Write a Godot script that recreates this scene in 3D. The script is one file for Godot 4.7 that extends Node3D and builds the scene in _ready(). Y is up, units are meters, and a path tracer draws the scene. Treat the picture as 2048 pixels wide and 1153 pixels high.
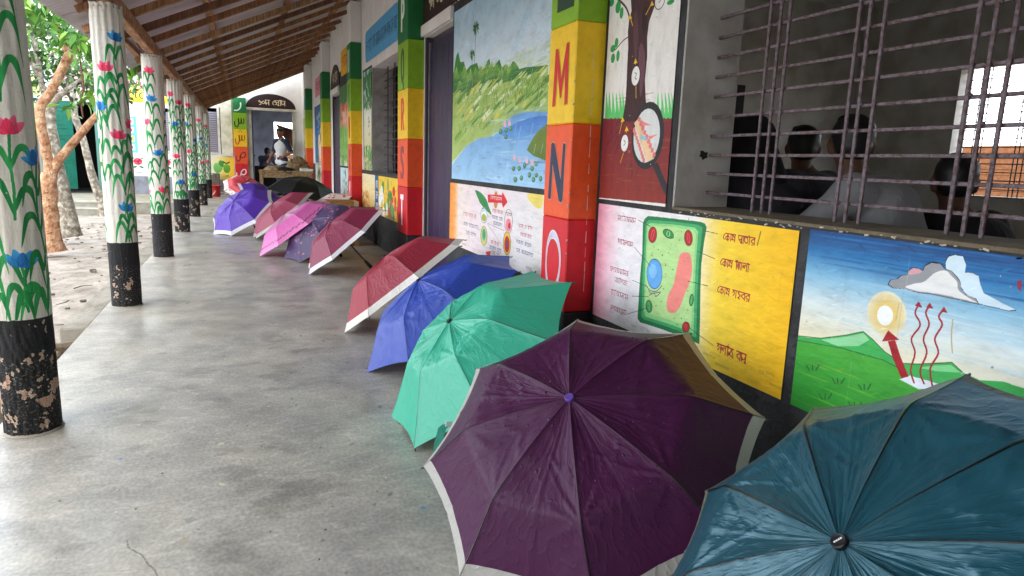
extends Node3D

const XW := 1.5132      # face of the long wall
const XP := 1.3664      # face of its pilasters
const XC := -0.7722     # row of columns
const ZE := -18.95      # face of the end wall
const COLZ := [-2.8908, -5.1686, -7.5482, -9.9345, -12.355, -15.0, -17.4]
const PILZ := [-2.74, -5.9914, -9.327, -12.7732, -16.1259]
const PILW := [0.275, 0.40, 0.31, 0.31, 0.31]
const BANDS := [2.536, 2.077, 1.668, 1.234, 0.806, 0.373]
const BANDC := ["0b7036", "86b41c", "f0c314", "e8521b", "cf0f1e"]

var mats := {}
var rng := RandomNumberGenerator.new()
var used := {}

# ------------------------------------------------------------------ bookkeeping
func numbered(called: String) -> String:
	var k: int = used.get(called, 0)
	used[called] = k + 1
	return called if k == 0 else "%s_%03d" % [called, k]

func tag(o: Node, label: String, category: String, group := "") -> void:
	o.set_meta("label", label)
	o.set_meta("category", category)
	if group != "":
		o.set_meta("group", group)

func thing(called: String, label: String, category: String, at := Vector3.ZERO, group := "") -> Node3D:
	var o := Node3D.new()
	o.name = numbered(called)
	add_child(o)
	o.position = at
	tag(o, label, category, group)
	return o

func part(parent: Node, called: String, mesh: Mesh, m: Material, at := Vector3.ZERO, b := Basis.IDENTITY) -> MeshInstance3D:
	var o := MeshInstance3D.new()
	o.name = called
	o.mesh = mesh
	if m:
		o.material_override = m
	parent.add_child(o, true)
	o.transform = Transform3D(b, at)
	return o

func structure(called: String, mesh: Mesh, m: Material, kind := "structure") -> MeshInstance3D:
	var o := MeshInstance3D.new()
	o.name = numbered(called)
	o.mesh = mesh
	if m:
		o.material_override = m
	add_child(o)
	o.set_meta("kind", kind)
	return o

# ------------------------------------------------------------------ mesh building
class MB:
	var st := SurfaceTool.new()
	func _init(smooth := false) -> void:
		st.begin(Mesh.PRIMITIVE_TRIANGLES)
		st.set_smooth_group(0 if smooth else -1)
	func tri(a: Vector3, b: Vector3, c: Vector3, ua := Vector2.ZERO, ub := Vector2.ZERO, uc := Vector2.ZERO) -> void:
		# a, b, c counter-clockwise seen from outside
		st.set_uv(ua)
		st.add_vertex(a)
		st.set_uv(uc)
		st.add_vertex(c)
		st.set_uv(ub)
		st.add_vertex(b)
	func quad(a: Vector3, b: Vector3, c: Vector3, d: Vector3, ua := Vector2(0, 1), ub := Vector2(1, 1), uc := Vector2(1, 0), ud := Vector2(0, 0)) -> void:
		tri(a, b, c, ua, ub, uc)
		tri(a, c, d, ua, uc, ud)
	func box(lo: Vector3, hi: Vector3, bs := Basis.IDENTITY, org := Vector3.ZERO) -> void:
		var p := []
		for i in 8:
			p.append(org + bs * Vector3(hi.x if i & 1 else lo.x, hi.y if i & 2 else lo.y, hi.z if i & 4 else lo.z))
		quad(p[4], p[5], p[7], p[6])
		quad(p[1], p[0], p[2], p[3])
		quad(p[5], p[1], p[3], p[7])
		quad(p[0], p[4], p[6], p[2])
		quad(p[6], p[7], p[3], p[2])
		quad(p[0], p[1], p[5], p[4])
	func cbox(lo: Vector3, hi: Vector3, c: float, bs := Basis.IDENTITY, org := Vector3.ZERO) -> void:
		# a box whose edges are chamfered by c
		var m := (lo + hi) * 0.5
		var e := (hi - lo) * 0.5
		var f := func(sx: int, sy: int, sz: int, ax: int) -> Vector3:
			var v := Vector3(sx * (e.x - (0.0 if ax == 0 else c)), sy * (e.y - (0.0 if ax == 1 else c)), sz * (e.z - (0.0 if ax == 2 else c)))
			return org + bs * (m + v)
		for ax in 3:
			for s in [-1, 1]:
				var q := []
				for k in [[-1, -1], [1, -1], [1, 1], [-1, 1]]:
					var g := [0, 0, 0]
					g[ax] = s
					g[(ax + 1) % 3] = k[0]
					g[(ax + 2) % 3] = k[1]
					q.append(f.call(g[0], g[1], g[2], ax))
				if s > 0:
					quad(q[0], q[1], q[2], q[3])
				else:
					quad(q[3], q[2], q[1], q[0])
		for ax in 3:
			var u := (ax + 1) % 3
			var w := (ax + 2) % 3
			for su in [-1, 1]:
				for sw in [-1, 1]:
					var g0 := [0, 0, 0]
					g0[u] = su
					g0[w] = sw
					var g1 := g0.duplicate()
					g0[ax] = -1
					g1[ax] = 1
					var a: Vector3 = f.call(g0[0], g0[1], g0[2], u)
					var b: Vector3 = f.call(g1[0], g1[1], g1[2], u)
					var cc: Vector3 = f.call(g1[0], g1[1], g1[2], w)
					var d: Vector3 = f.call(g0[0], g0[1], g0[2], w)
					if su * sw > 0:
						quad(a, d, cc, b)
					else:
						quad(a, b, cc, d)
		for sx in [-1, 1]:
			for sy in [-1, 1]:
				for sz in [-1, 1]:
					var a: Vector3 = f.call(sx, sy, sz, 0)
					var b: Vector3 = f.call(sx, sy, sz, 1)
					var d: Vector3 = f.call(sx, sy, sz, 2)
					if sx * sy * sz > 0:
						tri(a, b, d)
					else:
						tri(a, d, b)
	func tube(path: PackedVector3Array, radii: PackedFloat32Array, sides := 8, caps := true, flat := 1.0) -> void:
		var n := path.size()
		var rings := []
		var up := Vector3.UP
		var prev := Vector3.ZERO
		var acc := 0.0
		for i in n:
			var d := (path[mini(i + 1, n - 1)] - path[maxi(i - 1, 0)]).normalized()
			if i == 0:
				up = Vector3.RIGHT if absf(d.y) > 0.9 else Vector3.UP
			var s := d.cross(up).normalized()
			up = s.cross(d).normalized()
			if i > 0:
				acc += path[i].distance_to(prev)
			prev = path[i]
			var ring := []
			for k in sides + 1:
				var a := TAU * k / sides
				ring.append(path[i] + (s * cos(a) + up * sin(a) * flat) * radii[i])
			rings.append([ring, acc])
		for i in n - 1:
			for k in sides:
				var u0 := float(k) / sides
				var u1 := float(k + 1) / sides
				quad(rings[i][0][k], rings[i + 1][0][k], rings[i + 1][0][k + 1], rings[i][0][k + 1], Vector2(u0, rings[i][1]), Vector2(u0, rings[i + 1][1]), Vector2(u1, rings[i + 1][1]), Vector2(u1, rings[i][1]))
		if caps:
			for k in sides:
				tri(path[0], rings[0][0][k], rings[0][0][k + 1])
				tri(path[n - 1], rings[n - 1][0][k + 1], rings[n - 1][0][k])
	func lathe(prof: PackedVector2Array, sides := 16, org := Vector3.ZERO) -> void:
		# profile (radius, height) from the bottom up
		for i in prof.size() - 1:
			for k in sides:
				var a := TAU * k / sides
				var b := TAU * (k + 1) / sides
				var p := prof[i]
				var q := prof[i + 1]
				quad(org + Vector3(sin(a) * p.x, p.y, cos(a) * p.x), org + Vector3(sin(b) * p.x, p.y, cos(b) * p.x), org + Vector3(sin(b) * q.x, q.y, cos(b) * q.x), org + Vector3(sin(a) * q.x, q.y, cos(a) * q.x))
	func done(smooth_weld := false) -> ArrayMesh:
		if smooth_weld:
			st.index()
		st.generate_normals()
		return st.commit()

# a sheet from a grid of points: nodes[j][i], outside is where (i, j) turns counter-clockwise
func sheet(nodes: Array, uvs: Array) -> ArrayMesh:
	var nj := nodes.size()
	var ni: int = nodes[0].size()
	var v := PackedVector3Array()
	var nn := PackedVector3Array()
	var uv := PackedVector2Array()
	for j in nj:
		for i in ni:
			v.append(nodes[j][i])
			uv.append(uvs[j][i])
			var dx: Vector3 = nodes[j][mini(i + 1, ni - 1)] - nodes[j][maxi(i - 1, 0)]
			var dy: Vector3 = nodes[mini(j + 1, nj - 1)][i] - nodes[maxi(j - 1, 0)][i]
			var n := dx.cross(dy)
			if n.length_squared() < 1e-16:
				n = (nodes[1][ni - 1] - nodes[1][0]).cross(nodes[1][ni / 2] - nodes[0][0]) if j == 0 else Vector3.UP
			nn.append(n.normalized())
	var idx := PackedInt32Array()
	for j in nj - 1:
		for i in ni - 1:
			var a := j * ni + i
			for k in [a, a + ni, a + 1, a + 1, a + ni, a + ni + 1]:
				idx.append(k)
	var arr := []
	arr.resize(Mesh.ARRAY_MAX)
	arr[Mesh.ARRAY_VERTEX] = v
	arr[Mesh.ARRAY_NORMAL] = nn
	arr[Mesh.ARRAY_TEX_UV] = uv
	arr[Mesh.ARRAY_INDEX] = idx
	var m := ArrayMesh.new()
	m.add_surface_from_arrays(Mesh.PRIMITIVE_TRIANGLES, arr)
	return m

func bx(lo: Vector3, hi: Vector3, c := 0.0) -> ArrayMesh:
	var b := MB.new()
	if c > 0.0:
		b.cbox(lo, hi, c)
	else:
		b.box(lo, hi)
	return b.done()

func beam(a: Vector3, b: Vector3, w: float, h: float, c := 0.004) -> ArrayMesh:
	# a timber from a to b; a and b are the middle of its ends
	var d := b - a
	var z := d.normalized()
	var x := Vector3.UP.cross(z).normalized() if absf(z.y) < 0.95 else Vector3.RIGHT
	var y := z.cross(x)
	var m := MB.new()
	m.cbox(Vector3(-w / 2, -h / 2, 0), Vector3(w / 2, h / 2, d.length()), c, Basis(x, y, z), a)
	return m.done()

func rod(a: Vector3, b: Vector3, r: float, sides := 8) -> ArrayMesh:
	var m := MB.new(true)
	m.tube(PackedVector3Array([a, b]), PackedFloat32Array([r, r]), sides)
	return m.done()

func wallquad(z0: float, z1: float, y0: float, y1: float, x: float) -> ArrayMesh:
	# a painted sheet on the long wall, seen from the veranda: u runs from z0 (far) to z1
	var m := MB.new()
	m.quad(Vector3(x, y0, z0), Vector3(x, y0, z1), Vector3(x, y1, z1), Vector3(x, y1, z0))
	return m.done()

func endquad(x0: float, x1: float, y0: float, y1: float, z: float) -> ArrayMesh:
	var m := MB.new()
	m.quad(Vector3(x0, y0, z), Vector3(x1, y0, z), Vector3(x1, y1, z), Vector3(x0, y1, z))
	return m.done()

# ------------------------------------------------------------------ materials
func noise(freq: float, oct := 4, kind := FastNoiseLite.TYPE_SIMPLEX_SMOOTH, fr := FastNoiseLite.FRACTAL_FBM, sd := 1) -> FastNoiseLite:
	var n := FastNoiseLite.new()
	n.seed = sd
	n.noise_type = kind
	n.frequency = freq
	n.fractal_type = fr
	n.fractal_octaves = oct
	return n

func ntex(n: FastNoiseLite, size: int, stops: Array, cols: Array) -> NoiseTexture2D:
	var t := NoiseTexture2D.new()
	t.width = size
	t.height = size
	t.seamless = true
	t.generate_mipmaps = false
	t.noise = n
	var g := Gradient.new()
	g.offsets = PackedFloat32Array(stops)
	var cc := PackedColorArray()
	for c in cols:
		cc.append(Color(c))
	g.colors = cc
	t.color_ramp = g
	return t

var bump_fine: Texture2D
var bump_wrinkle: Texture2D
var bump_bark: Texture2D
var grime: Texture2D
var fleck: Texture2D
var wood_tex: Texture2D

func make_noises() -> void:
	bump_fine = ntex(noise(0.035, 5, FastNoiseLite.TYPE_SIMPLEX_SMOOTH, FastNoiseLite.FRACTAL_FBM, 5), 512, [0.0, 1.0], ["000000", "ffffff"])
	bump_wrinkle = ntex(noise(0.012, 3, FastNoiseLite.TYPE_SIMPLEX_SMOOTH, FastNoiseLite.FRACTAL_RIDGED, 9), 512, [0.0, 0.55, 1.0], ["000000", "383838", "ffffff"])
	bump_bark = ntex(noise(0.03, 4, FastNoiseLite.TYPE_CELLULAR, FastNoiseLite.FRACTAL_FBM, 3), 512, [0.0, 1.0], ["000000", "ffffff"])
	grime = ntex(noise(0.008, 5, FastNoiseLite.TYPE_SIMPLEX_SMOOTH, FastNoiseLite.FRACTAL_FBM, 21), 512, [0.0, 0.32, 0.5, 0.72, 1.0], ["d0ccc4", "e4e1dc", "f1efec", "fafafa", "fffdf8"])
	fleck = ntex(noise(0.02, 6, FastNoiseLite.TYPE_SIMPLEX_SMOOTH, FastNoiseLite.FRACTAL_FBM, 33), 512, [0.0, 0.25, 0.5, 1.0], ["e2e2e2", "f0f0f0", "f8f8f8", "ffffff"])
	# long grain: noise drawn out along v
	var im := Image.create(256, 512, false, Image.FORMAT_RGB8)
	var n1 := noise(0.045, 4, FastNoiseLite.TYPE_SIMPLEX_SMOOTH, FastNoiseLite.FRACTAL_FBM, 41)
	var n2 := noise(0.01, 3, FastNoiseLite.TYPE_SIMPLEX_SMOOTH, FastNoiseLite.FRACTAL_FBM, 43)
	for y in 512:
		for x in 256:
			var a := 0.5 + 0.5 * n1.get_noise_2d(x * 2.2, y * 0.12)
			var b := 0.5 + 0.5 * n2.get_noise_2d(x, y * 0.9)
			var v := clampf(0.42 + 0.62 * a * 0.9 + 0.35 * (b - 0.5), 0.0, 1.0)
			im.set_pixel(x, y, Color(v, v * (0.97 + 0.03 * b), v * (0.93 + 0.05 * b)))
	wood_tex = ImageTexture.create_from_image(im)

func mat(col: String, rough := 0.8, bump := 0.0, tex: Texture2D = null, scale := 1.0, spec := 0.5, bumptex: Texture2D = null) -> StandardMaterial3D:
	# a plain material with world-scale mottling and relief
	var m := StandardMaterial3D.new()
	m.albedo_color = Color(col)
	m.roughness = rough
	m.metallic_specular = spec
	m.uv1_triplanar = true
	m.uv1_world_triplanar = true
	m.uv1_scale = Vector3(scale, scale, scale)
	if tex:
		m.albedo_texture = tex
	if bump > 0.0:
		m.heightmap_enabled = true
		m.heightmap_texture = bumptex if bumptex else bump_fine
		m.heightmap_scale = bump
	return m

func wood(col: String, scale := Vector3(3, 0.8, 3)) -> StandardMaterial3D:
	var m := mat(col, 0.75, 0.08, wood_tex)
	m.uv1_scale = scale
	return m

func painted(im: Image, rough := 0.62) -> StandardMaterial3D:
	var m := StandardMaterial3D.new()
	m.albedo_texture = ImageTexture.create_from_image(im)
	m.roughness = rough
	m.metallic_specular = 0.4
	m.texture_repeat = false
	m.detail_enabled = true
	m.detail_albedo = fleck
	m.detail_blend_mode = BaseMaterial3D.BLEND_MODE_MUL
	m.detail_uv_layer = BaseMaterial3D.DETAIL_UV_1
	return m

# ------------------------------------------------------------------ a small painter for murals and print
const GLYPH := {
	"k": [9, "51 59|53 25 17 48 58|53 74 86 78"], "g": [8, "71 79|14 22 43 45 27"], "c": [8, "11 16|12 52 74 77 48 16"], "j": [9, "52 36 18 15 37 78|71 63 86 99"],
	"jh": [10, "31 39|32 15 38|51 56 68|81 89"], "T": [8, "15 38 67 64 43|71 50 20 11"], "D": [8, "61 53 34 55 77 48 27"], "t": [8, "25 23 53 75 67 38 16"], "d": [8, "21 25 54 77 79"],
	"n": [8, "71 79|25 13 34 27|43 75"], "N": [8, "71 79|11 16 37 56 72"], "p": [8, "71 79|11 14 36 55 75|11 31"], "b": [8, "71 79|72 15 78"], "bh": [8, "13 36 65 73 52|65 78 49 17"],
	"m": [9, "71 79|11 16 28 36 15|36 75"], "y": [8, "71 79|11 35 17 77"], "r": [8, "71 79|72 15 78|39 49"], "l": [9, "81 89|16 13 35 46 43 63 84"], "sh": [9, "81 89|32 12 14 34 46 28|34 74"],
	"ss": [8, "71 79|11 35 17 77|21 75"], "s": [9, "81 89|11 16 28 36 15|36 66 82"], "h": [8, "11 51 33 54 75 57 38 69"], "e": [8, "22 25 48 77|71 79"], "o": [8, "33 14 27 57 73 52"],
	"i": [8, "21 54 35 57 38 69|50 80"], "u": [8, "21 44 24 67 48 27|40 70"], "A": [3, "21 29"], "E": [4, "32 14 17 38"], "I": [4, "31 39|31 10 40 61"], "II": [4, "21 29|21 10 00"],
	"U": [0, "38 69 49"], "R": [0, "27 49 69"], "pl": [9, "71 79|11 14 35 54 74|26 38 46 68"], "kl": [9, "51 59|53 25 17 48|53 74 86|28 39 48 69"], "d1": [6, "32 13 35 54 58 29"], "d0": [7, "33 15 37 57 65 43 33"], "d7": [7, "51 59|51 24 46 54"],
}

class Paint:
	var im: Image
	var w: int
	var h: int
	var mw: float
	var mh: float
	var glyphs: Dictionary
	func _init(pw: int, ph: int, metres_w: float, metres_h: float, bg: Color) -> void:
		w = pw
		h = ph
		mw = metres_w
		mh = metres_h
		im = Image.create(w, h, false, Image.FORMAT_RGBA8)
		im.fill(bg)
	func pts(s: String) -> PackedVector2Array:
		var o := PackedVector2Array()
		for q in s.split(" ", false):
			var f := q.split_floats(",")
			o.append(Vector2(f[0] * w / 1000.0, f[1] * h / 1000.0))
		return o
	func smooth(p: PackedVector2Array, closed: bool) -> PackedVector2Array:
		var n := p.size()
		if n < 3:
			return p
		var o := PackedVector2Array()
		for i in (n if closed else n - 1):
			var a := p[(i - 1 + n) % n] if closed else p[maxi(i - 1, 0)]
			var b := p[i]
			var c := p[(i + 1) % n]
			var d := p[(i + 2) % n] if closed else p[mini(i + 2, n - 1)]
			for k in 6:
				o.append(b.cubic_interpolate(c, a, d, k / 6.0))
		if not closed:
			o.append(p[n - 1])
		return o
	func curve(s: String) -> PackedVector2Array:
		return smooth(pts(s), false)
	func loop(s: String) -> PackedVector2Array:
		return smooth(pts(s), true)
	func poly(p: PackedVector2Array, c: Color, c2: Color) -> void:
		var n := p.size()
		if n < 3:
			return
		var y0 := 1e9
		var y1 := -1e9
		for q in p:
			y0 = minf(y0, q.y)
			y1 = maxf(y1, q.y)
		var same := c == c2
		for y in range(maxi(0, int(ceil(y0 - 0.5))), mini(h, int(floor(y1 - 0.5)) + 1)):
			var yc := y + 0.5
			var xs := PackedFloat32Array()
			for i in n:
				var a := p[i]
				var b := p[(i + 1) % n]
				if (a.y <= yc) != (b.y <= yc):
					xs.append(a.x + (yc - a.y) / (b.y - a.y) * (b.x - a.x))
			xs.sort()
			var col := c if same else c.lerp(c2, (yc - y0) / (y1 - y0))
			for i in range(0, xs.size() - 1, 2):
				var a := maxi(0, int(round(xs[i])))
				var b := mini(w, int(round(xs[i + 1])))
				if b > a:
					im.fill_rect(Rect2i(a, y, b - a, 1), col)
	func disc(c: Vector2, rx: float, ry: float, col: Color, rot := 0.0) -> void:
		var p := PackedVector2Array()
		var n := 8 if maxf(rx, ry) < 3.0 else 24
		for k in n:
			var a := TAU * k / n
			p.append(c + Vector2(cos(a) * rx, sin(a) * ry).rotated(rot))
		poly(p, col, col)
	func ellm(u: int, v: int, rw: float, rh: float, col: Color, rot: float) -> void:
		disc(Vector2(u * w / 1000.0, v * h / 1000.0), maxf(rw / mw * w, 0.8), maxf(rh / mh * h, 0.8), col, rot)
	func line(p: PackedVector2Array, wd: float, col: Color) -> void:
		for i in p.size() - 1:
			var d := (p[i + 1] - p[i])
			if d.length() < 0.01:
				continue
			var nrm := d.normalized().orthogonal() * wd * 0.5
			poly(PackedVector2Array([p[i] + nrm, p[i + 1] + nrm, p[i + 1] - nrm, p[i] - nrm]), col, col)
			if wd > 2.0:
				disc(p[i + 1], wd * 0.5, wd * 0.5, col)
				if i == 0:
					disc(p[0], wd * 0.5, wd * 0.5, col)
	func taper(p: PackedVector2Array, w0: float, wm: float, w1: float, col: Color) -> void:
		# a brush stroke that swells in its middle
		var q := smooth(p, false)
		var l := PackedVector2Array()
		var r := PackedVector2Array()
		var n := q.size()
		for i in n:
			var t := float(i) / (n - 1)
			var wd := (lerpf(w0, wm, t * 2.0) if t < 0.5 else lerpf(wm, w1, t * 2.0 - 1.0)) * 0.5
			var d := (q[mini(i + 1, n - 1)] - q[maxi(i - 1, 0)]).normalized().orthogonal() * wd
			l.append(q[i] + d)
			r.append(q[i] - d)
		r.reverse()
		l.append_array(r)
		poly(l, col, col)
	func ramp(stops: Array, cols: Array, t: float) -> Color:
		for i in stops.size() - 1:
			if t <= stops[i + 1]:
				return Color(cols[i]).lerp(Color(cols[i + 1]), clampf((t - stops[i]) / (stops[i + 1] - stops[i]), 0.0, 1.0))
		return Color(cols[cols.size() - 1])
	func vgrad(stops: Array, cols: Array) -> void:
		for y in h:
			im.fill_rect(Rect2i(0, y, w, 1), ramp(stops, cols, float(y) / h))
	func hgrad(stops: Array, cols: Array) -> void:
		for x in w:
			im.fill_rect(Rect2i(x, 0, 1, h), ramp(stops, cols, float(x) / w))
	func streak(r: RandomNumberGenerator, col: Color, x: int, y: int, l: int, t: int) -> void:
		var s := Image.create(l, t, false, Image.FORMAT_RGBA8)
		col.a = r.randf_range(0.06, 0.22)
		s.fill(col)
		im.blend_rect(s, Rect2i(0, 0, l, t), Vector2i(x, y))
	func brush(cols: Array, v0: int, v1: int, count: int, sd: int, u0 := 0.0, slope := 0.0, size := 1.0) -> void:
		var r := RandomNumberGenerator.new()
		r.seed = sd
		for i in count * 4:
			var x := r.randf_range(u0, 0.95) * w
			var y := r.randf_range(v0, v1) / 1000.0 * h
			var l := int(r.randf_range(0.05, 0.3) * w * size)
			var col := Color(cols[r.randi() % cols.size()])
			var sl := slope + r.randf_range(-0.06, 0.06)
			for k in 4:
				streak(r, col, int(x + k * l * 0.2), int(y + k * l * 0.2 * sl), maxi(3, l - int(k * l * 0.15)), r.randi_range(1, 5))
	func slant(cols: Array, v0: int, v1: int, count: int, sd: int) -> void:
		var r := RandomNumberGenerator.new()
		r.seed = sd
		for i in count:
			var x := r.randf_range(-0.1, 1.0) * w
			var y := r.randf_range(v0, v1) / 1000.0 * h
			var col := Color(cols[r.randi() % cols.size()])
			var wd := r.randi_range(16, 46)
			for k in 16:
				var yy := int(y - k * 6)
				if yy < v1 / 1000.0 * h:
					streak(r, col, int(x + k * 7), yy, wd, 7)
	func handpaint(sd: int, count: int) -> void:
		# short overlapping brush marks in the colour they lie on, a little lighter or darker; then chips, drips and scuffs
		var r := RandomNumberGenerator.new()
		r.seed = sd
		for i in count:
			var c := Vector2(r.randf_range(0.01, 0.97) * w, r.randf_range(0.01, 0.98) * h)
			var l := r.randf_range(8, 34)
			var a := r.randf_range(-0.7, 0.7)
			var d := Vector2(cos(a), sin(a)) * l
			var e := Vector2i(c + d).clamp(Vector2i.ZERO, Vector2i(w - 1, h - 1))
			var c0 := im.get_pixelv(Vector2i(c))
			var c1 := im.get_pixelv(e)
			if absf(c0.r - c1.r) + absf(c0.g - c1.g) + absf(c0.b - c1.b) > 0.2:
				continue
			var clear := true
			for k in 10:
				var q := Vector2i(c + d * (k * 0.1 + 0.05)).clamp(Vector2i(0, 3), Vector2i(w - 1, h - 4))
				for o in [-3, 0, 3]:
					var cq := im.get_pixel(q.x, q.y + o)
					if absf(c0.r - cq.r) + absf(c0.g - cq.g) + absf(c0.b - cq.b) > 0.3:
						clear = false
			if not clear:
				continue
			var g := r.randf_range(0.93, 1.06)
			taper(PackedVector2Array([c, c + d * 0.5 + d.orthogonal() * r.randf_range(-0.12, 0.12), c + d]), 1.0, r.randf_range(2.0, 6.0), 1.0, Color(minf(c0.r * g, 1.0), minf(c0.g * g, 1.0), minf(c0.b * g, 1.0)))
		for i in 26:
			var c := Vector2(r.randf() * w, r.randf() * h)
			var s := r.randf_range(0.8, 2.4)
			disc(c, s * r.randf_range(1.0, 2.2), s, Color("d5d0c6").darkened(r.randf() * 0.3), r.randf() * 3.0)
		for i in 14:
			streak(r, Color("7a7466") if r.randf() < 0.6 else Color("f2efe6"), r.randi() % w, r.randi() % h, r.randi_range(1, 3), r.randi_range(20, int(h * 0.3) + 21))
		for i in 16:
			var x := r.randi() % w
			streak(r, Color("4a463f"), x, int(h * r.randf_range(0.86, 0.985)), r.randi_range(12, 70), r.randi_range(3, 12))
	func text(keys: String, u0: int, v0: int, u1: int, v1: int, wd: float, col: Color) -> void:
		# brush lettering with a head line, fitted into a box; the baseline follows the box's slope of zero
		var total := 0.0
		var ks := keys.split(" ", false)
		for k in ks:
			total += 5.0 if k == "_" else float(glyphs[k][0])
		var x := u0 * w / 1000.0
		var y := v0 * h / 1000.0
		var sx := (u1 - u0) * w / 1000.0 / total
		var sy := (v1 - v0) * h / 1000.0 / 9.5
		var head := -1.0
		for k in ks:
			if k == "_":
				if head >= 0.0:
					line(PackedVector2Array([Vector2(head, y + sy), Vector2(x, y + sy)]), wd, col)
				head = -1.0
				x += 5.0 * sx
				continue
			var g: Array = glyphs[k]
			var x0 := x - (6.0 * sx if g[0] == 0 else 0.0)
			for s in String(g[1]).split("|"):
				var p := PackedVector2Array()
				for q in s.split(" ", false):
					p.append(Vector2(x0 + q.substr(0, 1).to_int() * sx, y + q.substr(1, 1).to_int() * sy))
				line(smooth(p, false), wd, col)
			if head < 0.0 and not k in ["E", "d0", "d1", "d7"]:
				head = x
			x += float(g[0]) * sx
		if head >= 0.0:
			line(PackedVector2Array([Vector2(head, y + sy), Vector2(x, y + sy)]), wd, col)

func paint(pw: int, ph: int, mw: float, mh: float, bg: String) -> Paint:
	var p := Paint.new(pw, ph, mw, mh, Color(bg))
	p.glyphs = GLYPH
	return p

# ------------------------------------------------------------------ ground and veranda floor
func ground_y(x: float, z: float) -> float:
	return lerpf(-0.12, -0.28, clampf((-z - 4.0) / 11.0, 0.0, 1.0))

func build_ground() -> void:
	structure("terrain", bx(Vector3(-150, -1.0, -150), Vector3(150, -0.42, 150)), mat("8d8374", 0.95))
	var n := noise(0.9, 5, FastNoiseLite.TYPE_SIMPLEX_SMOOTH, FastNoiseLite.FRACTAL_FBM, 7)
	var nodes := []
	var uvs := []
	for j in 91:
		var row := []
		var ur := []
		var z := lerpf(5.0, -16.3, j / 90.0)
		for i in 71:
			var x := lerpf(-12.0, -0.86, pow(i / 70.0, 0.7))
			row.append(Vector3(x, ground_y(x, z) + 0.022 * n.get_noise_2d(x, z) + 0.008 * n.get_noise_2d(x * 5, z * 5), z))
			ur.append(Vector2(x, z))
		nodes.append(row)
		uvs.append(ur)
	var soil := ntex(noise(0.012, 6, FastNoiseLite.TYPE_SIMPLEX_SMOOTH, FastNoiseLite.FRACTAL_FBM, 17), 512, [0.0, 0.35, 0.55, 0.8, 1.0], ["867d73", "9a9187", "a89f95", "b2aaa1", "bcb5ad"])
	var sm := mat("ffffff", 0.9, 1.2, soil, 0.45)
	structure("courtyard_ground", sheet(nodes, uvs), sm)
	# litter on the soil
	var r := RandomNumberGenerator.new()
	r.seed = 71
	var leaf := leaf_mesh(0.09, 0.035, 0.25)
	scatter("fallen_leaves", leaf, 150, func() -> Transform3D:
		var x := r.randf_range(-4.5, -1.0)
		var z := r.randf_range(-15.5, -3.0)
		return Transform3D(Basis(Vector3.UP, r.randf() * TAU) * Basis(Vector3.RIGHT, r.randf_range(-0.3, 0.3)).scaled(Vector3.ONE * r.randf_range(0.45, 1.1)), Vector3(x, ground_y(x, z) + 0.026, z)), ["6b4a2c", "8a6a3a", "4a3420", "a98d4a", "7b5a3c", "5c4630"], 0.0)
	var chip := bx(Vector3(-0.02, 0, -0.015), Vector3(0.02, 0.015, 0.015), 0.005)
	scatter("gravel", chip, 260, func() -> Transform3D:
		var x := r.randf_range(-3.5, -0.95)
		var z := r.randf_range(-14.0, -2.2)
		return Transform3D(Basis(Vector3.UP, r.randf() * TAU).scaled(Vector3.ONE * r.randf_range(0.3, 1.5)), Vector3(x, ground_y(x, z) + 0.004, z)), ["7c7468", "9a9184", "5d564e", "8a6f5e"], 0.0)
	var twigs := MB.new()
	for i in 46:
		var x := r.randf_range(-3.2, -1.05)
		var z := r.randf_range(-9.5, -3.0)
		var a := r.randf() * TAU
		var l := r.randf_range(0.06, 0.22)
		var p := Vector3(x, ground_y(x, z) + 0.022, z)
		twigs.tube(PackedVector3Array([p, p + Vector3(cos(a), 0.08, sin(a)) * l * 0.5, p + Vector3(cos(a + 0.3), 0.02, sin(a + 0.3)) * l]), PackedFloat32Array([0.005, 0.004, 0.002]), 5)
	var tw := structure("fallen_twigs", twigs.done(), mat("4a3b2e", 0.9), "stuff")
	tw.set_meta("label", "thin dry twigs lying about on the bare soil of the courtyard")
	# the stone beside the second column
	var st := MeshInstance3D.new()
	st.name = "grey_stone"
	st.mesh = bx(Vector3(-0.045, 0, -0.03), Vector3(0.045, 0.06, 0.03), 0.02)
	st.material_override = mat("76756f", 0.9, 0.6)
	add_child(st)
	st.transform = Transform3D(Basis(Vector3.UP, 0.6), Vector3(-1.66, -0.12, -6.9))
	tag(st, "small grey stone lying on the bare soil left of the second column", "stone")

func scatter(called: String, mesh: Mesh, count: int, place: Callable, cols: Array, back: float, parent: Node = null, sd := 5) -> MultiMeshInstance3D:
	var mm := MultiMesh.new()
	mm.transform_format = MultiMesh.TRANSFORM_3D
	mm.use_colors = true
	mm.mesh = mesh
	mm.instance_count = count
	var r := RandomNumberGenerator.new()
	r.seed = sd
	for i in count:
		var t: Transform3D = place.call()
		mm.set_instance_transform(i, t)
		mm.set_instance_color(i, Color(cols[r.randi() % cols.size()]).srgb_to_linear() * r.randf_range(0.8, 1.15))
	var m := StandardMaterial3D.new()
	m.vertex_color_use_as_albedo = true
	m.roughness = 0.55
	if back > 0.0:
		m.backlight_enabled = true
		m.backlight = Color(0.30 * back, 0.42 * back, 0.08 * back)
	var o := MultiMeshInstance3D.new()
	o.name = called
	o.multimesh = mm
	o.material_override = m
	(parent if parent else self).add_child(o, true)
	o.set_meta("kind", "stuff")
	return o

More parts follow.
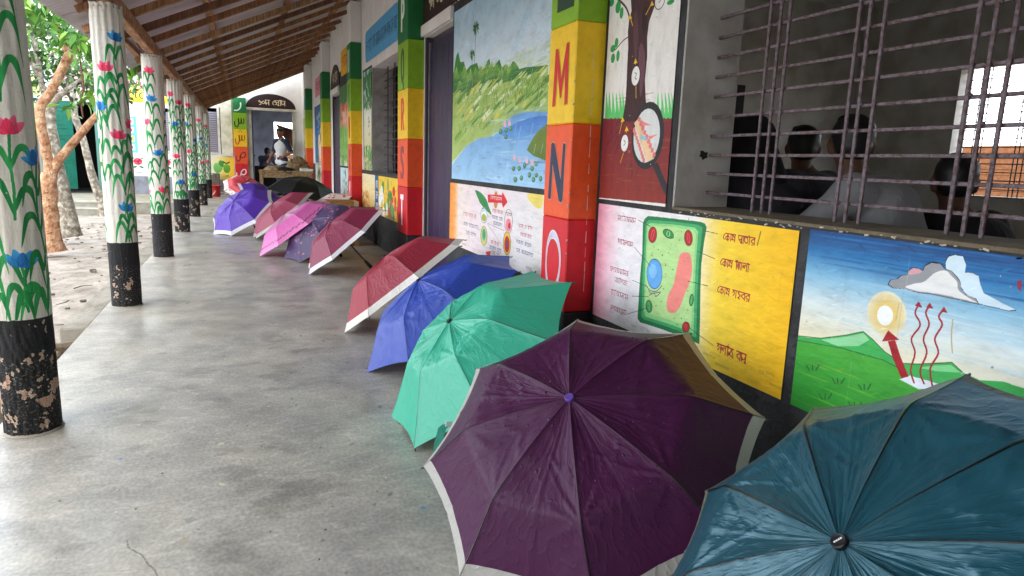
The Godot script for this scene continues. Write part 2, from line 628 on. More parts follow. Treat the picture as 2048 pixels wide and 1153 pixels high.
func leaf_mesh(l: float, w: float, droop: float) -> ArrayMesh:
	var m := MB.new(true)
	var prof := [0.0, 0.62, 1.0, 0.86, 0.45, 0.0]
	for i in 5:
		var t0 := i / 5.0
		var t1 := (i + 1) / 5.0
		var a := Vector3(0, -droop * l * t0 * t0, t0 * l)
		var b := Vector3(0, -droop * l * t1 * t1, t1 * l)
		for s in [-1, 1]:
			var c := b + Vector3(s * w * prof[i + 1], 0.16 * w * prof[i + 1], 0)
			var d := a + Vector3(s * w * prof[i], 0.16 * w * prof[i], 0)
			if s > 0:
				m.quad(a, b, c, d)
			else:
				m.quad(a, d, c, b)
	return m.done()

func floor_image() -> Image:
	# trowelled cement: broad tone, drawn-out trowel sweeps, old damp stains, specks
	var w := 1024
	var h := 2048
	var n1 := noise(0.0045, 5, FastNoiseLite.TYPE_SIMPLEX_SMOOTH, FastNoiseLite.FRACTAL_FBM, 51)
	n1.domain_warp_enabled = true
	n1.domain_warp_amplitude = 90.0
	n1.domain_warp_frequency = 0.004
	var i1 := n1.get_image(w, h).get_data()
	var n2 := noise(0.013, 6, FastNoiseLite.TYPE_SIMPLEX_SMOOTH, FastNoiseLite.FRACTAL_FBM, 52)
	n2.domain_warp_enabled = true
	n2.domain_warp_amplitude = 46.0
	n2.domain_warp_frequency = 0.007
	var s2 := n2.get_image(560, h)
	s2.resize(w, h, Image.INTERPOLATE_CUBIC)
	var i2 := s2.get_data()
	var n3 := noise(0.03, 4, FastNoiseLite.TYPE_SIMPLEX_SMOOTH, FastNoiseLite.FRACTAL_RIDGED, 53)
	n3.domain_warp_enabled = true
	n3.domain_warp_amplitude = 30.0
	n3.domain_warp_frequency = 0.01
	var s3 := n3.get_image(400, h)
	s3.resize(w, h, Image.INTERPOLATE_BILINEAR)
	var i3 := s3.get_data()
	var i4 := noise(0.16, 3, FastNoiseLite.TYPE_SIMPLEX_SMOOTH, FastNoiseLite.FRACTAL_FBM, 54).get_image(w, h).get_data()
	var n5 := noise(0.009, 7, FastNoiseLite.TYPE_SIMPLEX_SMOOTH, FastNoiseLite.FRACTAL_FBM, 55)
	n5.fractal_gain = 0.62
	n5.domain_warp_enabled = true
	n5.domain_warp_amplitude = 70.0
	n5.domain_warp_frequency = 0.006
	var s5 := n5.get_image(720, h)
	s5.resize(w, h, Image.INTERPOLATE_BILINEAR)
	var i5 := s5.get_data()
	var out := PackedByteArray()
	out.resize(w * h * 3)
	var o := 0
	for k in w * h:
		var a := i1[k] / 255.0
		var b := i2[k] / 255.0
		var c := i3[k] / 255.0
		var d := i4[k] / 255.0
		var v := 0.65 + 0.06 * (a - 0.5) + 0.10 * (b - 0.5) + 0.15 * (d - 0.5)
		var e := i5[k] / 255.0
		v += 0.013 * clampf((e - 0.55) * 11.0, -1.0, 1.0) - 0.02 * clampf((0.36 - e) * 12.0, 0.0, 1.0)
		if c > 0.66:
			v += (c - 0.66) * 0.26
		var stain := clampf((0.40 - b) * 5.0, 0.0, 1.0) * clampf((a - 0.42) * 5.0, 0.0, 1.0)
		v -= 0.06 * stain
		var warm := (a - 0.5) * 0.014 + (b - 0.5) * 0.01 + 0.003 * clampf((e - 0.5) * 6.0, -1.0, 1.0)
		out[o] = int(clampf(v + warm * 0.8 + 0.016, 0.0, 1.0) * 255.0)
		out[o + 1] = int(clampf(v + warm * 0.25 + 0.002, 0.0, 1.0) * 255.0)
		out[o + 2] = int(clampf(v - warm - 0.028, 0.0, 1.0) * 255.0)
		o += 3
	var im := Image.create_from_data(w, h, false, Image.FORMAT_RGB8, out)
	im.convert(Image.FORMAT_RGBA8)
	# splashes, drips of paint and specks
	var r := RandomNumberGenerator.new()
	r.seed = 8
	var p := Paint.new(4, 4, 1, 1, Color.WHITE)
	p.im = im
	p.w = w
	p.h = h
	for i in 26:
		var c := Vector2(r.randf() * w, r.randf() * h)
		var col: Color = [Color("6f6d68"), Color("77706a"), Color("5f6166"), Color("7a6456")][r.randi() % 4]
		var base := im.get_pixelv(Vector2i(c).clamp(Vector2i.ZERO, Vector2i(w - 1, h - 1)))
		var big := r.randf_range(3, 13)
		for k in 5:
			p.disc(c + Vector2(r.randf_range(-1, 1) * big * 1.3, r.randf_range(-1, 1) * big * 0.6), big * r.randf_range(0.5, 1.0), big * r.randf_range(0.25, 0.55), base.lerp(col, 0.34), r.randf_range(-0.4, 0.4))
	for i in 40:
		p.disc(Vector2(r.randf() * w, r.randf() * h), r.randf_range(2, 7), r.randf_range(2, 5), Color(["c9c3b4", "bdb8ae", "cfc7a8", "a99f90"][r.randi() % 4]), r.randf() * 3.0)
	for i in 520:
		p.disc(Vector2(r.randf() * w, r.randf() * h), r.randf_range(0.8, 2.0), r.randf_range(0.7, 1.6), Color(["5a554d", "d5d0c4", "4a443c", "807a70", "e2ded2"][r.randi() % 5]))
	for i in 3:
		p.disc(Vector2(r.randf() * w, r.randf() * h * 0.6), 3, 2, Color("3f86c4"))
	# drips round the umbrellas
	for i in 90:
		var x := r.randf_range(0.15, 0.8)
		var z := -r.randf_range(1.0, 6.5)
		var c := Vector2((x + 0.9) / 2.42 * w, fposmod((0.5 - z) / 7.0, 1.0) * h)
		var bc := im.get_pixelv(Vector2i(c).clamp(Vector2i.ZERO, Vector2i(w - 1, h - 1)))
		p.disc(c, r.randf_range(1.5, 6.0), r.randf_range(1.0, 4.0), bc.darkened(r.randf_range(0.1, 0.26)), r.randf() * 3.0)
	# hairline cracks
	for i in 3:
		var c := Vector2(r.randf() * w, r.randf() * h)
		var a0 := r.randf() * TAU
		for k in r.randi_range(30, 90):
			a0 += r.randf_range(-0.35, 0.35)
			var d := c + Vector2(cos(a0), sin(a0)) * 5.0
			p.line(PackedVector2Array([c, d]), 1.4, Color("77736a"))
			c = d
	# trowel sweeps
	for i in 420:
		var c := Vector2(r.randf() * w, r.randf() * h)
		var a0 := r.randf_range(-0.5, 0.5) + (PI if r.randf() < 0.5 else 0.0)
		var bend := r.randf_range(-0.012, 0.012)
		var gain := r.randf_range(0.90, 0.97) if r.randf() < 0.5 else r.randf_range(1.03, 1.08)
		for k in r.randi_range(20, 70):
			c += Vector2(cos(a0), sin(a0) * 0.7) * 3.0
			a0 += bend
			var q := Vector2i(c)
			if q.x < 1 or q.y < 1 or q.x > w - 3 or q.y > h - 3:
				break
			var bc := im.get_pixelv(q)
			im.fill_rect(Rect2i(q.x, q.y, 3, 1), Color(bc.r * gain, bc.g * gain, bc.b * gain))
	return im

func build_floor() -> void:
	var m := StandardMaterial3D.new()
	var im := floor_image()
	m.albedo_texture = ImageTexture.create_from_image(im)
	m.roughness_texture = ntex(noise(0.012, 4, FastNoiseLite.TYPE_SIMPLEX_SMOOTH, FastNoiseLite.FRACTAL_FBM, 61), 512, [0.0, 0.4, 0.6, 1.0], ["404040", "585858", "7c7c7c", "a8a8a8"])
	m.roughness_texture_channel = BaseMaterial3D.TEXTURE_CHANNEL_RED
	m.metallic_specular = 0.5
	m.heightmap_enabled = true
	m.heightmap_texture = m.albedo_texture
	m.heightmap_scale = 0.05
	var n := noise(0.7, 3, FastNoiseLite.TYPE_SIMPLEX_SMOOTH, FastNoiseLite.FRACTAL_FBM, 62)
	var nodes := []
	var uvs := []
	for j in 121:
		var z := lerpf(4.0, -18.95, j / 120.0)
		var row := []
		var ur := []
		var v := fposmod((0.5 - z) / 14.0, 1.0) * 2.0
		v = v if v < 1.0 else 2.0 - v
		for i in 25:
			var x := lerpf(-0.9, 1.66, i / 24.0)
			row.append(Vector3(x, 0.003 * n.get_noise_2d(x, z), z))
			ur.append(Vector2((x + 0.9) / 2.42, v))
		nodes.append(row)
		uvs.append(ur)
	structure("veranda_floor", sheet(nodes, uvs), m)
	var cem := mat("a29d93", 0.85, 0.5, grime, 0.8)
	structure("veranda_plinth", bx(Vector3(-0.9, -0.6, -18.95), Vector3(1.66, -0.006, 4.0), 0.004), cem)
	# the lower apron strip along its outer edge, broken off near the first column
	structure("plinth_apron", bx(Vector3(-1.06, -0.6, -16.2), Vector3(-0.904, -0.012, -4.6), 0.01), cem)
	var rub := MB.new()
	var r := RandomNumberGenerator.new()
	r.seed = 19
	for i in 60:
		var s := r.randf_range(0.02, 0.07)
		rub.cbox(Vector3(-s, -s * 0.5, -s * 0.7), Vector3(s, s * 0.5, s * 0.7), s * 0.25, Basis.from_euler(Vector3(r.randf() * 2, r.randf() * 6, r.randf() * 2)), Vector3(r.randf_range(-1.02, -0.92), r.randf_range(-0.16, -0.06) - 0.05 * (1.0 if r.randf() < 0.5 else 0.0), r.randf_range(-4.62, -3.3)))
	var o := structure("broken_rubble", rub.done(), mat("8f8272", 0.95, 0.6, grime, 2.0), "stuff")
	o.set_meta("label", "broken cement rubble filling the gap beside the veranda edge")

# ------------------------------------------------------------------ flower-painted columns
func tulip(p: Paint, x: float, y: float, s: float, kind: String, tilt: float) -> void:
	var cols: Array = ["d8365a", "e9698a", "c01f42"] if kind == "r" else ["1f6aa8", "3f9ad2", "124a80"]
	var petal := func(a: float, l: float, wd: float, col: String) -> void:
		var d := Vector2(sin(a + tilt), -cos(a + tilt))
		var nn := d.orthogonal()
		var b := Vector2(x, y)
		p.poly(p.smooth(PackedVector2Array([b, b + d * l * 0.35 + nn * wd, b + d * l * 0.75 + nn * wd * 0.7, b + d * l, b + d * l * 0.75 - nn * wd * 0.7, b + d * l * 0.35 - nn * wd]), true), Color(cols[1]) if col == "b" else Color(cols[0]), Color(cols[0]) if col != "c" else Color(cols[2]))
	petal.call(-0.95, s, s * 0.24, "b")
	petal.call(0.95, s, s * 0.24, "b")
	petal.call(-0.42, s * 1.05, s * 0.24, "b")
	petal.call(0.42, s * 1.05, s * 0.24, "b")
	petal.call(0.0, s * 0.82, s * 0.26, "a")
	for k in 5:
		var a := (k - 2) * 0.34 + tilt
		p.line(PackedVector2Array([Vector2(x, y), Vector2(x + sin(a) * s * 0.6, y - cos(a) * s * 0.6)]), 1.3, Color(cols[2]))

func blade(p: Paint, x: float, y: float, dir: float, s: float, up: float) -> void:
	p.taper(PackedVector2Array([Vector2(x, y), Vector2(x + dir * s * 0.35, y - s * up), Vector2(x + dir * s * 0.7, y - s * up * 0.9), Vector2(x + dir * s, y + s * 0.55)]), 7.0, 25.0, 1.0, Color("1c7a3e") if rng.randf() < 0.6 else Color("2a8e4a"))

func column_image(flowers: Array, black_y: float, peel: float, sd: int) -> Image:
	var H := 1.955
	var p := paint(512, 1728, 0.578, H, "cbc7bd")
	rng.seed = sd
	p.brush(["d8d5cc", "bcb6a9", "aea798", "dedad2", "c2bbab"], 0, 1000, 40, sd)
	for i in 40:
		p.streak(rng, Color("8f8878"), rng.randi() % 512, rng.randi() % 1500, rng.randi_range(1, 4), rng.randi_range(40, 220))
	# flowers: angle in degrees, height, kind, and the height where their stem starts
	for f in flowers:
		var x: float = (f[0] + 180.0) / 360.0 * 512.0
		var y: float = (1.0 - f[1] / H) * 1728.0
		var yb: float = (1.0 - f[3] / H) * 1728.0
		var xb: float = x + rng.randf_range(-22, 22)
		var wob := rng.randf_range(-14, 14)
		var stem := PackedVector2Array([Vector2(xb, yb), Vector2(lerpf(xb, x, 0.33) + wob, lerpf(yb, y, 0.33)), Vector2(lerpf(xb, x, 0.66) - wob, lerpf(yb, y, 0.66)), Vector2(x, y)])
		p.line(p.smooth(stem, false), 8.0, Color("237f43"))
		var n := int((yb - y) / 138.0)
		for k in n + 1:
			var t := (k + 0.1) / (n + 1.0)
			var c := Vector2(lerpf(xb, x, t), lerpf(yb, y, t))
			var s := rng.randf_range(52, 84) * (1.15 - 0.35 * t)
			blade(p, c.x, c.y, -1.0, s, rng.randf_range(0.75, 1.25))
			blade(p, c.x, c.y - rng.randf_range(4, 16), 1.0, s * rng.randf_range(0.8, 1.1), rng.randf_range(0.75, 1.3))
		tulip(p, x, y + 8, 57.0, f[2], rng.randf_range(-0.3, 0.3))
	# grass at the foot
	for k in 9:
		blade(p, rng.randf() * 512, (1.0 - black_y / H) * 1728.0 - 2, -1.0 if rng.randf() < 0.5 else 1.0, rng.randf_range(34, 60), 1.4)
	p.handpaint(sd + 9, 520)
	for i in 26:
		p.streak(rng, Color("8a8372"), rng.randi() % 512, rng.randi() % 1400, rng.randi_range(2, 9), rng.randi_range(60, 300))
	# the black foot and what has come off it
	var nb := noise(0.012, 5, FastNoiseLite.TYPE_SIMPLEX_SMOOTH, FastNoiseLite.FRACTAL_FBM, sd + 3)
	var nd := noise(0.05, 4, FastNoiseLite.TYPE_SIMPLEX_SMOOTH, FastNoiseLite.FRACTAL_FBM, sd + 4)
	var y0 := int((1.0 - black_y / H) * 1728.0)
	for x in 512:
		var edge := y0 + int(5.0 * nb.get_noise_2d(x * 2.0, 0))
		for y in range(edge, 1728):
			var v := nb.get_noise_2d(x, y) + 0.35 * nd.get_noise_2d(x, y)
			var f := float(y - y0) / (1728 - y0)
			var lim := 0.62 - peel * (1.0 - absf(f - 0.62) * 1.7)
			var d := nd.get_noise_2d(x * 1.7, y * 1.7)
			var c: Color
			if v > lim:
				c = Color(0.66 + 0.12 * d, 0.56 + 0.12 * d, 0.48 + 0.12 * d)
				if d > 0.28:
					c = Color(0.66, 0.42, 0.28)
				if v < lim + 0.05:
					c = Color(0.78, 0.72, 0.66)
			else:
				c = Color(0.125 + 0.05 * d, 0.127 + 0.05 * d, 0.135 + 0.05 * d)
				if d > 0.33 and f > 0.35:
					c = c.lerp(Color(0.5, 0.46, 0.42), 0.6)
			p.im.set_pixel(x, y, c)
	return p.im

func build_columns() -> void:
	var sets := [
		[[24, 1.10, "r", 0.80], [9, 1.62, "b", 1.2], [22, 0.64, "b", 0.47], [-60, 1.45, "r", 0.5], [80, 1.0, "b", 0.46], [150, 1.3, "r", 0.5]],
		[[36, 1.74, "b", 1.30], [-10, 1.55, "r", 1.20], [-48, 1.31, "b", 0.85], [21, 1.13, "r", 0.76], [31, 0.66, "b", 0.45], [80, 1.2, "r", 0.5], [150, 1.5, "b", 0.6]],
		[[-18, 1.79, "r", 1.58], [-14, 1.53, "b", 1.08], [-58, 1.31, "r", 0.7], [16, 1.02, "b", 0.74], [23, 0.66, "r", 0.45], [-80, 0.64, "r", 0.45], [90, 1.4, "b", 0.6]],
		[[-41, 1.76, "r", 1.3], [33, 1.66, "r", 1.2], [-6, 1.39, "b", 1.03], [-12, 0.98, "r", 0.72], [14, 0.65, "b", 0.45], [100, 1.3, "b", 0.5]],
		[[-4, 1.78, "r", 1.4], [-45, 1.49, "b", 1.0], [-13, 1.05, "r", 0.5], [23, 0.68, "b", 0.46], [55, 1.23, "b", 0.7]],
		[[0, 1.66, "r", 1.35], [23, 1.31, "b", 0.9], [21, 0.84, "r", 0.5], [-40, 1.2, "b", 0.5]],
		[[9, 1.64, "r", 1.28], [4, 1.22, "b", 0.88], [20, 0.84, "r", 0.5], [-50, 1.3, "r", 0.5]],
	]
	var peel := [0.48, 0.30, 0.05, 0.45, 0.36, 0.36, 0.25]
	var labels := [
		"nearest flower-painted white column whose black foot has peeled down to bare plaster",
		"white column with a blue tulip at its top and a tan worn patch on its black foot",
		"third white column from the camera with a clean unbroken black foot",
		"white column whose black foot shows a tan scar just under the paint line",
		"fifth flower-painted column from the camera with speckled worn black foot",
		"sixth flower-painted column from the camera, thin and next to last",
		"farthest flower-painted column standing beside the red bucket",
	]
	for i in COLZ.size():
		var t := thing("painted_column", labels[i], "column", Vector3(XC, 0, COLZ[i]), "flower-painted columns along the veranda edge")
		var m := StandardMaterial3D.new()
		m.albedo_texture = ImageTexture.create_from_image(column_image(sets[i], 0.44, peel[i], 100 + i * 7))
		m.roughness = 0.7
		m.metallic_specular = 0.35
		m.heightmap_enabled = true
		m.heightmap_texture = bump_fine
		m.heightmap_scale = 0.35
		m.texture_repeat = true
		var n := noise(3.0, 4, FastNoiseLite.TYPE_SIMPLEX_SMOOTH, FastNoiseLite.FRACTAL_FBM, 200 + i)
		var flutes: float = [13.0, 14.0, 9.0, 15.0, 15.0, 13.0, 14.0][i]
		var amp: float = [0.0022, 0.0032, 0.0010, 0.004, 0.004, 0.003, 0.0035][i]
		var nodes := []
		var uvs := []
		for j in 64:
			var y := 1.955 * j / 63.0
			var row := []
			var ur := []
			for k in 97:
				var a := TAU * k / 96.0 - PI
				var fl := cos(a * flutes)
				var rough := n.get_noise_3d(cos(a) * 1.2, y * 2.0, sin(a) * 1.2)
				var r := 0.092 + amp * fl * clampf((y - 0.5) * 3.0, 0.25, 1.0) + 0.0022 * rough
				if y < 0.42 and peel[i] > 0.4:
					r += 0.006 * minf(0.0, n.get_noise_3d(cos(a) * 3.0, y * 6.0, sin(a) * 3.0)) * 2.0
				if j > 61:
					r -= 0.012 * absf(n.get_noise_3d(cos(a) * 5.0, y * 6.0, sin(a) * 5.0)) * 2.0
				row.append(Vector3(sin(a) * r, y + (0.02 * rough if j == 63 else 0.0), cos(a) * r))
				ur.append(Vector2(k / 96.0, 1.0 - y / 1.955))
			nodes.append(row)
			uvs.append(ur)
		part(t, "shaft", sheet(nodes, uvs), m)
		var cap := MB.new()
		cap.lathe(PackedVector2Array([Vector2(0.088, 1.93), Vector2(0.085, 1.958), Vector2(0.0, 1.958)]), 20)
		part(t, "broken_top", cap.done(), mat("8a8378", 0.95, 0.8))
		var ft := MB.new()
		ft.lathe(PackedVector2Array([Vector2(0.099, 0.0), Vector2(0.096, 0.004), Vector2(0.09, 0.008)]), 24)
		part(t, "mortar_foot", ft.done(), mat("9b958a", 0.9, 0.5))

# ------------------------------------------------------------------ veranda roof
func roof_y(x: float) -> float:
	return 2.08 + (x + 0.77) * 0.455     # underside of the rafters

func build_roof() -> void:
	var t := thing("veranda_roof", "sloping corrugated tin roof on brown timber rafters over the veranda", "roof")
	var woods := [wood("cf986c"), wood("b47c54"), wood("d8aa7c"), wood("c08a5e"), wood("96664a")]
	var r := RandomNumberGenerator.new()
	r.seed = 12
	var z := 2.6
	var dz := 0.69
	while z > -18.3:
		var zz := z + r.randf_range(-0.08, 0.08)
		var x0 := -1.0 + r.randf_range(-0.12, 0.10)
		var sag := r.randf_range(-0.012, 0.012)
		var hh := r.randf_range(0.048, 0.064)
		var a := Vector3(x0, roof_y(x0) + hh * 0.5, zz)
		var b := Vector3(XW - 0.01, roof_y(XW - 0.01) + hh * 0.5 + sag, zz + r.randf_range(-0.09, 0.09))
		var ma: StandardMaterial3D = woods[r.randi() % 5]
		part(t, "rafter", beam(a, b, r.randf_range(0.036, 0.05), hh, 0.005), ma)
		z -= dz
	# purlins across the rafters
	for px in [-1.0, -0.25, 0.55, 1.3]:
		var zz := 3.0
		while zz > -18.0:
			var l := minf(3.2, zz + 18.35)
			part(t, "purlin", beam(Vector3(px, roof_y(px) + 0.088, zz), Vector3(px, roof_y(px) + 0.088, zz - l + 0.01), 0.06, 0.045, 0.005), woods[r.randi() % 3])
			zz -= l
	# the beam on the columns
	var zb := 3.0
	var bm := [wood("e2aa7c", Vector3(3, 3, 0.8)), wood("d69a6c", Vector3(3, 3, 0.8))]
	var k := 0
	for c in COLZ:
		part(t, "eave_beam", beam(Vector3(XC, 2.018, zb), Vector3(XC, 2.018, c + 0.002), 0.075, 0.118, 0.007), bm[k % 2])
		zb = c - 0.002
		k += 1
	part(t, "eave_beam", beam(Vector3(XC, 2.018, zb), Vector3(XC, 2.018, -18.35), 0.075, 0.118, 0.007), bm[0])
	# tin sheets, corrugations running down the slope
	var tin := ntex(noise(0.006, 4, FastNoiseLite.TYPE_SIMPLEX_SMOOTH, FastNoiseLite.FRACTAL_FBM, 81), 512, [0.0, 0.3, 0.5, 0.75, 1.0], ["a89c90", "c4bfbc", "d2ccca", "dad6d4", "e6e0dc"])
	var tm := mat("e4e2ea", 0.42, 0.0, tin, 0.6)
	tm.metallic = 0.12
	var s := 0
	var zs := 3.0
	while zs > -18.3:
		var nodes := []
		var uvs := []
		var wdt := minf(0.80, zs + 18.42)
		var nz := int(wdt / 0.0095)
		for i in 6:
			var x := lerpf(-1.21, XW + 0.1, i / 5.0)
			var row := []
			var ur := []
			for j in nz + 1:
				var q := zs - wdt * j / nz
				row.append(Vector3(x + 0.015 * sin(s * 2.1) * (1.0 if i == 0 else 0.0), roof_y(x) + 0.124 + (s % 2) * 0.006 + 0.0115 * sin(q * TAU / 0.076), q))
				ur.append(Vector2(x, q))
			nodes.append(row)
			uvs.append(ur)
		part(t, "tin_sheet", sheet(nodes, uvs), tm)
		zs -= 0.76
		s += 1

# ------------------------------------------------------------------ the long school building
func text_mesh(s: String, size: float, bold := true) -> TextMesh:
	var f := SystemFont.new()
	f.font_names = PackedStringArray(["Droid Sans"])
	f.font_weight = 700 if bold else 400
	var t := TextMesh.new()
	t.font = f
	t.text = s
	t.font_size = 64
	t.pixel_size = size / 46.0
	t.depth = 0.003
	return t

func arch_sign(parent: Node, kind: int, called: String, xf: Transform3D, wdt: float, hgt: float) -> void:
	# a half-round painted name board over a door; kind picks the class numeral
	var p := paint(640, 256, wdt, hgt, "33201f")
	for k in ([0] if kind == 0 else [1]):
		var c := Color("efe0b8")
		if kind == 0:
			p.text("d1 d0 m _ E sh R I N", 250, 400, 790, 800, 9.0, c)
		else:
			p.text("d7 m _ E sh R I N", 250, 330, 770, 800, 9.0, c)
	var m := MB.new()
	var n := 28
	for k in n:
		var a := PI * k / n
		var b := PI * (k + 1) / n
		var pa := Vector3(-cos(a) * wdt / 2, sin(a) * hgt, 0)
		var pb := Vector3(-cos(b) * wdt / 2, sin(b) * hgt, 0)
		var f := Vector3(0, 0, 0.012)
		m.tri(f, pb + f, pa + f, Vector2(0.5, 1), Vector2(0.5 + pb.x / wdt, 1 - pb.y / hgt), Vector2(0.5 + pa.x / wdt, 1 - pa.y / hgt))
		m.quad(pa, pa + f, pb + f, pb, Vector2(0.5, 0.99), Vector2(0.5, 0.99), Vector2(0.5, 0.99), Vector2(0.5, 0.99))
	var pm := painted(p.im, 0.55)
	var o := part(parent, called, m.done(), pm)
	o.transform = xf

func banded_pilaster(parent: Node, i: int, letters: String) -> void:
	var z1: float = PILZ[i]
	var z0: float = z1 - PILW[i]
	var x1 := XW + 0.002
	var core := part(parent, "pilaster", bx(Vector3(XP + 0.006, 2.542, z0 + 0.006), Vector3(x1, 3.05, z1 - 0.006), 0.008), mats.white)
	var foot := MB.new()
	foot.cbox(Vector3(XP, -0.02, z0), Vector3(x1, BANDS[5] - 0.001, z1), 0.006)
	part(core, "black_foot", foot.done(), mats.black)
	var lc := {"M": "d81f1c", "N": "1f3358", "O": "d9d6e2", "L": "1c3b28", "P": "e8ecdf", "Q": "3f5a2c", "R": "d8421a", "S": "8a3a40", "T": "f0dfe2", "U": "cfe6d6", "V": "4f7a2a", "W": "c84a1c", "X": "a02c1c", "Y": "f2c8c8", "K": "f0f0e4"}
	if i == 0:
		pilaster_wear(core)
	for k in 5:
		part(core, "painted_band", bx(Vector3(XP, BANDS[k + 1] + 0.0005, z0), Vector3(x1, BANDS[k] - 0.0005, z1), 0.005), mats["band%d" % k])
		if k < letters.length():
			var ch := letters[k]
			if ch == "_":
				continue
			if i == 0 and k > 1:
				brush_letter(core, ch, (z0 + z1) * 0.5, (BANDS[k] + BANDS[k + 1]) * 0.5)
				continue
			var tm := text_mesh(ch, 0.27, true)
			var bw: float = tm.get_aabb().size.x
			var sx := clampf((0.165 if i == 0 else 0.13) / bw, 0.2, 1.3)
			var o := part(core, "painted_letter", tm, mats["ink_" + lc[ch]] if mats.has("ink_" + lc[ch]) else mat(lc[ch], 0.6))
			mats["ink_" + lc[ch]] = o.material_override
			o.transform = Transform3D(Basis(Vector3(0, 0, sx), Vector3(0, 1.05, 0), Vector3(-1, 0, 0)), Vector3(XP - 0.0012, (BANDS[k] + BANDS[k + 1]) * 0.5 - 0.005, (z0 + z1) * 0.5))

func pilaster_wear(parent: Node) -> void:
	# a run of white paint down the near face and nicks along the corner
	var r := RandomNumberGenerator.new()
	r.seed = 64
	var zf: float = PILZ[0] + 0.0008
	var m := MB.new()
	var y := 1.55
	while y > 0.5:
		var l := r.randf_range(0.02, 0.09)
		var x := XP + 0.088 + (1.55 - y) * 0.012
		var w := r.randf_range(0.0007, 0.0022)
		m.quad(Vector3(x - w, y - l, zf), Vector3(x + w, y - l, zf), Vector3(x + w * 0.7, y, zf), Vector3(x - w * 0.7, y, zf))
		y -= l + r.randf_range(0.0, 0.05)
	part(parent, "paint_drip", m.done(), mat("cfc4b8", 0.7)).set_meta("kind", "stuff")
	m = MB.new()
	for k in 34:
		var s := r.randf_range(0.002, 0.007)
		m.cbox(Vector3(-s * 0.5, -s, -s * 0.5), Vector3(s * 0.5, s, s * 0.5), s * 0.2, Basis.from_euler(Vector3(r.randf(), r.randf(), r.randf())), Vector3(XP + 0.0015, r.randf_range(0.38, 2.3), PILZ[0] - 0.0015))
	part(parent, "chipped_edge", m.done(), mat("a89f92", 0.9)).set_meta("kind", "stuff")

func brush_letter(parent: Node, ch: String, z: float, y: float) -> void:
	# the three big brush-painted capitals nearest the camera, each with a pale outline
	var o := PackedVector2Array()
	var holes := false
	match ch:
		"M":
			o = PackedVector2Array([Vector2(0.02, 0.0), Vector2(0.2, 0.01), Vector2(0.27, 0.6), Vector2(0.49, 0.14), Vector2(0.56, 0.13), Vector2(0.76, 0.6), Vector2(0.8, 0.0), Vector2(0.98, 0.02), Vector2(0.93, 1.0), Vector2(0.78, 0.99), Vector2(0.53, 0.44), Vector2(0.27, 0.94), Vector2(0.1, 0.95)])
		"N":
			o = PackedVector2Array([Vector2(0.0, 0.03), Vector2(0.1, 0.0), Vector2(0.19, 0.02), Vector2(0.22, 0.62), Vector2(0.72, 0.0), Vector2(0.86, -0.03), Vector2(0.96, 0.01), Vector2(1.0, 0.96), Vector2(0.84, 0.98), Vector2(0.79, 0.36), Vector2(0.29, 0.97), Vector2(0.17, 1.0), Vector2(0.07, 0.96)])
		_:
			holes = true
	var cols: Array = {"M": ["d8b417", "cc1a1a"], "N": ["e9a58c", "1c2b4a"], "O": ["efe6ee", "cbc8d6"]}[ch]
	var sz := Vector2(0.165, 0.27)
	for layer in 2:
		var m := MB.new()
		var x := XP - 0.0012 - 0.0012 * layer
		var put := func(v: Vector2) -> Vector3:
			return Vector3(x, y + (v.y - 0.5) * sz.y, z + (v.x - 0.5) * sz.x)
		if holes:
			var t := 0.15 if layer == 1 else 0.19
			for k in 36:
				var q := []
				for a in [TAU * k / 36.0, TAU * (k + 1) / 36.0]:
					var w := 1.0 + 0.03 * sin(a * 3.0 + 1.0)
					for rr in [0.46 - t * 0.5 + 0.04, 0.46 + t * 0.5 - 0.04]:
						q.append(Vector2(0.5 + cos(a) * (rr + (0.02 if rr < 0.46 else 0.0)) * w, 0.5 + sin(a) * (rr + (0.07 if rr > 0.46 else 0.02)) * w))
				m.quad(put.call(q[0]), put.call(q[1]), put.call(q[3]), put.call(q[2]))
		else:
			var pl := PackedVector2Array()
			for v in o:
				pl.append(v * sz)
			if layer == 0:
				pl = Geometry2D.offset_polygon(pl, 0.0035, Geometry2D.JOIN_ROUND)[0]
			var idx := Geometry2D.triangulate_polygon(pl)
			for k in range(0, idx.size(), 3):
				m.tri(put.call(pl[idx[k]] / sz), put.call(pl[idx[k + 1]] / sz), put.call(pl[idx[k + 2]] / sz))
		part(parent, "letter_outline" if layer == 0 else "painted_letter", m.done(), mat(cols[layer], 0.6, 0.1, fleck, 1.5))

func grille(parent: Node, x: float, z0: float, z1: float, hs: Array, vs: Array, y0: float, y1: float, m: Material) -> void:
	for y in hs:
		part(parent, "grille_bar", bx(Vector3(-0.0048, -0.0052, z0), Vector3(0.0048, 0.0052, z1), 0.0015), m, Vector3(x, y + rng.randf_range(-0.003, 0.003), 0), Basis.IDENTITY)
	for z in vs:
		part(parent, "grille_bar", bx(Vector3(-0.0125, y0, -0.0055), Vector3(-0.0052, y1, 0.0055), 0.0015), m, Vector3(x, 0, z + rng.randf_range(-0.003, 0.003)), Basis(Vector3.RIGHT, rng.randf_range(-0.003, 0.003)))
		# weld beads where the bars cross
		var wb := MB.new(true)
		for y in hs:
			wb.lathe(PackedVector2Array([Vector2(0.0, -0.006), Vector2(0.006, -0.003), Vector2(0.0065, 0.002), Vector2(0.0, 0.006)]), 6, Vector3(x - 0.005, y + rng.randf_range(-0.004, 0.004), z + rng.randf_range(-0.004, 0.004)))
		part(parent, "weld_beads", wb.done(), m).set_meta("kind", "stuff")

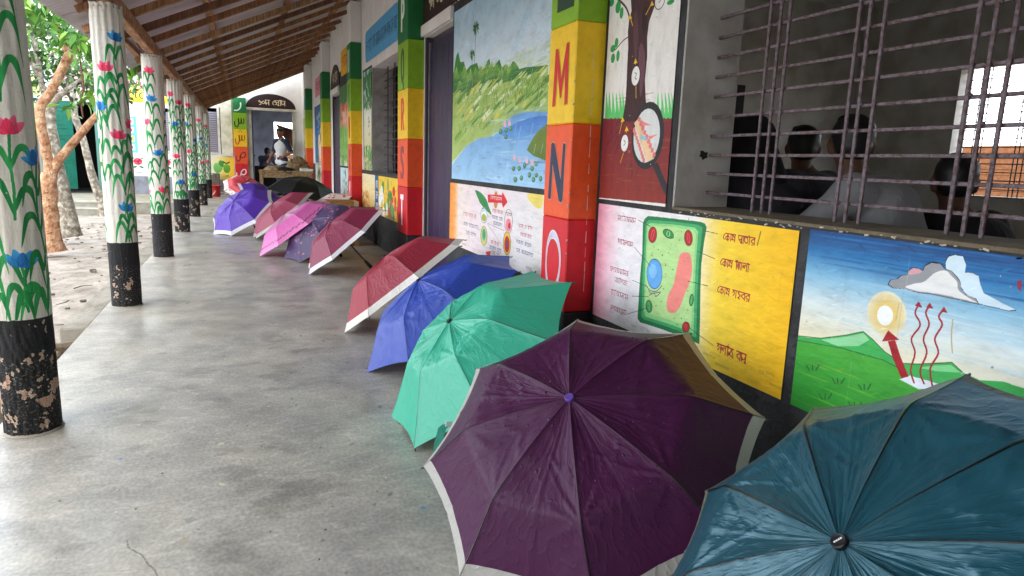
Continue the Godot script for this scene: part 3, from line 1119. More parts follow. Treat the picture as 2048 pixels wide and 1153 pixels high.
func panel(parent: Node, called: String, im: Image, z0: float, z1: float, y0: float, y1: float, label := "") -> MeshInstance3D:
	var m := painted(im)
	m.heightmap_enabled = true
	m.heightmap_texture = bump_fine
	m.heightmap_scale = 0.22
	var o := part(parent, called, wallquad(z0, z1, y0, y1, XW - 0.0075), m)
	if label != "":
		o.set_meta("label", label)
	return o

func rustic(parent: Node, z0: float, z1: float, y0: float, y1: float, sd: int, bg: Array, blobs: Array, called := "painted_mural", label := "") -> void:
	# a smaller picture far down the wall: soft ground, bushes and shapes
	var p := paint(256, int(256.0 * (y1 - y0) / (z1 - z0)), z1 - z0, y1 - y0, "dddddd")
	p.vgrad([0.0, 0.45, 1.0], bg)
	var r := RandomNumberGenerator.new()
	r.seed = sd
	for b in blobs:
		for k in int(b[1]):
			p.disc(Vector2(lerpf(b[2], b[4], r.randf()) * p.w, lerpf(b[3], b[5], r.randf()) * p.h), r.randf_range(0.4, 1.0) * b[6], r.randf_range(0.4, 1.0) * b[6], Color(b[0]).lightened(r.randf_range(-0.05, 0.25)))
	p.handpaint(sd + 50, 160)
	panel(parent, called, p.im, z0, z1, y0, y1, label)

func strip(parent: Node, z0: float, z1: float, y0: float, y1: float) -> void:
	part(parent, "painted_border", wallquad(z0, z1, y0, y1, XW - 0.0038), mats.black)

func build_long_building() -> Node3D:
	var t := thing("school_building", "long white school building with rainbow banded pilasters and painted murals", "building")
	var w := MB.new()
	var xb := XW + 0.25
	# solid stretches, then what is below and above each opening
	for s in [[-0.05, 4.0], [-5.11, -2.15], [-7.05, -5.97], [-11.55, -8.53], [ZE, -12.5]]:
		w.box(Vector3(XW, -0.3, s[0]), Vector3(xb, 3.3, s[1]))
	for s in [[-2.15, -0.05, 0.0, 0.897], [-8.53, -7.05, 0.0, 0.862], [-2.15, -0.05, 2.15, 3.3], [-5.97, -5.11, 2.095, 3.3], [-8.53, -7.05, 2.13, 3.3], [-12.5, -11.55, 2.095, 3.3]]:
		w.box(Vector3(XW + 0.0005, s[2] - 0.3 if s[2] == 0.0 else s[2], s[0]), Vector3(xb - 0.0005, s[3], s[1]))
	w.box(Vector3(-7.0, -0.6, 1.5), Vector3(XW - 0.001, 3.6, 1.75))  # unseen wall behind the camera, placed to darken the near floor
	part(t, "wall", w.done(), mats.white)
	# the black painted dado along the foot of the wall
	for s in [[-2.74, 4.0], [-5.11, -3.0], [-9.33, -6.39], [-11.55, -9.64], [-16.13, -13.08], [ZE, -16.43]]:
		var a: float = s[0]
		var b: float = s[1]
		part(t, "painted_dado", wallquad(a, b, 0.0, 0.9, XW - 0.0038), mats.black)
	for s in [[-2.74, -2.152, 0.9, 2.4], [-5.10, -3.0, 0.9, 2.2], [-9.2, -8.532, 0.9, 2.17], [-11.54, -9.6, 0.9, 2.4]]:
		strip(t, s[0], s[1], s[2], s[3])
	# ---- murals
	var p := paint(1024, 440, 1.205, 0.518, "ffffff")
	mural_cell(p)
	p.handpaint(700, 700)
	panel(t, "painted_mural", p.im, -2.71, -1.505, 0.366, 0.884, "painted diagram of a green plant cell with red captions, on white and yellow")
	p = paint(1100, 477, 1.215, 0.527, "ffffff")
	mural_water(p)
	p.handpaint(800, 800)
	panel(t, "painted_mural", p.im, -1.465, -0.25, 0.366, 0.893, "painted water cycle with sun, cloud, green hills and red arrows")
	p = paint(1024, 608, 2.053, 1.216, "ffffff")
	mural_land(p)
	p.handpaint(1500, 1500)
	panel(t, "painted_mural", p.im, -5.065, -3.012, 0.919, 2.135, "painted rainy landscape with palms, meadow and a blue river")
	p = paint(1400, 316, 2.088, 0.471, "ffffff")
	mural_photo(p)
	p.handpaint(500, 500)
	panel(t, "painted_mural", p.im, -5.1, -3.012, 0.416, 0.887, "painted diagram of a leaf, a red arrow and cells with captions")
	p = paint(512, 1422, 0.524, 1.455, "ffffff")
	mural_tree(p)
	p.handpaint(700, 700)
	panel(t, "painted_mural", p.im, -2.712, -2.188, 0.905, 2.36, "painted tree with roots and a magnifying glass over them")
	rustic(t, -9.13, -8.56, 0.9, 2.14, 3, ["b9d8e4", "e8ecd8", "c8b878"], [["2f7a34", 60, 0.0, 0.02, 1.0, 0.35, 34], ["7a5a34", 14, 0.62, 0.3, 0.74, 0.95, 12], ["3f8f3f", 50, 0.0, 0.75, 1.0, 1.0, 20], ["e8e8e0", 14, 0.0, 0.9, 1.0, 1.0, 7]])
	rustic(t, -9.31, -8.35, 0.39, 0.85, 4, ["efe2b8", "f0d89a", "e0b45a"], [["d88a3a", 26, 0.0, 0.55, 0.6, 1.0, 14], ["a86a3a", 14, 0.0, 0.5, 0.5, 0.7, 8]])
	var bare := paint(200, 256, 0.4, 0.46, "efdca6")
	rustic(t, -8.12, -6.4, 0.39, 0.85, 5, ["f0c93a", "efc02a", "e8b81f"], [["d8402a", 22, 0.2, 0.2, 0.95, 0.9, 11], ["3f8a3a", 20, 0.05, 0.1, 0.95, 0.9, 12], ["f2f0e6", 9, 0.02, 0.3, 0.3, 1.0, 13]])
	p = paint(120, 240, 0.2, 0.46, "2a5a92")
	for k in 3:
		p.text(["E g A b", "k n", "b l A"][k], 180, 120 + k * 290, 820, 340 + k * 290, 5.0, Color("f2f2f2"))
	panel(t, "painted_label", p.im, -8.34, -8.13, 0.39, 0.85)
	rustic(t, -11.5, -9.66, 0.92, 2.15, 6, ["5f8a52", "9ab06a", "d8dcc4"], [["3f7a3a", 60, 0.0, 0.0, 1.0, 0.3, 24], ["d8583a", 60, 0.1, 0.28, 0.75, 0.52, 18], ["e8a894", 20, 0.15, 0.3, 0.7, 0.5, 14], ["6fae3a", 60, 0.0, 0.55, 0.6, 0.95, 18], ["c8a8a0", 10, 0.6, 0.6, 1.0, 0.8, 16]])
	rustic(t, -11.5, -9.66, 0.39, 0.89, 7, ["cfe2ea", "d8e6e4", "e4e2d4"], [["3f8a5a", 26, 0.2, 0.1, 0.9, 0.9, 9]])
	rustic(t, -15.6, -13.1, 0.92, 2.1, 8, ["1f5a94", "2a6aa8", "3f78a8"], [["e8c48a", 50, 0.3, 0.65, 0.9, 1.0, 20], ["f0e2d0", 30, 0.35, 0.55, 0.8, 0.9, 12], ["e8f0f4", 18, 0.1, 0.1, 0.9, 0.5, 6]])
	rustic(t, -15.6, -13.1, 0.39, 0.89, 9, ["dfe6da", "d8e2c8", "e6e0c0"], [["4f8a4a", 16, 0.1, 0.1, 0.9, 0.9, 8]])
	rustic(t, -18.6, -16.5, 0.92, 2.0, 10, ["c8d46a", "d8dcb0", "d8d4c0"], [["5f8a4a", 20, 0.1, 0.1, 0.9, 0.9, 14]])
	# ---- name banners high on the wall
	p = paint(900, 190, 1.95, 0.40, "58a9d8")
	p.text("n _ p R I th I".replace("th", "t"), 40, 330, 250, 720, 4.5, Color("1f2f48"))
	p.text("b I E d _ m A j A s s _ E m r _ m g l _ l A g n _ m n _ g r E c", 280, 300, 985, 720, 4.5, Color("1f2f48"))
	banner(t, p.im, -9.0, -7.05, 2.235, 2.61)
	p = paint(400, 190, 1.0, 0.40, "f0b51f")
	p.text("sh I k ss A _ m n E s", 100, 250, 950, 720, 6.0, Color("c8321f"))
	banner(t, p.im, -11.3, -9.66, 2.3, 2.68)
	p = paint(400, 190, 1.0, 0.40, "e88a9c")
	p.text("b h u m _ s b", 100, 250, 950, 720, 6.0, Color("6a2a3a"))
	banner(t, p.im, -15.4, -13.1, 2.28, 2.66)
	p = paint(400, 190, 1.0, 0.40, "6fb4d4")
	p.text("s E l A", 100, 250, 950, 720, 6.0, Color("2a4a6a"))
	banner(t, p.im, -18.2, -16.45, 2.18, 2.5)
	# ---- pilasters
	for i in 5:
		banded_pilaster(t, i, ["KLMNO", "PQRST", "UVWXY", "", ""][i])
	# ---- first classroom window
	var rust := mat("ffffff", 0.6, 0.25, ntex(noise(0.03, 5, FastNoiseLite.TYPE_SIMPLEX_SMOOTH, FastNoiseLite.FRACTAL_FBM, 91), 512, [0.0, 0.3, 0.42, 0.55, 1.0], ["33201c", "4b312c", "524449", "5f5259", "6a5d65"]), 3.0)
	var win := part(t, "window", bx(Vector3(XW - 0.004, 0.897, -2.15), Vector3(xb, 0.909, -0.05), 0.002), mat("6b604c", 0.85, 0.5, grime, 2.0))
	win.set_meta("label", "wide classroom window with a rusty mauve iron grille")
	var jm := mat("b2afaa", 0.9, 0.14, grime, 1.0)
	part(win, "jamb", bx(Vector3(XW + 0.002, 0.909, -2.1505), Vector3(xb - 0.004, 2.15, -2.146)), jm)
	part(win, "jamb", bx(Vector3(XW + 0.002, 0.909, -0.054), Vector3(xb - 0.004, 2.15, -0.0495)), jm)
	var hs := []
	for k in 18:
		hs.append(0.966 + 0.0705 * k)
	grille(win, 1.66, -2.148, -0.052, hs, [-1.877, -1.832, -1.789, -1.518, -1.477, -1.436, -1.166, -1.125, -1.085, -0.8, -0.76, -0.72, -0.4, -0.36, -0.32], 0.909, 2.15, rust)
	var hole := MB.new()
	for k in 11:
		var q := [0.8, 1.2, 0.7, 1.0, 1.3, 0.8, 1.1, 0.7, 1.25, 0.9, 1.1]
		var a := TAU * k / 11.0
		var b := TAU * (k + 1) / 11.0
		var ra: float = 0.02 * q[k]
		var rb: float = 0.02 * q[(k + 1) % 11]
		hole.tri(Vector3.ZERO, Vector3(cos(a) * ra, sin(a) * ra * 0.8, 0), Vector3(cos(b) * rb, sin(b) * rb * 0.8, 0))
	part(win, "broken_plaster", hole.done(), mat("1c1a18", 0.95), Vector3(1.63, 1.105, -2.1435))
	var chips := MB.new()
	rng.seed = 31
	for k in 70:
		var z := rng.randf_range(-2.14, -0.1)
		var s := rng.randf_range(0.002, 0.007)
		chips.box(Vector3(-0.002, -s * 0.35, -s), Vector3(0.002, s * 0.35, s), Basis(Vector3.RIGHT, rng.randf_range(-0.4, 0.4)), Vector3(XW - 0.0055, 0.897 + rng.randf_range(-0.009, 0.006), z))
	part(win, "chipped_paint", chips.done(), mat("a9a290", 0.9)).set_meta("kind", "stuff")
	# ---- second window
	var w2 := part(t, "window", bx(Vector3(XW - 0.004, 0.862, -8.53), Vector3(xb, 0.872, -7.05), 0.002), mat("5a5650", 0.85, 0.4, grime, 2.0))
	w2.set_meta("label", "barred classroom window behind the second pilaster")
	part(w2, "jamb", bx(Vector3(XW + 0.002, 0.872, -8.5305), Vector3(xb - 0.004, 2.13, -8.526)), mat("a5a29f", 0.9, 0.5, grime, 1.5))
	var dark := mat("4a4048", 0.6, 0.2)
	hs = []
	for k in 14:
		hs.append(0.93 + 0.088 * k)
	grille(w2, 1.66, -8.526, -7.052, hs, [-8.3, -8.26, -7.9, -7.86, -7.45, -7.41], 0.872, 2.13, dark)
	# ---- doors, set back in their openings
	var purple := mat("2e2146", 0.5, 0.12, grime, 1.2)
	for d in [[-5.97, -5.11], [-12.5, -11.55]]:
		var z0: float = d[0]
		var z1: float = d[1]
		var door := part(t, "door", bx(Vector3(XW + 0.046, 0.01, z0 + 0.055), Vector3(XW + 0.075, 2.05, z1 - 0.045), 0.003), purple)
		door.set_meta("label", "purple plank door under an arched name board" if z0 > -7.0 else "narrow purple door farther down the veranda")
		part(door, "shaded_door_frame", bx(Vector3(XW + 0.003, 0.0, z0 + 0.002), Vector3(XW + 0.16, 2.09, z0 + 0.035), 0.003), mats.frame)  # dark lining over the far reveal; its colour stands for jamb shade
		part(door, "door_stile", bx(Vector3(XW + 0.026, 0.0, z0 + 0.036), Vector3(XW + 0.075, 2.05, z0 + 0.054), 0.003), mat("77727c", 0.7, 0.3, grime, 2.0))
		part(door, "shaded_door_frame", bx(Vector3(XW + 0.06, 0.0, z1 - 0.042), Vector3(XW + 0.16, 2.09, z1 - 0.002), 0.004), mats.frame)
		part(door, "shaded_door_frame", bx(Vector3(XW + 0.06, 2.052, z0 + 0.052), Vector3(XW + 0.16, 2.093, z1 - 0.044), 0.004), mats.frame)
		for k in 4:
			var a := lerpf(z0 + 0.06, z1 - 0.05, k / 4.0)
			var b := lerpf(z0 + 0.06, z1 - 0.05, (k + 1) / 4.0)
			part(door, "plank", bx(Vector3(XW + 0.036, 0.02, a + 0.002), Vector3(XW + 0.0465, 1.98, b - 0.002), 0.003), purple)
		part(door, "lintel_ledge", bx(Vector3(XW - 0.035, 2.098, z0 - 0.015), Vector3(XW + 0.004, 2.19, z1 + 0.02), 0.006), mats.white)
		arch_sign(t, 1, "name_board", Transform3D(Basis(Vector3(0, 0, 1), Vector3.UP, Vector3(-1, 0, 0)), Vector3(XW - 0.002, 2.20, (z0 + z1) * 0.5)), z1 - z0 + 0.2, 0.37)
	return t

func banner(parent: Node, im: Image, z0: float, z1: float, y0: float, y1: float) -> void:
	# a painted name band with rounded ends
	var m := MB.new()
	var r := 0.09
	var c := Vector2((z0 + z1) / 2, (y0 + y1) / 2)
	var ring := []
	for q in [[z1 - r, y1 - r, 0.0], [z0 + r, y1 - r, 0.5], [z0 + r, y0 + r, 1.0], [z1 - r, y0 + r, 1.5]]:
		for k in 7:
			var a: float = PI * (q[2] + k / 12.0)
			ring.append(Vector2(q[0] + cos(a) * r, q[1] + sin(a) * r))
	for k in ring.size():
		var a: Vector2 = ring[k]
		var b: Vector2 = ring[(k + 1) % ring.size()]
		var f := func(v: Vector2) -> Vector2:
			return Vector2((v.x - z0) / (z1 - z0), (y1 - v.y) / (y1 - y0))
		m.tri(Vector3(XW - 0.006, c.y, c.x), Vector3(XW - 0.006, a.y, a.x), Vector3(XW - 0.006, b.y, b.x), f.call(c), f.call(a), f.call(b))
	part(parent, "painted_banner", m.done(), painted(im))

func build_room() -> void:
	# the classroom behind the first window
	var t := thing("classroom_interior", "dim grey plastered classroom seen through the barred window", "classroom")
	var gm := mat("d6d3cc", 0.9, 0.2, grime, 0.5)
	var xb := XW + 0.252
	part(t, "floor", bx(Vector3(xb, -0.3, -6.35), Vector3(7.2, 0.0, 4.0)), mat("b0aaa0", 0.8, 0.2, grime, 0.6))
	part(t, "ceiling", bx(Vector3(xb, 3.0, -6.35), Vector3(7.2, 3.1, 4.0)), mat("dcdad4", 0.9))
	part(t, "wall", bx(Vector3(xb, -0.3, -6.5), Vector3(7.2, 3.1, -6.35)), gm)
	part(t, "wall", bx(Vector3(xb, -0.3, 4.0), Vector3(7.2, 3.1, 4.15)), gm)
	var w := MB.new()
	for s in [[-6.35, -5.05, -0.3, 3.1], [-3.75, -2.4, -0.3, 3.1], [-1.1, 0.2, -0.3, 3.1], [1.5, 4.0, -0.3, 3.1]]:
		w.box(Vector3(7.0, s[2], s[0]), Vector3(7.2, s[3], s[1]))
	for s in [[-5.05, -3.75], [-2.4, -1.1], [0.2, 1.5]]:  # the last two openings are out of view, placed to light the room
		w.box(Vector3(7.0005, -0.3, s[0]), Vector3(7.1995, 0.87, s[1]))
		w.box(Vector3(7.0005, 2.18, s[0]), Vector3(7.1995, 3.1, s[1]))
	part(t, "wall", w.done(), gm)
	var dk := mat("2e2a2c", 0.6)
	for s in [[-5.05, -3.75], [-2.4, -1.1], [0.2, 1.5]]:  # only the first window is in view; the others let in room light
		var win := part(t, "window", bx(Vector3(6.98, 0.87, s[0]), Vector3(7.2, 0.882, s[1])), mat("8a867e", 0.9))
		var hs := []
		for k in 15:
			hs.append(0.95 + 0.085 * k)
		var vs := []
		for k in 3:
			for j in 3:
				vs.append(lerpf(s[0], s[1], (k + 0.5) / 3.0) + (j - 1) * 0.045)
		grille(win, 7.1, s[0], s[1], hs, vs, 0.882, 2.18, dk)
	var bb := part(t, "blackboard", bx(Vector3(2.6, 0.95, -6.348), Vector3(5.3, 2.0, -6.32), 0.004), mat("101211", 0.7))
	part(bb, "pasted_sheet", bx(Vector3(4.55, 1.62, -6.3195), Vector3(5.02, 1.93, -6.316)), mat("8f9096", 0.8))
	# benches under the pupils
	var bw := wood("6a4a34")
	for q in [[2.25, -2.1], [3.3, -2.1], [4.35, -2.1]]:
		var b := thing("classroom_bench", "", "bench", Vector3(q[0], 0, q[1]), "benches in the classroom")
		tag(b, ["dark wooden bench just inside the barred window", "second dark wooden bench from the barred window", "third dark wooden bench from the barred window"][int(round((q[0] - 2.25) / 1.05))], "bench", "benches in the classroom")
		part(b, "seat", bx(Vector3(-0.14, 0.42, -0.9), Vector3(0.14, 0.45, 0.9), 0.004), bw)
		for s in [-0.75, 0.75]:
			part(b, "leg", bx(Vector3(-0.11, 0.0, s - 0.03), Vector3(0.11, 0.42, s + 0.03), 0.004), bw)
	# what stands outside the far windows
	var o := thing("brick_boundary_wall", "pale orange brick wall outside the far classroom window", "wall", Vector3(10.5, -0.4, -5.0))
	part(o, "wall", bx(Vector3(0, 0, -9), Vector3(0.25, 1.95, 12)), mat("b97a50", 0.9, 0.4, grime, 1.0))
	var st := MB.new()
	for k in 24:
		st.box(Vector3(-0.008, 0.08 * k + 0.004, -9), Vector3(0.0, 0.08 * k + 0.072, 12))
	part(o, "brick_courses", st.done(), mat("bd8058", 0.9, 0.6, grime, 3.0)).set_meta("kind", "stuff")
	# a closed room box that keeps the second window dark
	var u := thing("second_classroom_interior", "unlit classroom behind the second barred window", "classroom")
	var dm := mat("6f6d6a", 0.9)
	part(u, "wall", bx(Vector3(5.2, -0.3, -18.9), Vector3(5.4, 3.1, -6.52)), dm)
	part(u, "floor", bx(Vector3(xb, -0.3, -18.9), Vector3(5.2, 0.0, -6.52)), dm)
	part(u, "ceiling", bx(Vector3(xb, 3.0, -18.9), Vector3(5.2, 3.1, -6.52)), dm)
	part(u, "partition", bx(Vector3(xb, 0.0, -10.6), Vector3(5.2, 3.0, -10.4)), dm)
	var rf := thing("building_roof", "low tin roof over the classrooms", "roof")
	part(rf, "roof_sheet", beam(Vector3(4.4, 3.55, 4.2), Vector3(4.4, 3.55, -19.2), 6.2, 0.06, 0.004), mats.tin)

# ------------------------------------------------------------------ the wing across the end
func build_wing() -> void:
	var t := thing("school_wing", "white wing across the end of the yard with painted panels, windows and a green door", "building")
	var w := MB.new()
	var zb := ZE - 0.25
	for s in [[0.23, -0.45], [1.3, 5.4]]:
		w.box(Vector3(minf(s[0], s[1]), -0.6, zb), Vector3(maxf(s[0], s[1]), 3.6, ZE))
	w.box(Vector3(-1.55, -0.6, zb), Vector3(-0.4505, 1.03, ZE - 0.0005))
	w.box(Vector3(-1.55, 2.19, zb), Vector3(-0.4505, 3.6, ZE - 0.0005))
	w.box(Vector3(0.23, 2.19, zb + 0.0005), Vector3(1.3, 3.6, ZE - 0.0005))
	w.box(Vector3(-2.3, -0.6, zb), Vector3(-2.2, 3.6, ZE))
	w.box(Vector3(-2.2, -0.6, zb), Vector3(-1.55, 1.03, ZE - 0.0005))
	w.box(Vector3(-2.2, 2.12, zb), Vector3(-1.55, 3.6, ZE - 0.0005))
	w.box(Vector3(-3.2, -0.6, zb), Vector3(-2.3, 3.6, ZE))
	w.box(Vector3(-4.05, 2.14, zb), Vector3(-3.2, 3.6, ZE - 0.0005))
	w.box(Vector3(-11.0, -0.6, zb), Vector3(-4.05, 3.6, ZE))
	part(t, "wall", w.done(), mats.white)
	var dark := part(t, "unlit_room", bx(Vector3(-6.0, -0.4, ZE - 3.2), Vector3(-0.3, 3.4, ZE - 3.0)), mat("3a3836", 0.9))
	part(dark, "side_wall", bx(Vector3(-0.42, -0.4, ZE - 3.0), Vector3(-0.3, 3.4, zb)), mats.white)
	part(dark, "side_wall", bx(Vector3(-6.0, -0.4, ZE - 3.0), Vector3(-5.9, 3.4, zb)), mats.white)
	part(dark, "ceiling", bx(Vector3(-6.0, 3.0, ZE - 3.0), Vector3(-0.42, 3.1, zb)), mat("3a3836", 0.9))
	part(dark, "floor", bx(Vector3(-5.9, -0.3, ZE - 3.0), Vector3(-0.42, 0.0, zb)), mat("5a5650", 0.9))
	# dado and painted panels
	for s in [[-11.0, -4.06], [-3.19, -0.2]]:
		part(t, "painted_dado", endquad(s[0], s[1], 0.0, 0.43, ZE + 0.004), mat("8b8f9a", 0.8, 0.2, grime, 1.0) if s[0] < -5 or s[0] < -3 else mats.black)
	var p := paint(300, 300, 0.58, 0.57, "f0e3b0")
	p.hgrad([0.0, 0.4, 1.0], ["e2e8de", "f2e08a", "f0cb2c"])
	p.poly(p.loop("250,260 400,330 520,420 470,600 300,720 170,600 150,400"), Color("8cc86f"), Color("5fa84f"))
	p.poly(p.loop("420,150 560,200 560,420 480,420 360,300"), Color("4f9a4a"), Color("3f8a3a"))
	p.poly(p.loop("680,300 820,380 830,560 740,690 600,660 550,480 600,340"), Color("7fb83f"), Color("4f8f2f"))
	p.poly(p.loop("540,170 680,240 830,180 790,270 680,290 560,260"), Color("2f5a2a"), Color("2f5a2a"))
	for q in [[230, 780], [640, 800]]:
		p.text("A m" if q[0] < 300 else "l E b", q[0], q[1], q[0] + 130, q[1] + 80, 3.0, Color("3a3a2a"))
	var pm := part(t, "painted_mural", endquad(-0.77, -0.195, 0.385, 0.957, ZE + 0.009), painted(p.im))
	pm.set_meta("label", "painted panel of two green fruits on yellow")
	p = paint(600, 360, 0.95, 0.53, "e9e6ea")
	for c in [[180, 330], [520, 350], [840, 340]]:
		p.disc(Vector2(c[0] * 0.6, c[1] * 0.36), 62, 58, Color("c8283c"))
		for k in 9:
			var a := k * 0.7
			p.disc(Vector2(c[0] * 0.6 + cos(a) * 38, c[1] * 0.36 + sin(a) * 36), 26, 22, Color(["d8405a", "e05a70", "b81f34"][k % 3]))
		p.disc(Vector2(c[0] * 0.6, c[1] * 0.36), 20, 18, Color("a01a2c"))
		for s in [-1.0, 1.0]:
			p.disc(Vector2(c[0] * 0.6 + s * 46, c[1] * 0.36 + 92), 34, 15, Color("2f7a3a"), s * 0.5)
			p.disc(Vector2(c[0] * 0.6 + s * 60, c[1] * 0.36 - 52), 20, 11, Color("3f8a45"), s * 0.6)
		p.line(PackedVector2Array([Vector2(c[0] * 0.6, c[1] * 0.36 + 50), Vector2(c[0] * 0.6 + 6, 250)]), 5, Color("2f7a3a"))
		p.text("E g l A p", c[0] - 70, 800, c[0] + 70, 880, 3.0, Color("3a3a3a"))
	pm = part(t, "painted_mural", endquad(-2.55, -1.6, 0.432, 0.96, ZE + 0.009), painted(p.im))
	pm.set_meta("label", "painted panel of red roses on white")
	pm = part(t, "painted_mural", endquad(-1.58, -0.79, 0.432, 0.96, ZE + 0.0085), mat("e4e2e2", 0.7, 0.1, grime, 1.0))
	p = paint(360, 340, 0.85, 0.8, "6fc0e0")
	for j in 4:
		for i in 4:
			p.im.fill_rect(Rect2i(22 + i * 84, 16 + j * 82, 60, 56), Color(["f0efe8", "f2e23a", "d8e8e4", "f0c8d0"][(i + j * 3) % 4]))
			p.disc(Vector2(52 + i * 84, 44 + j * 82), 16, 18, Color(["3f9a5a", "d8643a", "c8324a", "5a7ac8"][(i * 3 + j) % 4]))
	pm = part(t, "painted_mural", endquad(-3.19, -2.36, 1.0, 1.85, ZE + 0.009), painted(p.im))
	pm.set_meta("label", "sky-blue painted panel of small picture squares")
	part(t, "painted_mural", endquad(-3.19, -2.56, 0.432, 0.96, ZE + 0.0085), mat("f0c81f", 0.7, 0.1, grime, 1.0)).set_meta("label", "plain yellow painted panel")
	# months painted on the upper wall
	p = paint(720, 420, 1.35, 0.95, "e6e8e4")
	p.vgrad([0.0, 0.55, 0.7, 1.0], ["dfe6ea", "e9e9e4", "f0e27a", "f0d21f"])
	pm = part(t, "painted_mural", endquad(-2.75, -1.4, 2.2, 3.2, ZE + 0.006), painted(p.im))
	pm.set_meta("label", "white and yellow painted panel of month names")
	var rows := [["January,", -2.05, 2.95, "2f5f9a"], ["June,", -2.26, 2.64, "c8324a"], ["October", -2.2, 2.38, "3a3a3a"]]
	for q in rows:
		var tm := text_mesh(q[0], 0.2, false)
		part(pm, "painted_word", tm, mat(q[3], 0.7), Vector3(q[1], q[2], ZE + 0.0095))
	p = paint(560, 340, 1.05, 0.65, "eab8bc")
	p.vgrad([0.0, 0.5, 1.0], ["e89aac", "efc4c8", "e9b0b4"])
	p.text("g R I ss m E", 130, 120, 900, 420, 8.0, Color("5a3a3a"))
	p.text("k A l", 480, 520, 900, 860, 9.0, Color("4a4a3a"))
	pm = part(t, "painted_mural", endquad(-4.0, -2.95, 2.2, 2.85, ZE + 0.006), painted(p.im))
	pm.set_meta("label", "pink painted panel with dark lettering over the green door")
	p = paint(300, 200, 1.0, 0.6, "dfe8ee")
	p.im.fill_rect(Rect2i(40, 20, 90, 150), Color("4aa8d8"))
	p.im.fill_rect(Rect2i(160, 60, 110, 120), Color("e8e4a0"))
	part(t, "painted_mural", endquad(-5.2, -4.1, 2.15, 2.9, ZE + 0.006), painted(p.im)).set_meta("label", "white painted panel with blue and yellow blocks")
	# window frames with half-shut slatted shutters
	var slat := mat("8f8a94", 0.7, 0.1)
	for q in [[-1.52, -0.52, 1.04, 2.18], [-2.18, -1.58, 1.04, 2.11]]:
		var fr := MB.new()
		fr.cbox(Vector3(q[0] - 0.03, q[2] - 0.03, ZE - 0.03), Vector3(q[0] + 0.03, q[3] + 0.03, ZE + 0.02), 0.004)
		fr.cbox(Vector3(q[1] - 0.03, q[2] - 0.03, ZE - 0.03), Vector3(q[1] + 0.03, q[3] + 0.03, ZE + 0.02), 0.004)
		fr.cbox(Vector3(q[0] + 0.031, q[2] - 0.03, ZE - 0.03), Vector3(q[1] - 0.031, q[2] + 0.02, ZE + 0.02), 0.004)
		fr.cbox(Vector3(q[0] + 0.031, q[3] - 0.02, ZE - 0.03), Vector3(q[1] - 0.031, q[3] + 0.03, ZE + 0.02), 0.004)
		var win := part(t, "window", fr.done(), mat("d6d2cc", 0.7, 0.2, grime, 1.0))
		var n := 19
		for k in n:
			var y := lerpf(q[2] + 0.04, q[3] - 0.13, k / (n - 1.0))
			part(win, "slat", bx(Vector3(q[0] + 0.04, -0.024, -0.004), Vector3(q[1] - 0.04, 0.024, 0.004), 0.001), slat, Vector3(0, y, ZE - 0.06), Basis(Vector3.RIGHT, -0.5))
		part(win, "blind", bx(Vector3(q[0] + 0.035, q[2] + 0.02, ZE - 0.12), Vector3(q[1] - 0.035, q[3] - 0.1, ZE - 0.11)), mat("6a6670", 0.8))
	part(t, "white_jamb", bx(Vector3(-0.47, 0.98, ZE + 0.0005), Vector3(-0.2, 2.6, ZE + 0.05), 0.006), mat("dedbc6", 0.8, 0.2, grime, 1.0))
	# the pilaster with the letters of the third alphabet
	var pil := part(t, "pilaster", bx(Vector3(-0.172, -0.02, ZE + 0.0005), Vector3(0.142, BANDS[5] + 0.0, ZE + 0.115), 0.006), mats.black)
	for k in 5:
		part(pil, "painted_band", bx(Vector3(-0.172, BANDS[k + 1] - (0.0 if k < 4 else -0.001) + 0.0005, ZE + 0.0005), Vector3(0.142, (2.452 if k == 0 else BANDS[k]) - 0.0005, ZE + 0.115), 0.005), mats["band%d" % k])
	pil.set_meta("label", "rainbow banded pilaster lettered in a curling script beside the end door")
	var marks := [["63 65 57 38 18|61 61", "e9efe4"], ["83 85 76 65 63|63 65 56 45 43|43 46 38 28 17 15", "14221a"], ["83 85 76 65 63|63 65 56 45 43|43 46 38 28 17 15|50 50|41 41|61 61", "c8401c"],
		["45 63 83 85 66 45|45 47 38 28 17 15", "6a1f18"], ["45 63 83 85 66 45|45 47 38 28 17 15|61 61", "f4dfe0"]]
	for k in 5:
		var y1: float = 2.452 if k == 0 else BANDS[k]
		var y0: float = BANDS[k + 1]
		var ink := mat(marks[k][1], 0.6)
		for s in String(marks[k][0]).split("|"):
			var rb := MB.new()
			var pl := PackedVector2Array()
			for q in s.split(" ", false):
				pl.append(Vector2(q.substr(0, 1).to_int() * 0.1, 0.05 + q.substr(1, 1).to_int() * 0.1))
			ribbon(rb, p.smooth(pl, false), -0.17, 0.14, y1 + 0.0, y0 + 0.0, ZE + 0.1165, 0.026)
			part(pil, "painted_letter", rb.done(), ink)
	# door opening of the end classroom, its open leaf and name board
	arch_sign(t, 0, "name_board", Transform3D(Basis.IDENTITY, Vector3(0.746, 2.235, ZE + 0.002)), 1.22, 0.36)
	var df := MB.new()
	df.cbox(Vector3(0.14, 2.165, ZE + 0.0005), Vector3(1.36, 2.228, ZE + 0.07), 0.006)
	df.cbox(Vector3(0.2, 0.0, ZE - 0.2), Vector3(0.262, 2.164, ZE + 0.02), 0.004)
	df.cbox(Vector3(1.27, 0.0, ZE - 0.2), Vector3(1.34, 2.164, ZE + 0.02), 0.004)
	part(t, "door_surround", df.done(), mat("d2cfc4", 0.8, 0.2, grime, 1.0))
	var leaf := part(t, "door", bx(Vector3(0.265, 0.01, ZE - 0.75), Vector3(0.3, 2.14, ZE - 0.05), 0.003), mat("5f6a86", 0.35, 0.1))
	leaf.set_meta("label", "blue-grey steel door leaf standing open into the end classroom")
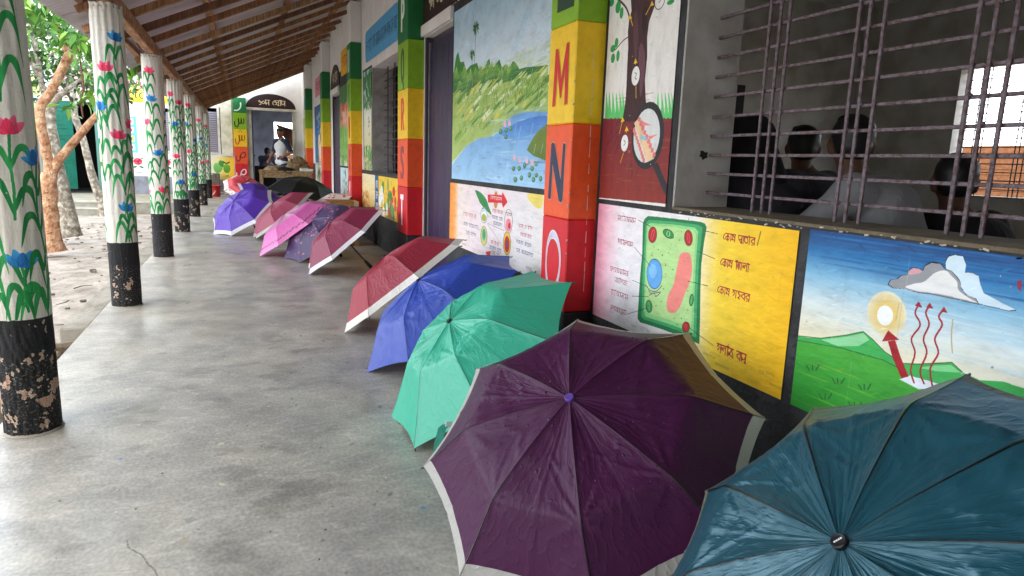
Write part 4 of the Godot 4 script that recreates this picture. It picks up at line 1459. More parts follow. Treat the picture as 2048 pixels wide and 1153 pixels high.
	part(leaf, "bolt", bx(Vector3(0.3005, 1.0, ZE - 0.68), Vector3(0.33, 1.04, ZE - 0.5), 0.004), mat("22252c", 0.4))
	# the end classroom
	var room := mat("b9bfd2", 0.9, 0.1, grime, 0.5)
	part(t, "classroom_wall", bx(Vector3(-0.3, -0.3, -24.2), Vector3(1.02, 3.1, -24.0)), room)
	part(t, "classroom_wall", bx(Vector3(1.02, 2.13, -24.1995), Vector3(2.4, 3.1, -24.0005)), room)
	part(t, "classroom_wall", bx(Vector3(1.02, -0.3, -24.1995), Vector3(2.4, 0.6, -24.0005)), room)
	part(t, "classroom_wall", bx(Vector3(2.4, -0.3, -24.2), Vector3(5.4, 3.1, -24.0)), room)
	var sw := MB.new()
	sw.box(Vector3(5.2, -0.3, -24.0), Vector3(5.4, 0.8, zb))
	sw.box(Vector3(5.2, 2.4, -24.0), Vector3(5.4, 3.1, zb))
	sw.box(Vector3(5.2005, 0.8, -24.0), Vector3(5.3995, 2.4, -23.2))
	part(t, "classroom_wall", sw.done(), room)  # its opening is out of view, placed to light the end classroom
	part(t, "classroom_wall", bx(Vector3(-0.3, -0.3, -24.0), Vector3(-0.2, 3.1, zb)), room)
	part(t, "classroom_floor", bx(Vector3(-0.2, -0.3, -24.0), Vector3(5.2, 0.0, ZE)), mat("77736c", 0.8))
	part(t, "classroom_ceiling", bx(Vector3(-0.3, 3.1, -24.2), Vector3(5.4, 3.2, zb)), mat("8f8d88", 0.9))
	# the green door leaf and its post
	var gd := mat("1a7460", 0.4, 0.06, grime, 1.0)
	var g := part(t, "door", bx(Vector3(-0.42, 0.0, -0.02), Vector3(0.42, 2.02, 0.02), 0.004), gd, Vector3(-3.95, 0.1, ZE + 0.36), Basis(Vector3.UP, 0.9))
	g.set_meta("label", "teal green steel door leaf with embossed frets, standing open")
	for yy in [0.12, 0.75, 1.38]:
		for s in [[0.0, 0.0, 0.30, 0.25], [0.0, 0.0, 0.2, 0.16], [0.0, 0.0, 0.1, 0.07]]:
			var e := MB.new()
			var ex: float = s[2]
			var ey: float = s[3]
			var cy: float = yy + 0.26
			for k in [[-ex, -ey, ex, -ey + 0.02], [-ex, ey - 0.02, ex, ey], [-ex, -ey + 0.021, -ex + 0.02, ey - 0.021], [ex - 0.02, -ey + 0.021, ex, ey - 0.021]]:
				e.cbox(Vector3(k[0], cy + k[1], 0.0195), Vector3(k[2], cy + k[3], 0.03), 0.004)
			part(g, "embossed_fret", e.done(), gd)
	part(t, "door_post", bx(Vector3(-3.24, 0.0, ZE - 0.1), Vector3(-3.185, 2.14, ZE + 0.03), 0.004), mat("4f7f72", 0.5))
	# letters on the far pilaster
	var fp := part(t, "pilaster", bx(Vector3(-4.75, -0.02, ZE + 0.0005), Vector3(-4.42, 0.37, ZE + 0.1), 0.006), mat("8b8f9a", 0.8))
	fp.set_meta("label", "rainbow banded pilaster far left behind the trees")
	for k in 5:
		part(fp, "painted_band", bx(Vector3(-4.75, BANDS[k + 1] + 0.0005, ZE + 0.0005), Vector3(-4.42, BANDS[k] - 0.0005, ZE + 0.1), 0.005), mats["band%d" % k])
		var tm := text_mesh(["E", "G", "H", "2", "S"][k], 0.25)
		part(fp, "painted_letter", tm, mats.white if k % 4 == 0 else mat("2f3f6a", 0.6), Vector3(-4.585, (BANDS[k] + BANDS[k + 1]) * 0.5, ZE + 0.1015))
	# raised walk in front of the wing, with steps
	var wk := mat("9c9a8e", 0.85, 0.4, grime, 0.8)
	var wt := structure("wing_walkway", bx(Vector3(-11.0, -0.6, ZE), Vector3(-0.9, 0.0, -16.25), 0.008), wk)
	part(wt, "edge_band", bx(Vector3(-11.0, -0.045, -16.2495), Vector3(-1.07, -0.004, -16.235), 0.002), mat("c4c0b0", 0.85, 0.2, grime, 1.0))
	part(wt, "step", bx(Vector3(-4.9, -0.6, -16.249), Vector3(-2.75, -0.13, -15.9), 0.008), wk)
	part(wt, "step_edge", bx(Vector3(-4.9, -0.16, -15.8995), Vector3(-2.75, -0.134, -15.885), 0.002), mat("c4c0b0", 0.85, 0.2, grime, 1.0))
	var wr := thing("wing_roof", "tin roof of the wing across the end of the yard", "roof")
	part(wr, "roof_sheet", beam(Vector3(-11.2, 3.7, ZE - 2.12), Vector3(5.5, 3.7, ZE - 2.12), 4.2, 0.05, 0.004), mats.tin)

func ribbon(m: MB, p: PackedVector2Array, x0: float, x1: float, y1: float, y0: float, z: float, wd: float) -> void:
	# a brush stroke laid flat on a face turned to +z; p runs 0..1 across and down
	var q := PackedVector2Array()
	for v in p:
		q.append(Vector2(lerpf(x0, x1, v.x), lerpf(y1, y0, v.y)))
	for i in q.size() - 1:
		var d := q[i + 1] - q[i]
		if d.length() < 0.0005:
			continue
		var n := d.normalized().orthogonal() * wd * 0.5
		var a := q[i] + n
		var b := q[i + 1] + n
		var c := q[i + 1] - n
		var e := q[i] - n
		m.quad(Vector3(e.x, e.y, z), Vector3(c.x, c.y, z), Vector3(b.x, b.y, z), Vector3(a.x, a.y, z))
	for v in [q[0], q[q.size() - 1]]:
		for k in 8:
			var a := TAU * k / 8
			var b := TAU * (k + 1) / 8
			m.tri(Vector3(v.x, v.y, z + 0.0004), Vector3(v.x + cos(a) * wd / 2, v.y + sin(a) * wd / 2, z + 0.0004), Vector3(v.x + cos(b) * wd / 2, v.y + sin(b) * wd / 2, z + 0.0004))

# ------------------------------------------------------------------ umbrellas
func cloth(col: String, rough := 0.5, bump := 0.22, back := 0.10, tex: Texture2D = null) -> StandardMaterial3D:
	var m := StandardMaterial3D.new()
	m.albedo_color = Color(col)
	m.roughness = rough
	m.metallic_specular = 0.5
	if tex:
		m.albedo_texture = tex
	else:
		m.albedo_texture = mats.seam
	m.heightmap_enabled = true
	m.heightmap_texture = bump_wrinkle
	m.heightmap_scale = bump
	m.rim_enabled = true
	m.rim = 0.12
	m.rim_tint = 0.5
	if back > 0.0:
		m.backlight_enabled = true
		var c := Color(col).srgb_to_linear() * back
		m.backlight = Color(c.r, c.g, c.b).linear_to_srgb()
	return m

func rib_at(t: float, R: float, rb: float, db: float, D: float) -> Vector2:
	var tb := rb / (rb + sqrt((1.0 - rb) * (1.0 - rb) + (D - db) * (D - db)))
	var f := func(v: float) -> Vector2:
		if v < tb:
			var q := maxf(v, 0.0) / tb
			return Vector2(rb * q, -db * pow(q, 1.5))
		var q2 := (v - tb) / (1.0 - tb)
		return Vector2(rb + (1.0 - rb) * q2, -db - (D - db) * (q2 + 0.10 * q2 * (1.0 - q2)))
	var e := minf(0.045, minf(t, 1.0 - t))
	var p: Vector2 = (f.call(t - e) + f.call(t) * 2.0 + f.call(t + e)) / 4.0
	return p * R

func umbrella(label: String, n: int, apex: Vector3, az: float, el: float, spin: float, s: Dictionary) -> Node3D:
	var R: float = s.R
	var rb: float = s.rb
	var db: float = s.db
	var D: float = s.D
	var hand: float = s.hand
	var a := Vector3(cos(el) * sin(az), sin(el), cos(el) * cos(az))
	var u := Vector3.UP.cross(a).normalized()
	var v := a.cross(u)
	var t := thing("umbrella", label, "umbrella", apex, "umbrellas left open along the veranda")
	t.basis = Basis(u, a, -v)
	var nt: int = s.get("nt", 20)
	var ns: int = s.get("ns", 14)
	var trim: float = s.get("trim", 0.0)
	var wr: float = s.get("wrinkle", 1.0)
	var sd: int = s.get("seed", 1)
	var nz := noise(9.0, 3, FastNoiseLite.TYPE_SIMPLEX_SMOOTH, FastNoiseLite.FRACTAL_RIDGED, sd)
	var nz2 := noise(3.2, 3, FastNoiseLite.TYPE_SIMPLEX_SMOOTH, FastNoiseLite.FRACTAL_FBM, sd + 1)
	var tb := rb / (rb + sqrt((1.0 - rb) * (1.0 - rb) + (D - db) * (D - db)))
	var dirs := []
	for k in n:
		var th := spin + TAU * k / n
		dirs.append(Vector3(cos(th), 0, -sin(th)))
	var point := func(k: int, sv: float, tv: float) -> Vector3:
		var p := rib_at(tv, R, rb, db, D)
		var d0: Vector3 = dirs[k]
		var d1: Vector3 = dirs[(k + 1) % n]
		var mid := 4.0 * sv * (1.0 - sv)
		var rad := p.x * (1.0 - 0.045 * mid * pow(tv, 4.0))
		var q := d0.lerp(d1, sv) * rad + Vector3(0, p.y, 0)
		var out := (Vector3.UP * lerpf(1.0, 0.45, smoothstep(tb - 0.1, tb + 0.1, tv)) + d0.lerp(d1, 0.5) * smoothstep(tb - 0.1, tb + 0.1, tv)).normalized()
		# slack between the ribs, creases from hub and joints, fold marks
		var w := -0.012 * mid * sin(PI * clampf(tv / tb, 0.0, 1.0)) * R * 2.0
		var edge := minf(sv, 1.0 - sv)
		var soft := clampf(edge * 9.0, 0.0, 1.0) * clampf(tv * 8.0, 0.0, 1.0)
		w += wr * soft * 0.0011 * sin(sv * 31.0 + 2.0 * nz2.get_noise_2d(k * 3.0, tv)) * exp(-tv * 3.2)
		for e in [0.0, 1.0]:
			var dx: float = (sv - e) * p.x * TAU / n
			var dy: float = (tv - tb) * R * 1.2
			var dist := sqrt(dx * dx + dy * dy)
			var ang := atan2(dy, absf(dx) + 0.001)
			w += wr * soft * 0.0042 * sin(ang * 9.0 + k + e) * exp(-dist / 0.07) * smoothstep(0.0, 0.03, dist)
		w += wr * soft * 0.0026 * (nz.get_noise_3d(q.x, q.y + k, q.z)) * (1.0 - 0.55 * smoothstep(tb, tb + 0.15, tv))
		w += wr * soft * 0.0035 * nz2.get_noise_3d(q.x * 1.5, q.y, q.z * 1.5)
		w += 0.0022 * exp(-pow((sv - 0.5) / 0.02, 2.0)) * smoothstep(0.05, 0.3, tv) * (1.0 if (k + sd) % 2 == 0 else -0.7)
		w += 0.0026 * exp(-pow((tv - 0.34 - 0.03 * sin(sv * 9.0 + k)) / 0.011, 2.0)) * soft
		w += 0.0022 * wr * exp(-pow((tv - (0.36 + (tb - 0.36) * absf(sv - 0.5) * 2.0)) / 0.011, 2.0)) * soft
		w += 0.0018 * wr * exp(-pow((sv - 0.3 - 0.1 * sin(k * 2.0)) / 0.02, 2.0)) * smoothstep(0.1, 0.2, tv) * (1.0 - smoothstep(0.4, 0.6, tv))
		w += 0.0022 * exp(-edge / 0.018) * clampf(tv * 6.0, 0.0, 1.0)
		return q + out * w
	for k in n:
		var t1 := 1.0 - trim
		for piece in ([0] if trim == 0.0 else [0, 1]):
			var a0 := 0.0 if piece == 0 else t1
			var a1 := t1 if piece == 0 else 1.0
			var rows: int = nt if piece == 0 else maxi(3, nt / 6)
			var nodes := []
			var uvs := []
			for j in rows + 1:
				var tv := lerpf(a0, a1, float(j) / rows)
				var row := []
				var ur := []
				for i in ns + 1:
					var sv := 1.0 - float(i) / ns
					row.append(point.call(k, sv, maxf(tv, 0.012)))
					ur.append(Vector2(sv + k, tv))
				nodes.append(row)
				uvs.append(ur)
			if piece == 0:
				var cm: Material = s.mat
				part(t, "canopy_panel", sheet(nodes, uvs), cm)
			else:
				part(t.get_child(t.get_child_count() - 1), "trim", sheet(nodes, uvs), s.trim_mat)
	if s.has("drops"):
		var r := RandomNumberGenerator.new()
		r.seed = 15
		var mm := MultiMesh.new()
		mm.transform_format = MultiMesh.TRANSFORM_3D
		var ball := SphereMesh.new()
		ball.radius = 1.0
		ball.height = 2.0
		ball.radial_segments = 10
		ball.rings = 5
		mm.mesh = ball
		mm.instance_count = s.drops
		for i in int(s.drops):
			var tv := pow(r.randf(), 0.7) * 0.62 + 0.05
			var kk := r.randi() % n
			var sv := r.randf()
			var q: Vector3 = point.call(kk, sv, tv)
			var sz := r.randf_range(0.0008, 0.0021) * (1.6 if r.randf() < 0.12 else 1.0)
			mm.set_instance_transform(i, Transform3D(Basis.from_scale(Vector3(sz, sz * 0.55, sz * r.randf_range(0.8, 1.7))), q + Vector3(0, sz * 0.2, 0)))
		var drop := MultiMeshInstance3D.new()
		drop.name = "water_drops"
		drop.multimesh = mm
		var wm := StandardMaterial3D.new()
		wm.albedo_color = Color("3a1c34")
		wm.roughness = 0.06
		wm.metallic_specular = 0.6
		drop.material_override = wm
		t.add_child(drop)
		drop.set_meta("kind", "stuff")
	# frame: ribs, stretchers, shaft, runner, handle
	var metal: Material = mats.chrome
	for k in n:
		var path := PackedVector3Array()
		var rr := PackedFloat32Array()
		for j in 9:
			var q := rib_at(0.02 + 0.98 * j / 8.0, R, rb, db, D)
			path.append(dirs[k] * q.x + Vector3(0, q.y - 0.006, 0))
			rr.append(0.0022)
		path.append(dirs[k] * (R + 0.008) + Vector3(0, -D * R - 0.012, 0))
		rr.append(0.003)
		var m := MB.new(true)
		m.tube(path, rr, 5)
		var rib := part(t, "rib", m.done(), metal)
		var j0 := rib_at(tb * 0.72, R, rb, db, D)
		part(rib, "stretcher", rod(Vector3(0, -0.17, 0) + dirs[k] * 0.014, dirs[k] * j0.x + Vector3(0, j0.y - 0.008, 0), 0.002, 5), metal)
	part(t, "shaft", rod(Vector3(0, -0.004, 0), Vector3(0, -hand + 0.09, 0), 0.006, 8), mats.steel)
	var ru := MB.new(true)
	ru.lathe(PackedVector2Array([Vector2(0.007, -0.21), Vector2(0.014, -0.205), Vector2(0.014, -0.175), Vector2(0.018, -0.17), Vector2(0.018, -0.16), Vector2(0.007, -0.155)]), 12)
	part(t, "runner", ru.done(), mats.plastic)
	var hd := MB.new(true)
	hd.lathe(PackedVector2Array([Vector2(0.0, -hand), Vector2(0.014, -hand), Vector2(0.017, -hand + 0.012), Vector2(0.016, -hand + 0.06), Vector2(0.0135, -hand + 0.085), Vector2(0.011, -hand + 0.10), Vector2(0.006, -hand + 0.104)]), 14)
	part(t, "handle", hd.done(), mats.plastic)
	var cp := MB.new()
	var cr: float = s.get("cap", 0.013)
	cp.lathe(PackedVector2Array([Vector2(cr, -0.006), Vector2(cr, 0.006), Vector2(cr * 0.85, 0.008), Vector2(cr * 0.6, 0.0075), Vector2(0.0, 0.0075)]), 20)
	var capo := part(t, "top_cap", cp.done(), s.get("cap_mat", mats.plastic))
	if s.has("mark"):
		for k in 4:
			part(capo, "print_mark", bx(Vector3(-0.0014, 0.0074, 0.0005), Vector3(0.0014, 0.0078, 0.0035)), mat("c9ccce", 0.5), Vector3(0, 0, -0.0075 + k * 0.0038).rotated(Vector3.UP, -0.35), Basis(Vector3.UP, -0.35))
	for k in n:
		var q: Vector3 = Vector3(0, -D * R - 0.012, 0) + dirs[k] * (R + 0.008)
		var m := MB.new(true)
		m.tube(PackedVector3Array([q - dirs[k] * 0.008 + Vector3(0, 0.004, 0), q + dirs[k] * 0.004]), PackedFloat32Array([0.0035, 0.003]), 6)
		part(t, "rib_tip", m.done(), mats.steel)
	return t

func gore(kind: String) -> Texture2D:
	# printed cloth: one gore from hub (top) to rim (bottom)
	var p := paint(256, 512, 0.37, 0.6, "ffffff")
	var r := RandomNumberGenerator.new()
	r.seed = 77
	var rose := func(x: float, y: float, s: float, c: String, d: String) -> void:
		for k in 5:
			p.disc(Vector2(x + cos(k * 1.26) * s * 0.55, y + sin(k * 1.26) * s * 0.55), s * 0.55, s * 0.5, Color(c))
		p.disc(Vector2(x, y), s * 0.42, s * 0.4, Color(d))
	match kind:
		"pink":
			p.vgrad([0.0, 0.3, 0.55, 0.8, 1.0], ["b8829a", "c890ac", "d65fae", "e273b8", "e682c0"])
			for i in 46:
				var c := Vector2(r.randf() * 256, r.randf_range(0.1, 0.52) * 512)
				p.taper(PackedVector2Array([c, c + Vector2(r.randf_range(-26, 26), r.randf_range(-20, 6)), c + Vector2(r.randf_range(-34, 34), r.randf_range(-30, 24))]), 1.0, 3.4, 1.0, Color("76707a") if r.randf() < 0.6 else Color("8f6a7e"))
			for i in 26:
				var x := i * 10.0
				var y := 440.0 + 10.0 * sin(i * 1.1)
				p.taper(PackedVector2Array([Vector2(x, y), Vector2(x + 6, y - 9), Vector2(x + 13, y - 4 + 6 * sin(i * 2.0))]), 2.0, 4.5, 1.5, Color("5a1f3a"))
				if i % 3 == 0:
					for k in 5:
						p.line(PackedVector2Array([Vector2(x, y), Vector2(x + cos(k * 1.3) * 13, y + sin(k * 1.3) * 15)]), 3.0, Color("4f1a34"))
		"night":
			p.vgrad([0.0, 0.5, 1.0], ["4a3a66", "43335c", "4c3c6a"])
			for i in 17:
				var x := r.randf() * 256
				var y := r.randf_range(0.22, 0.97) * 512
				for s in [-1, 1]:
					p.taper(PackedVector2Array([Vector2(x, y), Vector2(x + s * 12, y + 6), Vector2(x + s * 18, y + 16)]), 2.0, 5.0, 1.0, Color("4a5a78"))
				rose.call(x, y, r.randf_range(6, 12), "c05a70", "d8808a")
			for i in 30:
				p.disc(Vector2(r.randf() * 256, r.randf() * 512), 2.2, 2.2, Color("a9a4c8"))
		"red":
			p.vgrad([0.0, 0.35, 0.6, 0.74, 0.78, 1.0], ["b8122a", "d0303f", "e0606a", "d83a4a", "e6e0d8", "dedad2"])
			for i in 30:
				rose.call(r.randf() * 256, r.randf_range(0.78, 0.99) * 512, r.randf_range(5, 11), ["7a6a70", "a8384a", "8f8f86", "c8b07a"][r.randi() % 4], "5a4a50")
			for i in 16:
				p.taper(PackedVector2Array([Vector2(i * 16.0, 372), Vector2(i * 16.0 + 8, 390), Vector2(i * 16.0 + 16, 374)]), 3.0, 9.0, 3.0, Color("d83a4a"))
		"blossom":
			p.vgrad([0.0, 0.6, 1.0], ["ecdcd8", "eedad6", "e8cfc8"])
			for i in 13:
				rose.call(r.randf() * 256, r.randf_range(0.3, 0.98) * 512, r.randf_range(9, 18), "c84a48", "a83038")
			for i in 16:
				p.disc(Vector2(r.randf() * 256, r.randf_range(0.2, 1.0) * 512), 10, 4, Color("8a9a68"), r.randf() * 3)
	return ImageTexture.create_from_image(p.im)

func build_umbrellas() -> void:
	var silver := cloth("a09d96", 0.45, 0.15, 0.05)
	var purple := cloth("512a4a", 0.48, 0.09, 0.06)
	purple.rim_enabled = false
	purple.metallic_specular = 0.32
	# rain spots on the near umbrella: dark wet flecks
	var pp := paint(512, 1024, 0.37, 0.6, "41163a")
	for q in [0, 507]:
		pp.im.fill_rect(Rect2i(q, 0, 5, 1024), Color("241020"))
	var r := RandomNumberGenerator.new()
	r.seed = 6
	for i in 260:
		var c := Vector2(r.randf() * 512, pow(r.randf(), 0.8) * 760 + 40)
		for k in 3:
			pp.disc(c + Vector2(r.randf_range(-5, 5), r.randf_range(-5, 5)), r.randf_range(1.2, 4.0), r.randf_range(1.0, 3.0), Color("260e22"), r.randf() * 3)
	purple.albedo_texture = ImageTexture.create_from_image(pp.im)
	purple.albedo_color = Color.WHITE
	purple.uv1_scale = Vector3.ONE
	purple.uv1_triplanar = false
	var teal := cloth("164a58", 0.38, 0.10, 0.05)
	var ts := Image.create(512, 8, false, Image.FORMAT_RGB8)
	ts.fill(Color.WHITE)
	ts.fill_rect(Rect2i(0, 0, 8, 8), Color(0.12, 0.12, 0.12))
	ts.fill_rect(Rect2i(504, 0, 8, 8), Color(0.12, 0.12, 0.12))
	teal.albedo_texture = ImageTexture.create_from_image(ts)
	teal.metallic = 0.25
	teal.clearcoat_enabled = true
	teal.clearcoat = 0.1
	teal.clearcoat_roughness = 0.4
	umbrella("teal satin umbrella with ten ribs, cut off by the lower right corner", 10, Vector3(0.849, 0.483, -0.695), deg_to_rad(-95), deg_to_rad(46), deg_to_rad(222), {"R": 0.508, "rb": 0.63, "db": 0.109, "D": 0.39, "hand": 0.61, "mat": teal, "trim": 0.06, "trim_mat": cloth("5c5a48", 0.6, 0.2, 0.0), "nt": 46, "ns": 30, "wrinkle": 1.0, "mark": true, "seed": 3, "cap": 0.0135, "cap_mat": mats.plastic})
	var cap := thing_cap()
	umbrella("large dark purple umbrella with silver trim and rain spots, in front of the cell mural", 8, Vector3(0.781, 0.445, -1.504), deg_to_rad(-52), deg_to_rad(54), deg_to_rad(205), {"R": 0.493, "rb": 0.64, "db": 0.14, "D": 0.43, "hand": 0.54, "mat": purple, "trim": 0.075, "trim_mat": silver, "nt": 46, "ns": 34, "wrinkle": 0.7, "seed": 5, "drops": 420, "cap": 0.0125, "cap_mat": cap})
	var g := umbrella("sea-green umbrella with a hanging fastening strap, behind the dark purple one", 8, Vector3(0.735, 0.431, -2.469), deg_to_rad(-91), deg_to_rad(47), deg_to_rad(251), {"R": 0.470, "rb": 0.50, "db": 0.05, "D": 0.39, "hand": 0.56, "mat": cloth("33a98a", 0.42, 0.09, 0.22), "nt": 40, "ns": 28, "wrinkle": 0.75, "seed": 8, "cap": 0.011})
	# its strap, hanging from the rim
	var strap := MB.new(true)
	var s0 := rib_at(0.93, 0.47, 0.5, 0.05, 0.39)
	var th := deg_to_rad(251 + 45 + 24)
	var dd := Vector3(cos(th), 0, -sin(th))
	var gb := g.basis.inverse()
	var sp := dd * (s0.x * 0.95) + Vector3(0, s0.y + 0.006, 0)
	var rows := [sp + Vector3(0, 0.006, 0), sp + gb * Vector3(-0.025, 0.0, 0.015), sp + gb * Vector3(-0.04, -0.05, 0.02), sp + gb * Vector3(-0.045, -0.10, 0.02)]
	var sideways := gb * Vector3(0.012, 0, 0.008)
	for k in 3:
		strap.quad(rows[k] - sideways, rows[k] + sideways, rows[k + 1] + sideways, rows[k + 1] - sideways)
	var so := part(g, "strap", strap.done(), cloth("1f8a74", 0.6, 0.1, 0.0))
	part(so, "fastener", bx(Vector3(-0.011, -0.009, -0.002), Vector3(0.011, 0.009, 0.002), 0.001), mat("d8dce0", 0.6), sp + gb * Vector3(-0.002, 0.012, 0.014), gb)
	umbrella("royal blue umbrella between the crimson and the sea-green ones", 8, Vector3(0.822, 0.441, -3.331), deg_to_rad(-101), deg_to_rad(54), deg_to_rad(287), {"R": 0.491, "rb": 0.63, "db": 0.121, "D": 0.42, "hand": 0.53, "mat": cloth("2340a0", 0.5, 0.09, 0.10), "nt": 32, "ns": 22, "wrinkle": 1.1, "seed": 11})
	umbrella("crimson umbrella with cream trim, its edge before the purple door", 8, Vector3(0.803, 0.450, -4.137), deg_to_rad(-113), deg_to_rad(51), deg_to_rad(294), {"R": 0.479, "rb": 0.57, "db": 0.078, "D": 0.46, "hand": 0.56, "mat": cloth("931d33", 0.55, 0.15, 0.16), "trim": 0.11, "trim_mat": cloth("d6d0c6", 0.5, 0.15, 0.2), "nt": 28, "ns": 20, "wrinkle": 0.7, "seed": 13})
	umbrella("maroon umbrella with silver trim, its shaft and black handle in view", 8, Vector3(0.736, 0.455, -6.357), deg_to_rad(-94), deg_to_rad(49), deg_to_rad(292), {"R": 0.484, "rb": 0.56, "db": 0.069, "D": 0.43, "hand": 0.57, "mat": cloth("832344", 0.55, 0.15, 0.18), "trim": 0.10, "trim_mat": cloth("d2cfd2", 0.45, 0.15, 0.15), "nt": 24, "ns": 18, "wrinkle": 0.7, "seed": 17})
	umbrella("deep violet umbrella printed with small pink roses, behind the maroon one", 8, Vector3(0.644, 0.415, -7.175), deg_to_rad(-69), deg_to_rad(51), deg_to_rad(247), {"R": 0.469, "rb": 0.63, "db": 0.064, "D": 0.38, "hand": 0.53, "mat": cloth("ffffff", 0.5, 0.12, 0.0, gore("night")), "nt": 20, "ns": 14, "wrinkle": 0.8, "seed": 19})
	var pk := cloth("ffffff", 0.5, 0.1, 0.0, gore("pink"))
	pk.backlight_enabled = true
	pk.backlight = Color(0.5, 0.12, 0.34)
	umbrella("bright pink umbrella with a dark lace print along its rim", 8, Vector3(0.401, 0.435, -7.558), deg_to_rad(-94), deg_to_rad(53), deg_to_rad(288), {"R": 0.489, "rb": 0.62, "db": 0.091, "D": 0.39, "hand": 0.53, "mat": pk, "nt": 20, "ns": 14, "wrinkle": 0.7, "seed": 23})
	umbrella("dusty rose umbrella with grey trim, between the pink and the violet ones", 8, Vector3(0.341, 0.448, -9.058), deg_to_rad(-90), deg_to_rad(51), deg_to_rad(298), {"R": 0.493, "rb": 0.62, "db": 0.088, "D": 0.39, "hand": 0.56, "mat": cloth("94344f", 0.55, 0.12, 0.2), "trim": 0.10, "trim_mat": silver, "nt": 18, "ns": 12, "wrinkle": 0.6, "seed": 29})
	umbrella("violet umbrella with white trim standing farthest out on the floor", 8, Vector3(-0.12, 0.443, -9.619), deg_to_rad(-54), deg_to_rad(50), deg_to_rad(251), {"R": 0.480, "rb": 0.58, "db": 0.072, "D": 0.42, "hand": 0.56, "mat": cloth("5c38b0", 0.42, 0.15, 0.16), "trim": 0.11, "trim_mat": cloth("d6d6da", 0.4, 0.15, 0.15), "nt": 20, "ns": 14, "wrinkle": 1.0, "seed": 31})
	umbrella("pale umbrella printed with red blossoms, mostly hidden behind the pink one and the box", 8, Vector3(0.86, 0.435, -9.3), deg_to_rad(-90), deg_to_rad(53), deg_to_rad(292), {"R": 0.49, "rb": 0.62, "db": 0.085, "D": 0.40, "hand": 0.53, "mat": cloth("ffffff", 0.5, 0.1, 0.0, gore("blossom")), "nt": 16, "ns": 10, "wrinkle": 0.6, "seed": 37})
	umbrella("black umbrella standing domed above the others before the far doorway", 8, Vector3(0.93, 0.735, -10.9), deg_to_rad(95), deg_to_rad(78), deg_to_rad(196), {"R": 0.60, "rb": 0.64, "db": 0.17, "D": 0.52, "hand": 0.735, "mat": cloth("131315", 0.42, 0.1, 0.0), "nt": 18, "ns": 12, "wrinkle": 0.5, "seed": 41})
	umbrella("second violet umbrella, half hidden behind the black one, turned away from it", 8, Vector3(0.42, 0.44, -12.0), deg_to_rad(62), deg_to_rad(50), deg_to_rad(250), {"R": 0.49, "rb": 0.6, "db": 0.08, "D": 0.41, "hand": 0.56, "mat": cloth("5a34a8", 0.45, 0.1, 0.15), "trim": 0.10, "trim_mat": cloth("d6d6da", 0.4, 0.15, 0.15), "nt": 16, "ns": 10, "wrinkle": 0.6, "seed": 43})
	umbrella("red umbrella with a white flowered border beside the bucket", 8, Vector3(0.064, 0.435, -16.377), deg_to_rad(20), deg_to_rad(55), deg_to_rad(9), {"R": 0.489, "rb": 0.62, "db": 0.085, "D": 0.39, "hand": 0.52, "mat": cloth("ffffff", 0.5, 0.1, 0.0, gore("red")), "nt": 16, "ns": 10, "wrinkle": 0.6, "seed": 47})

func thing_cap() -> Material:
	return mat("5a3f92", 0.35)

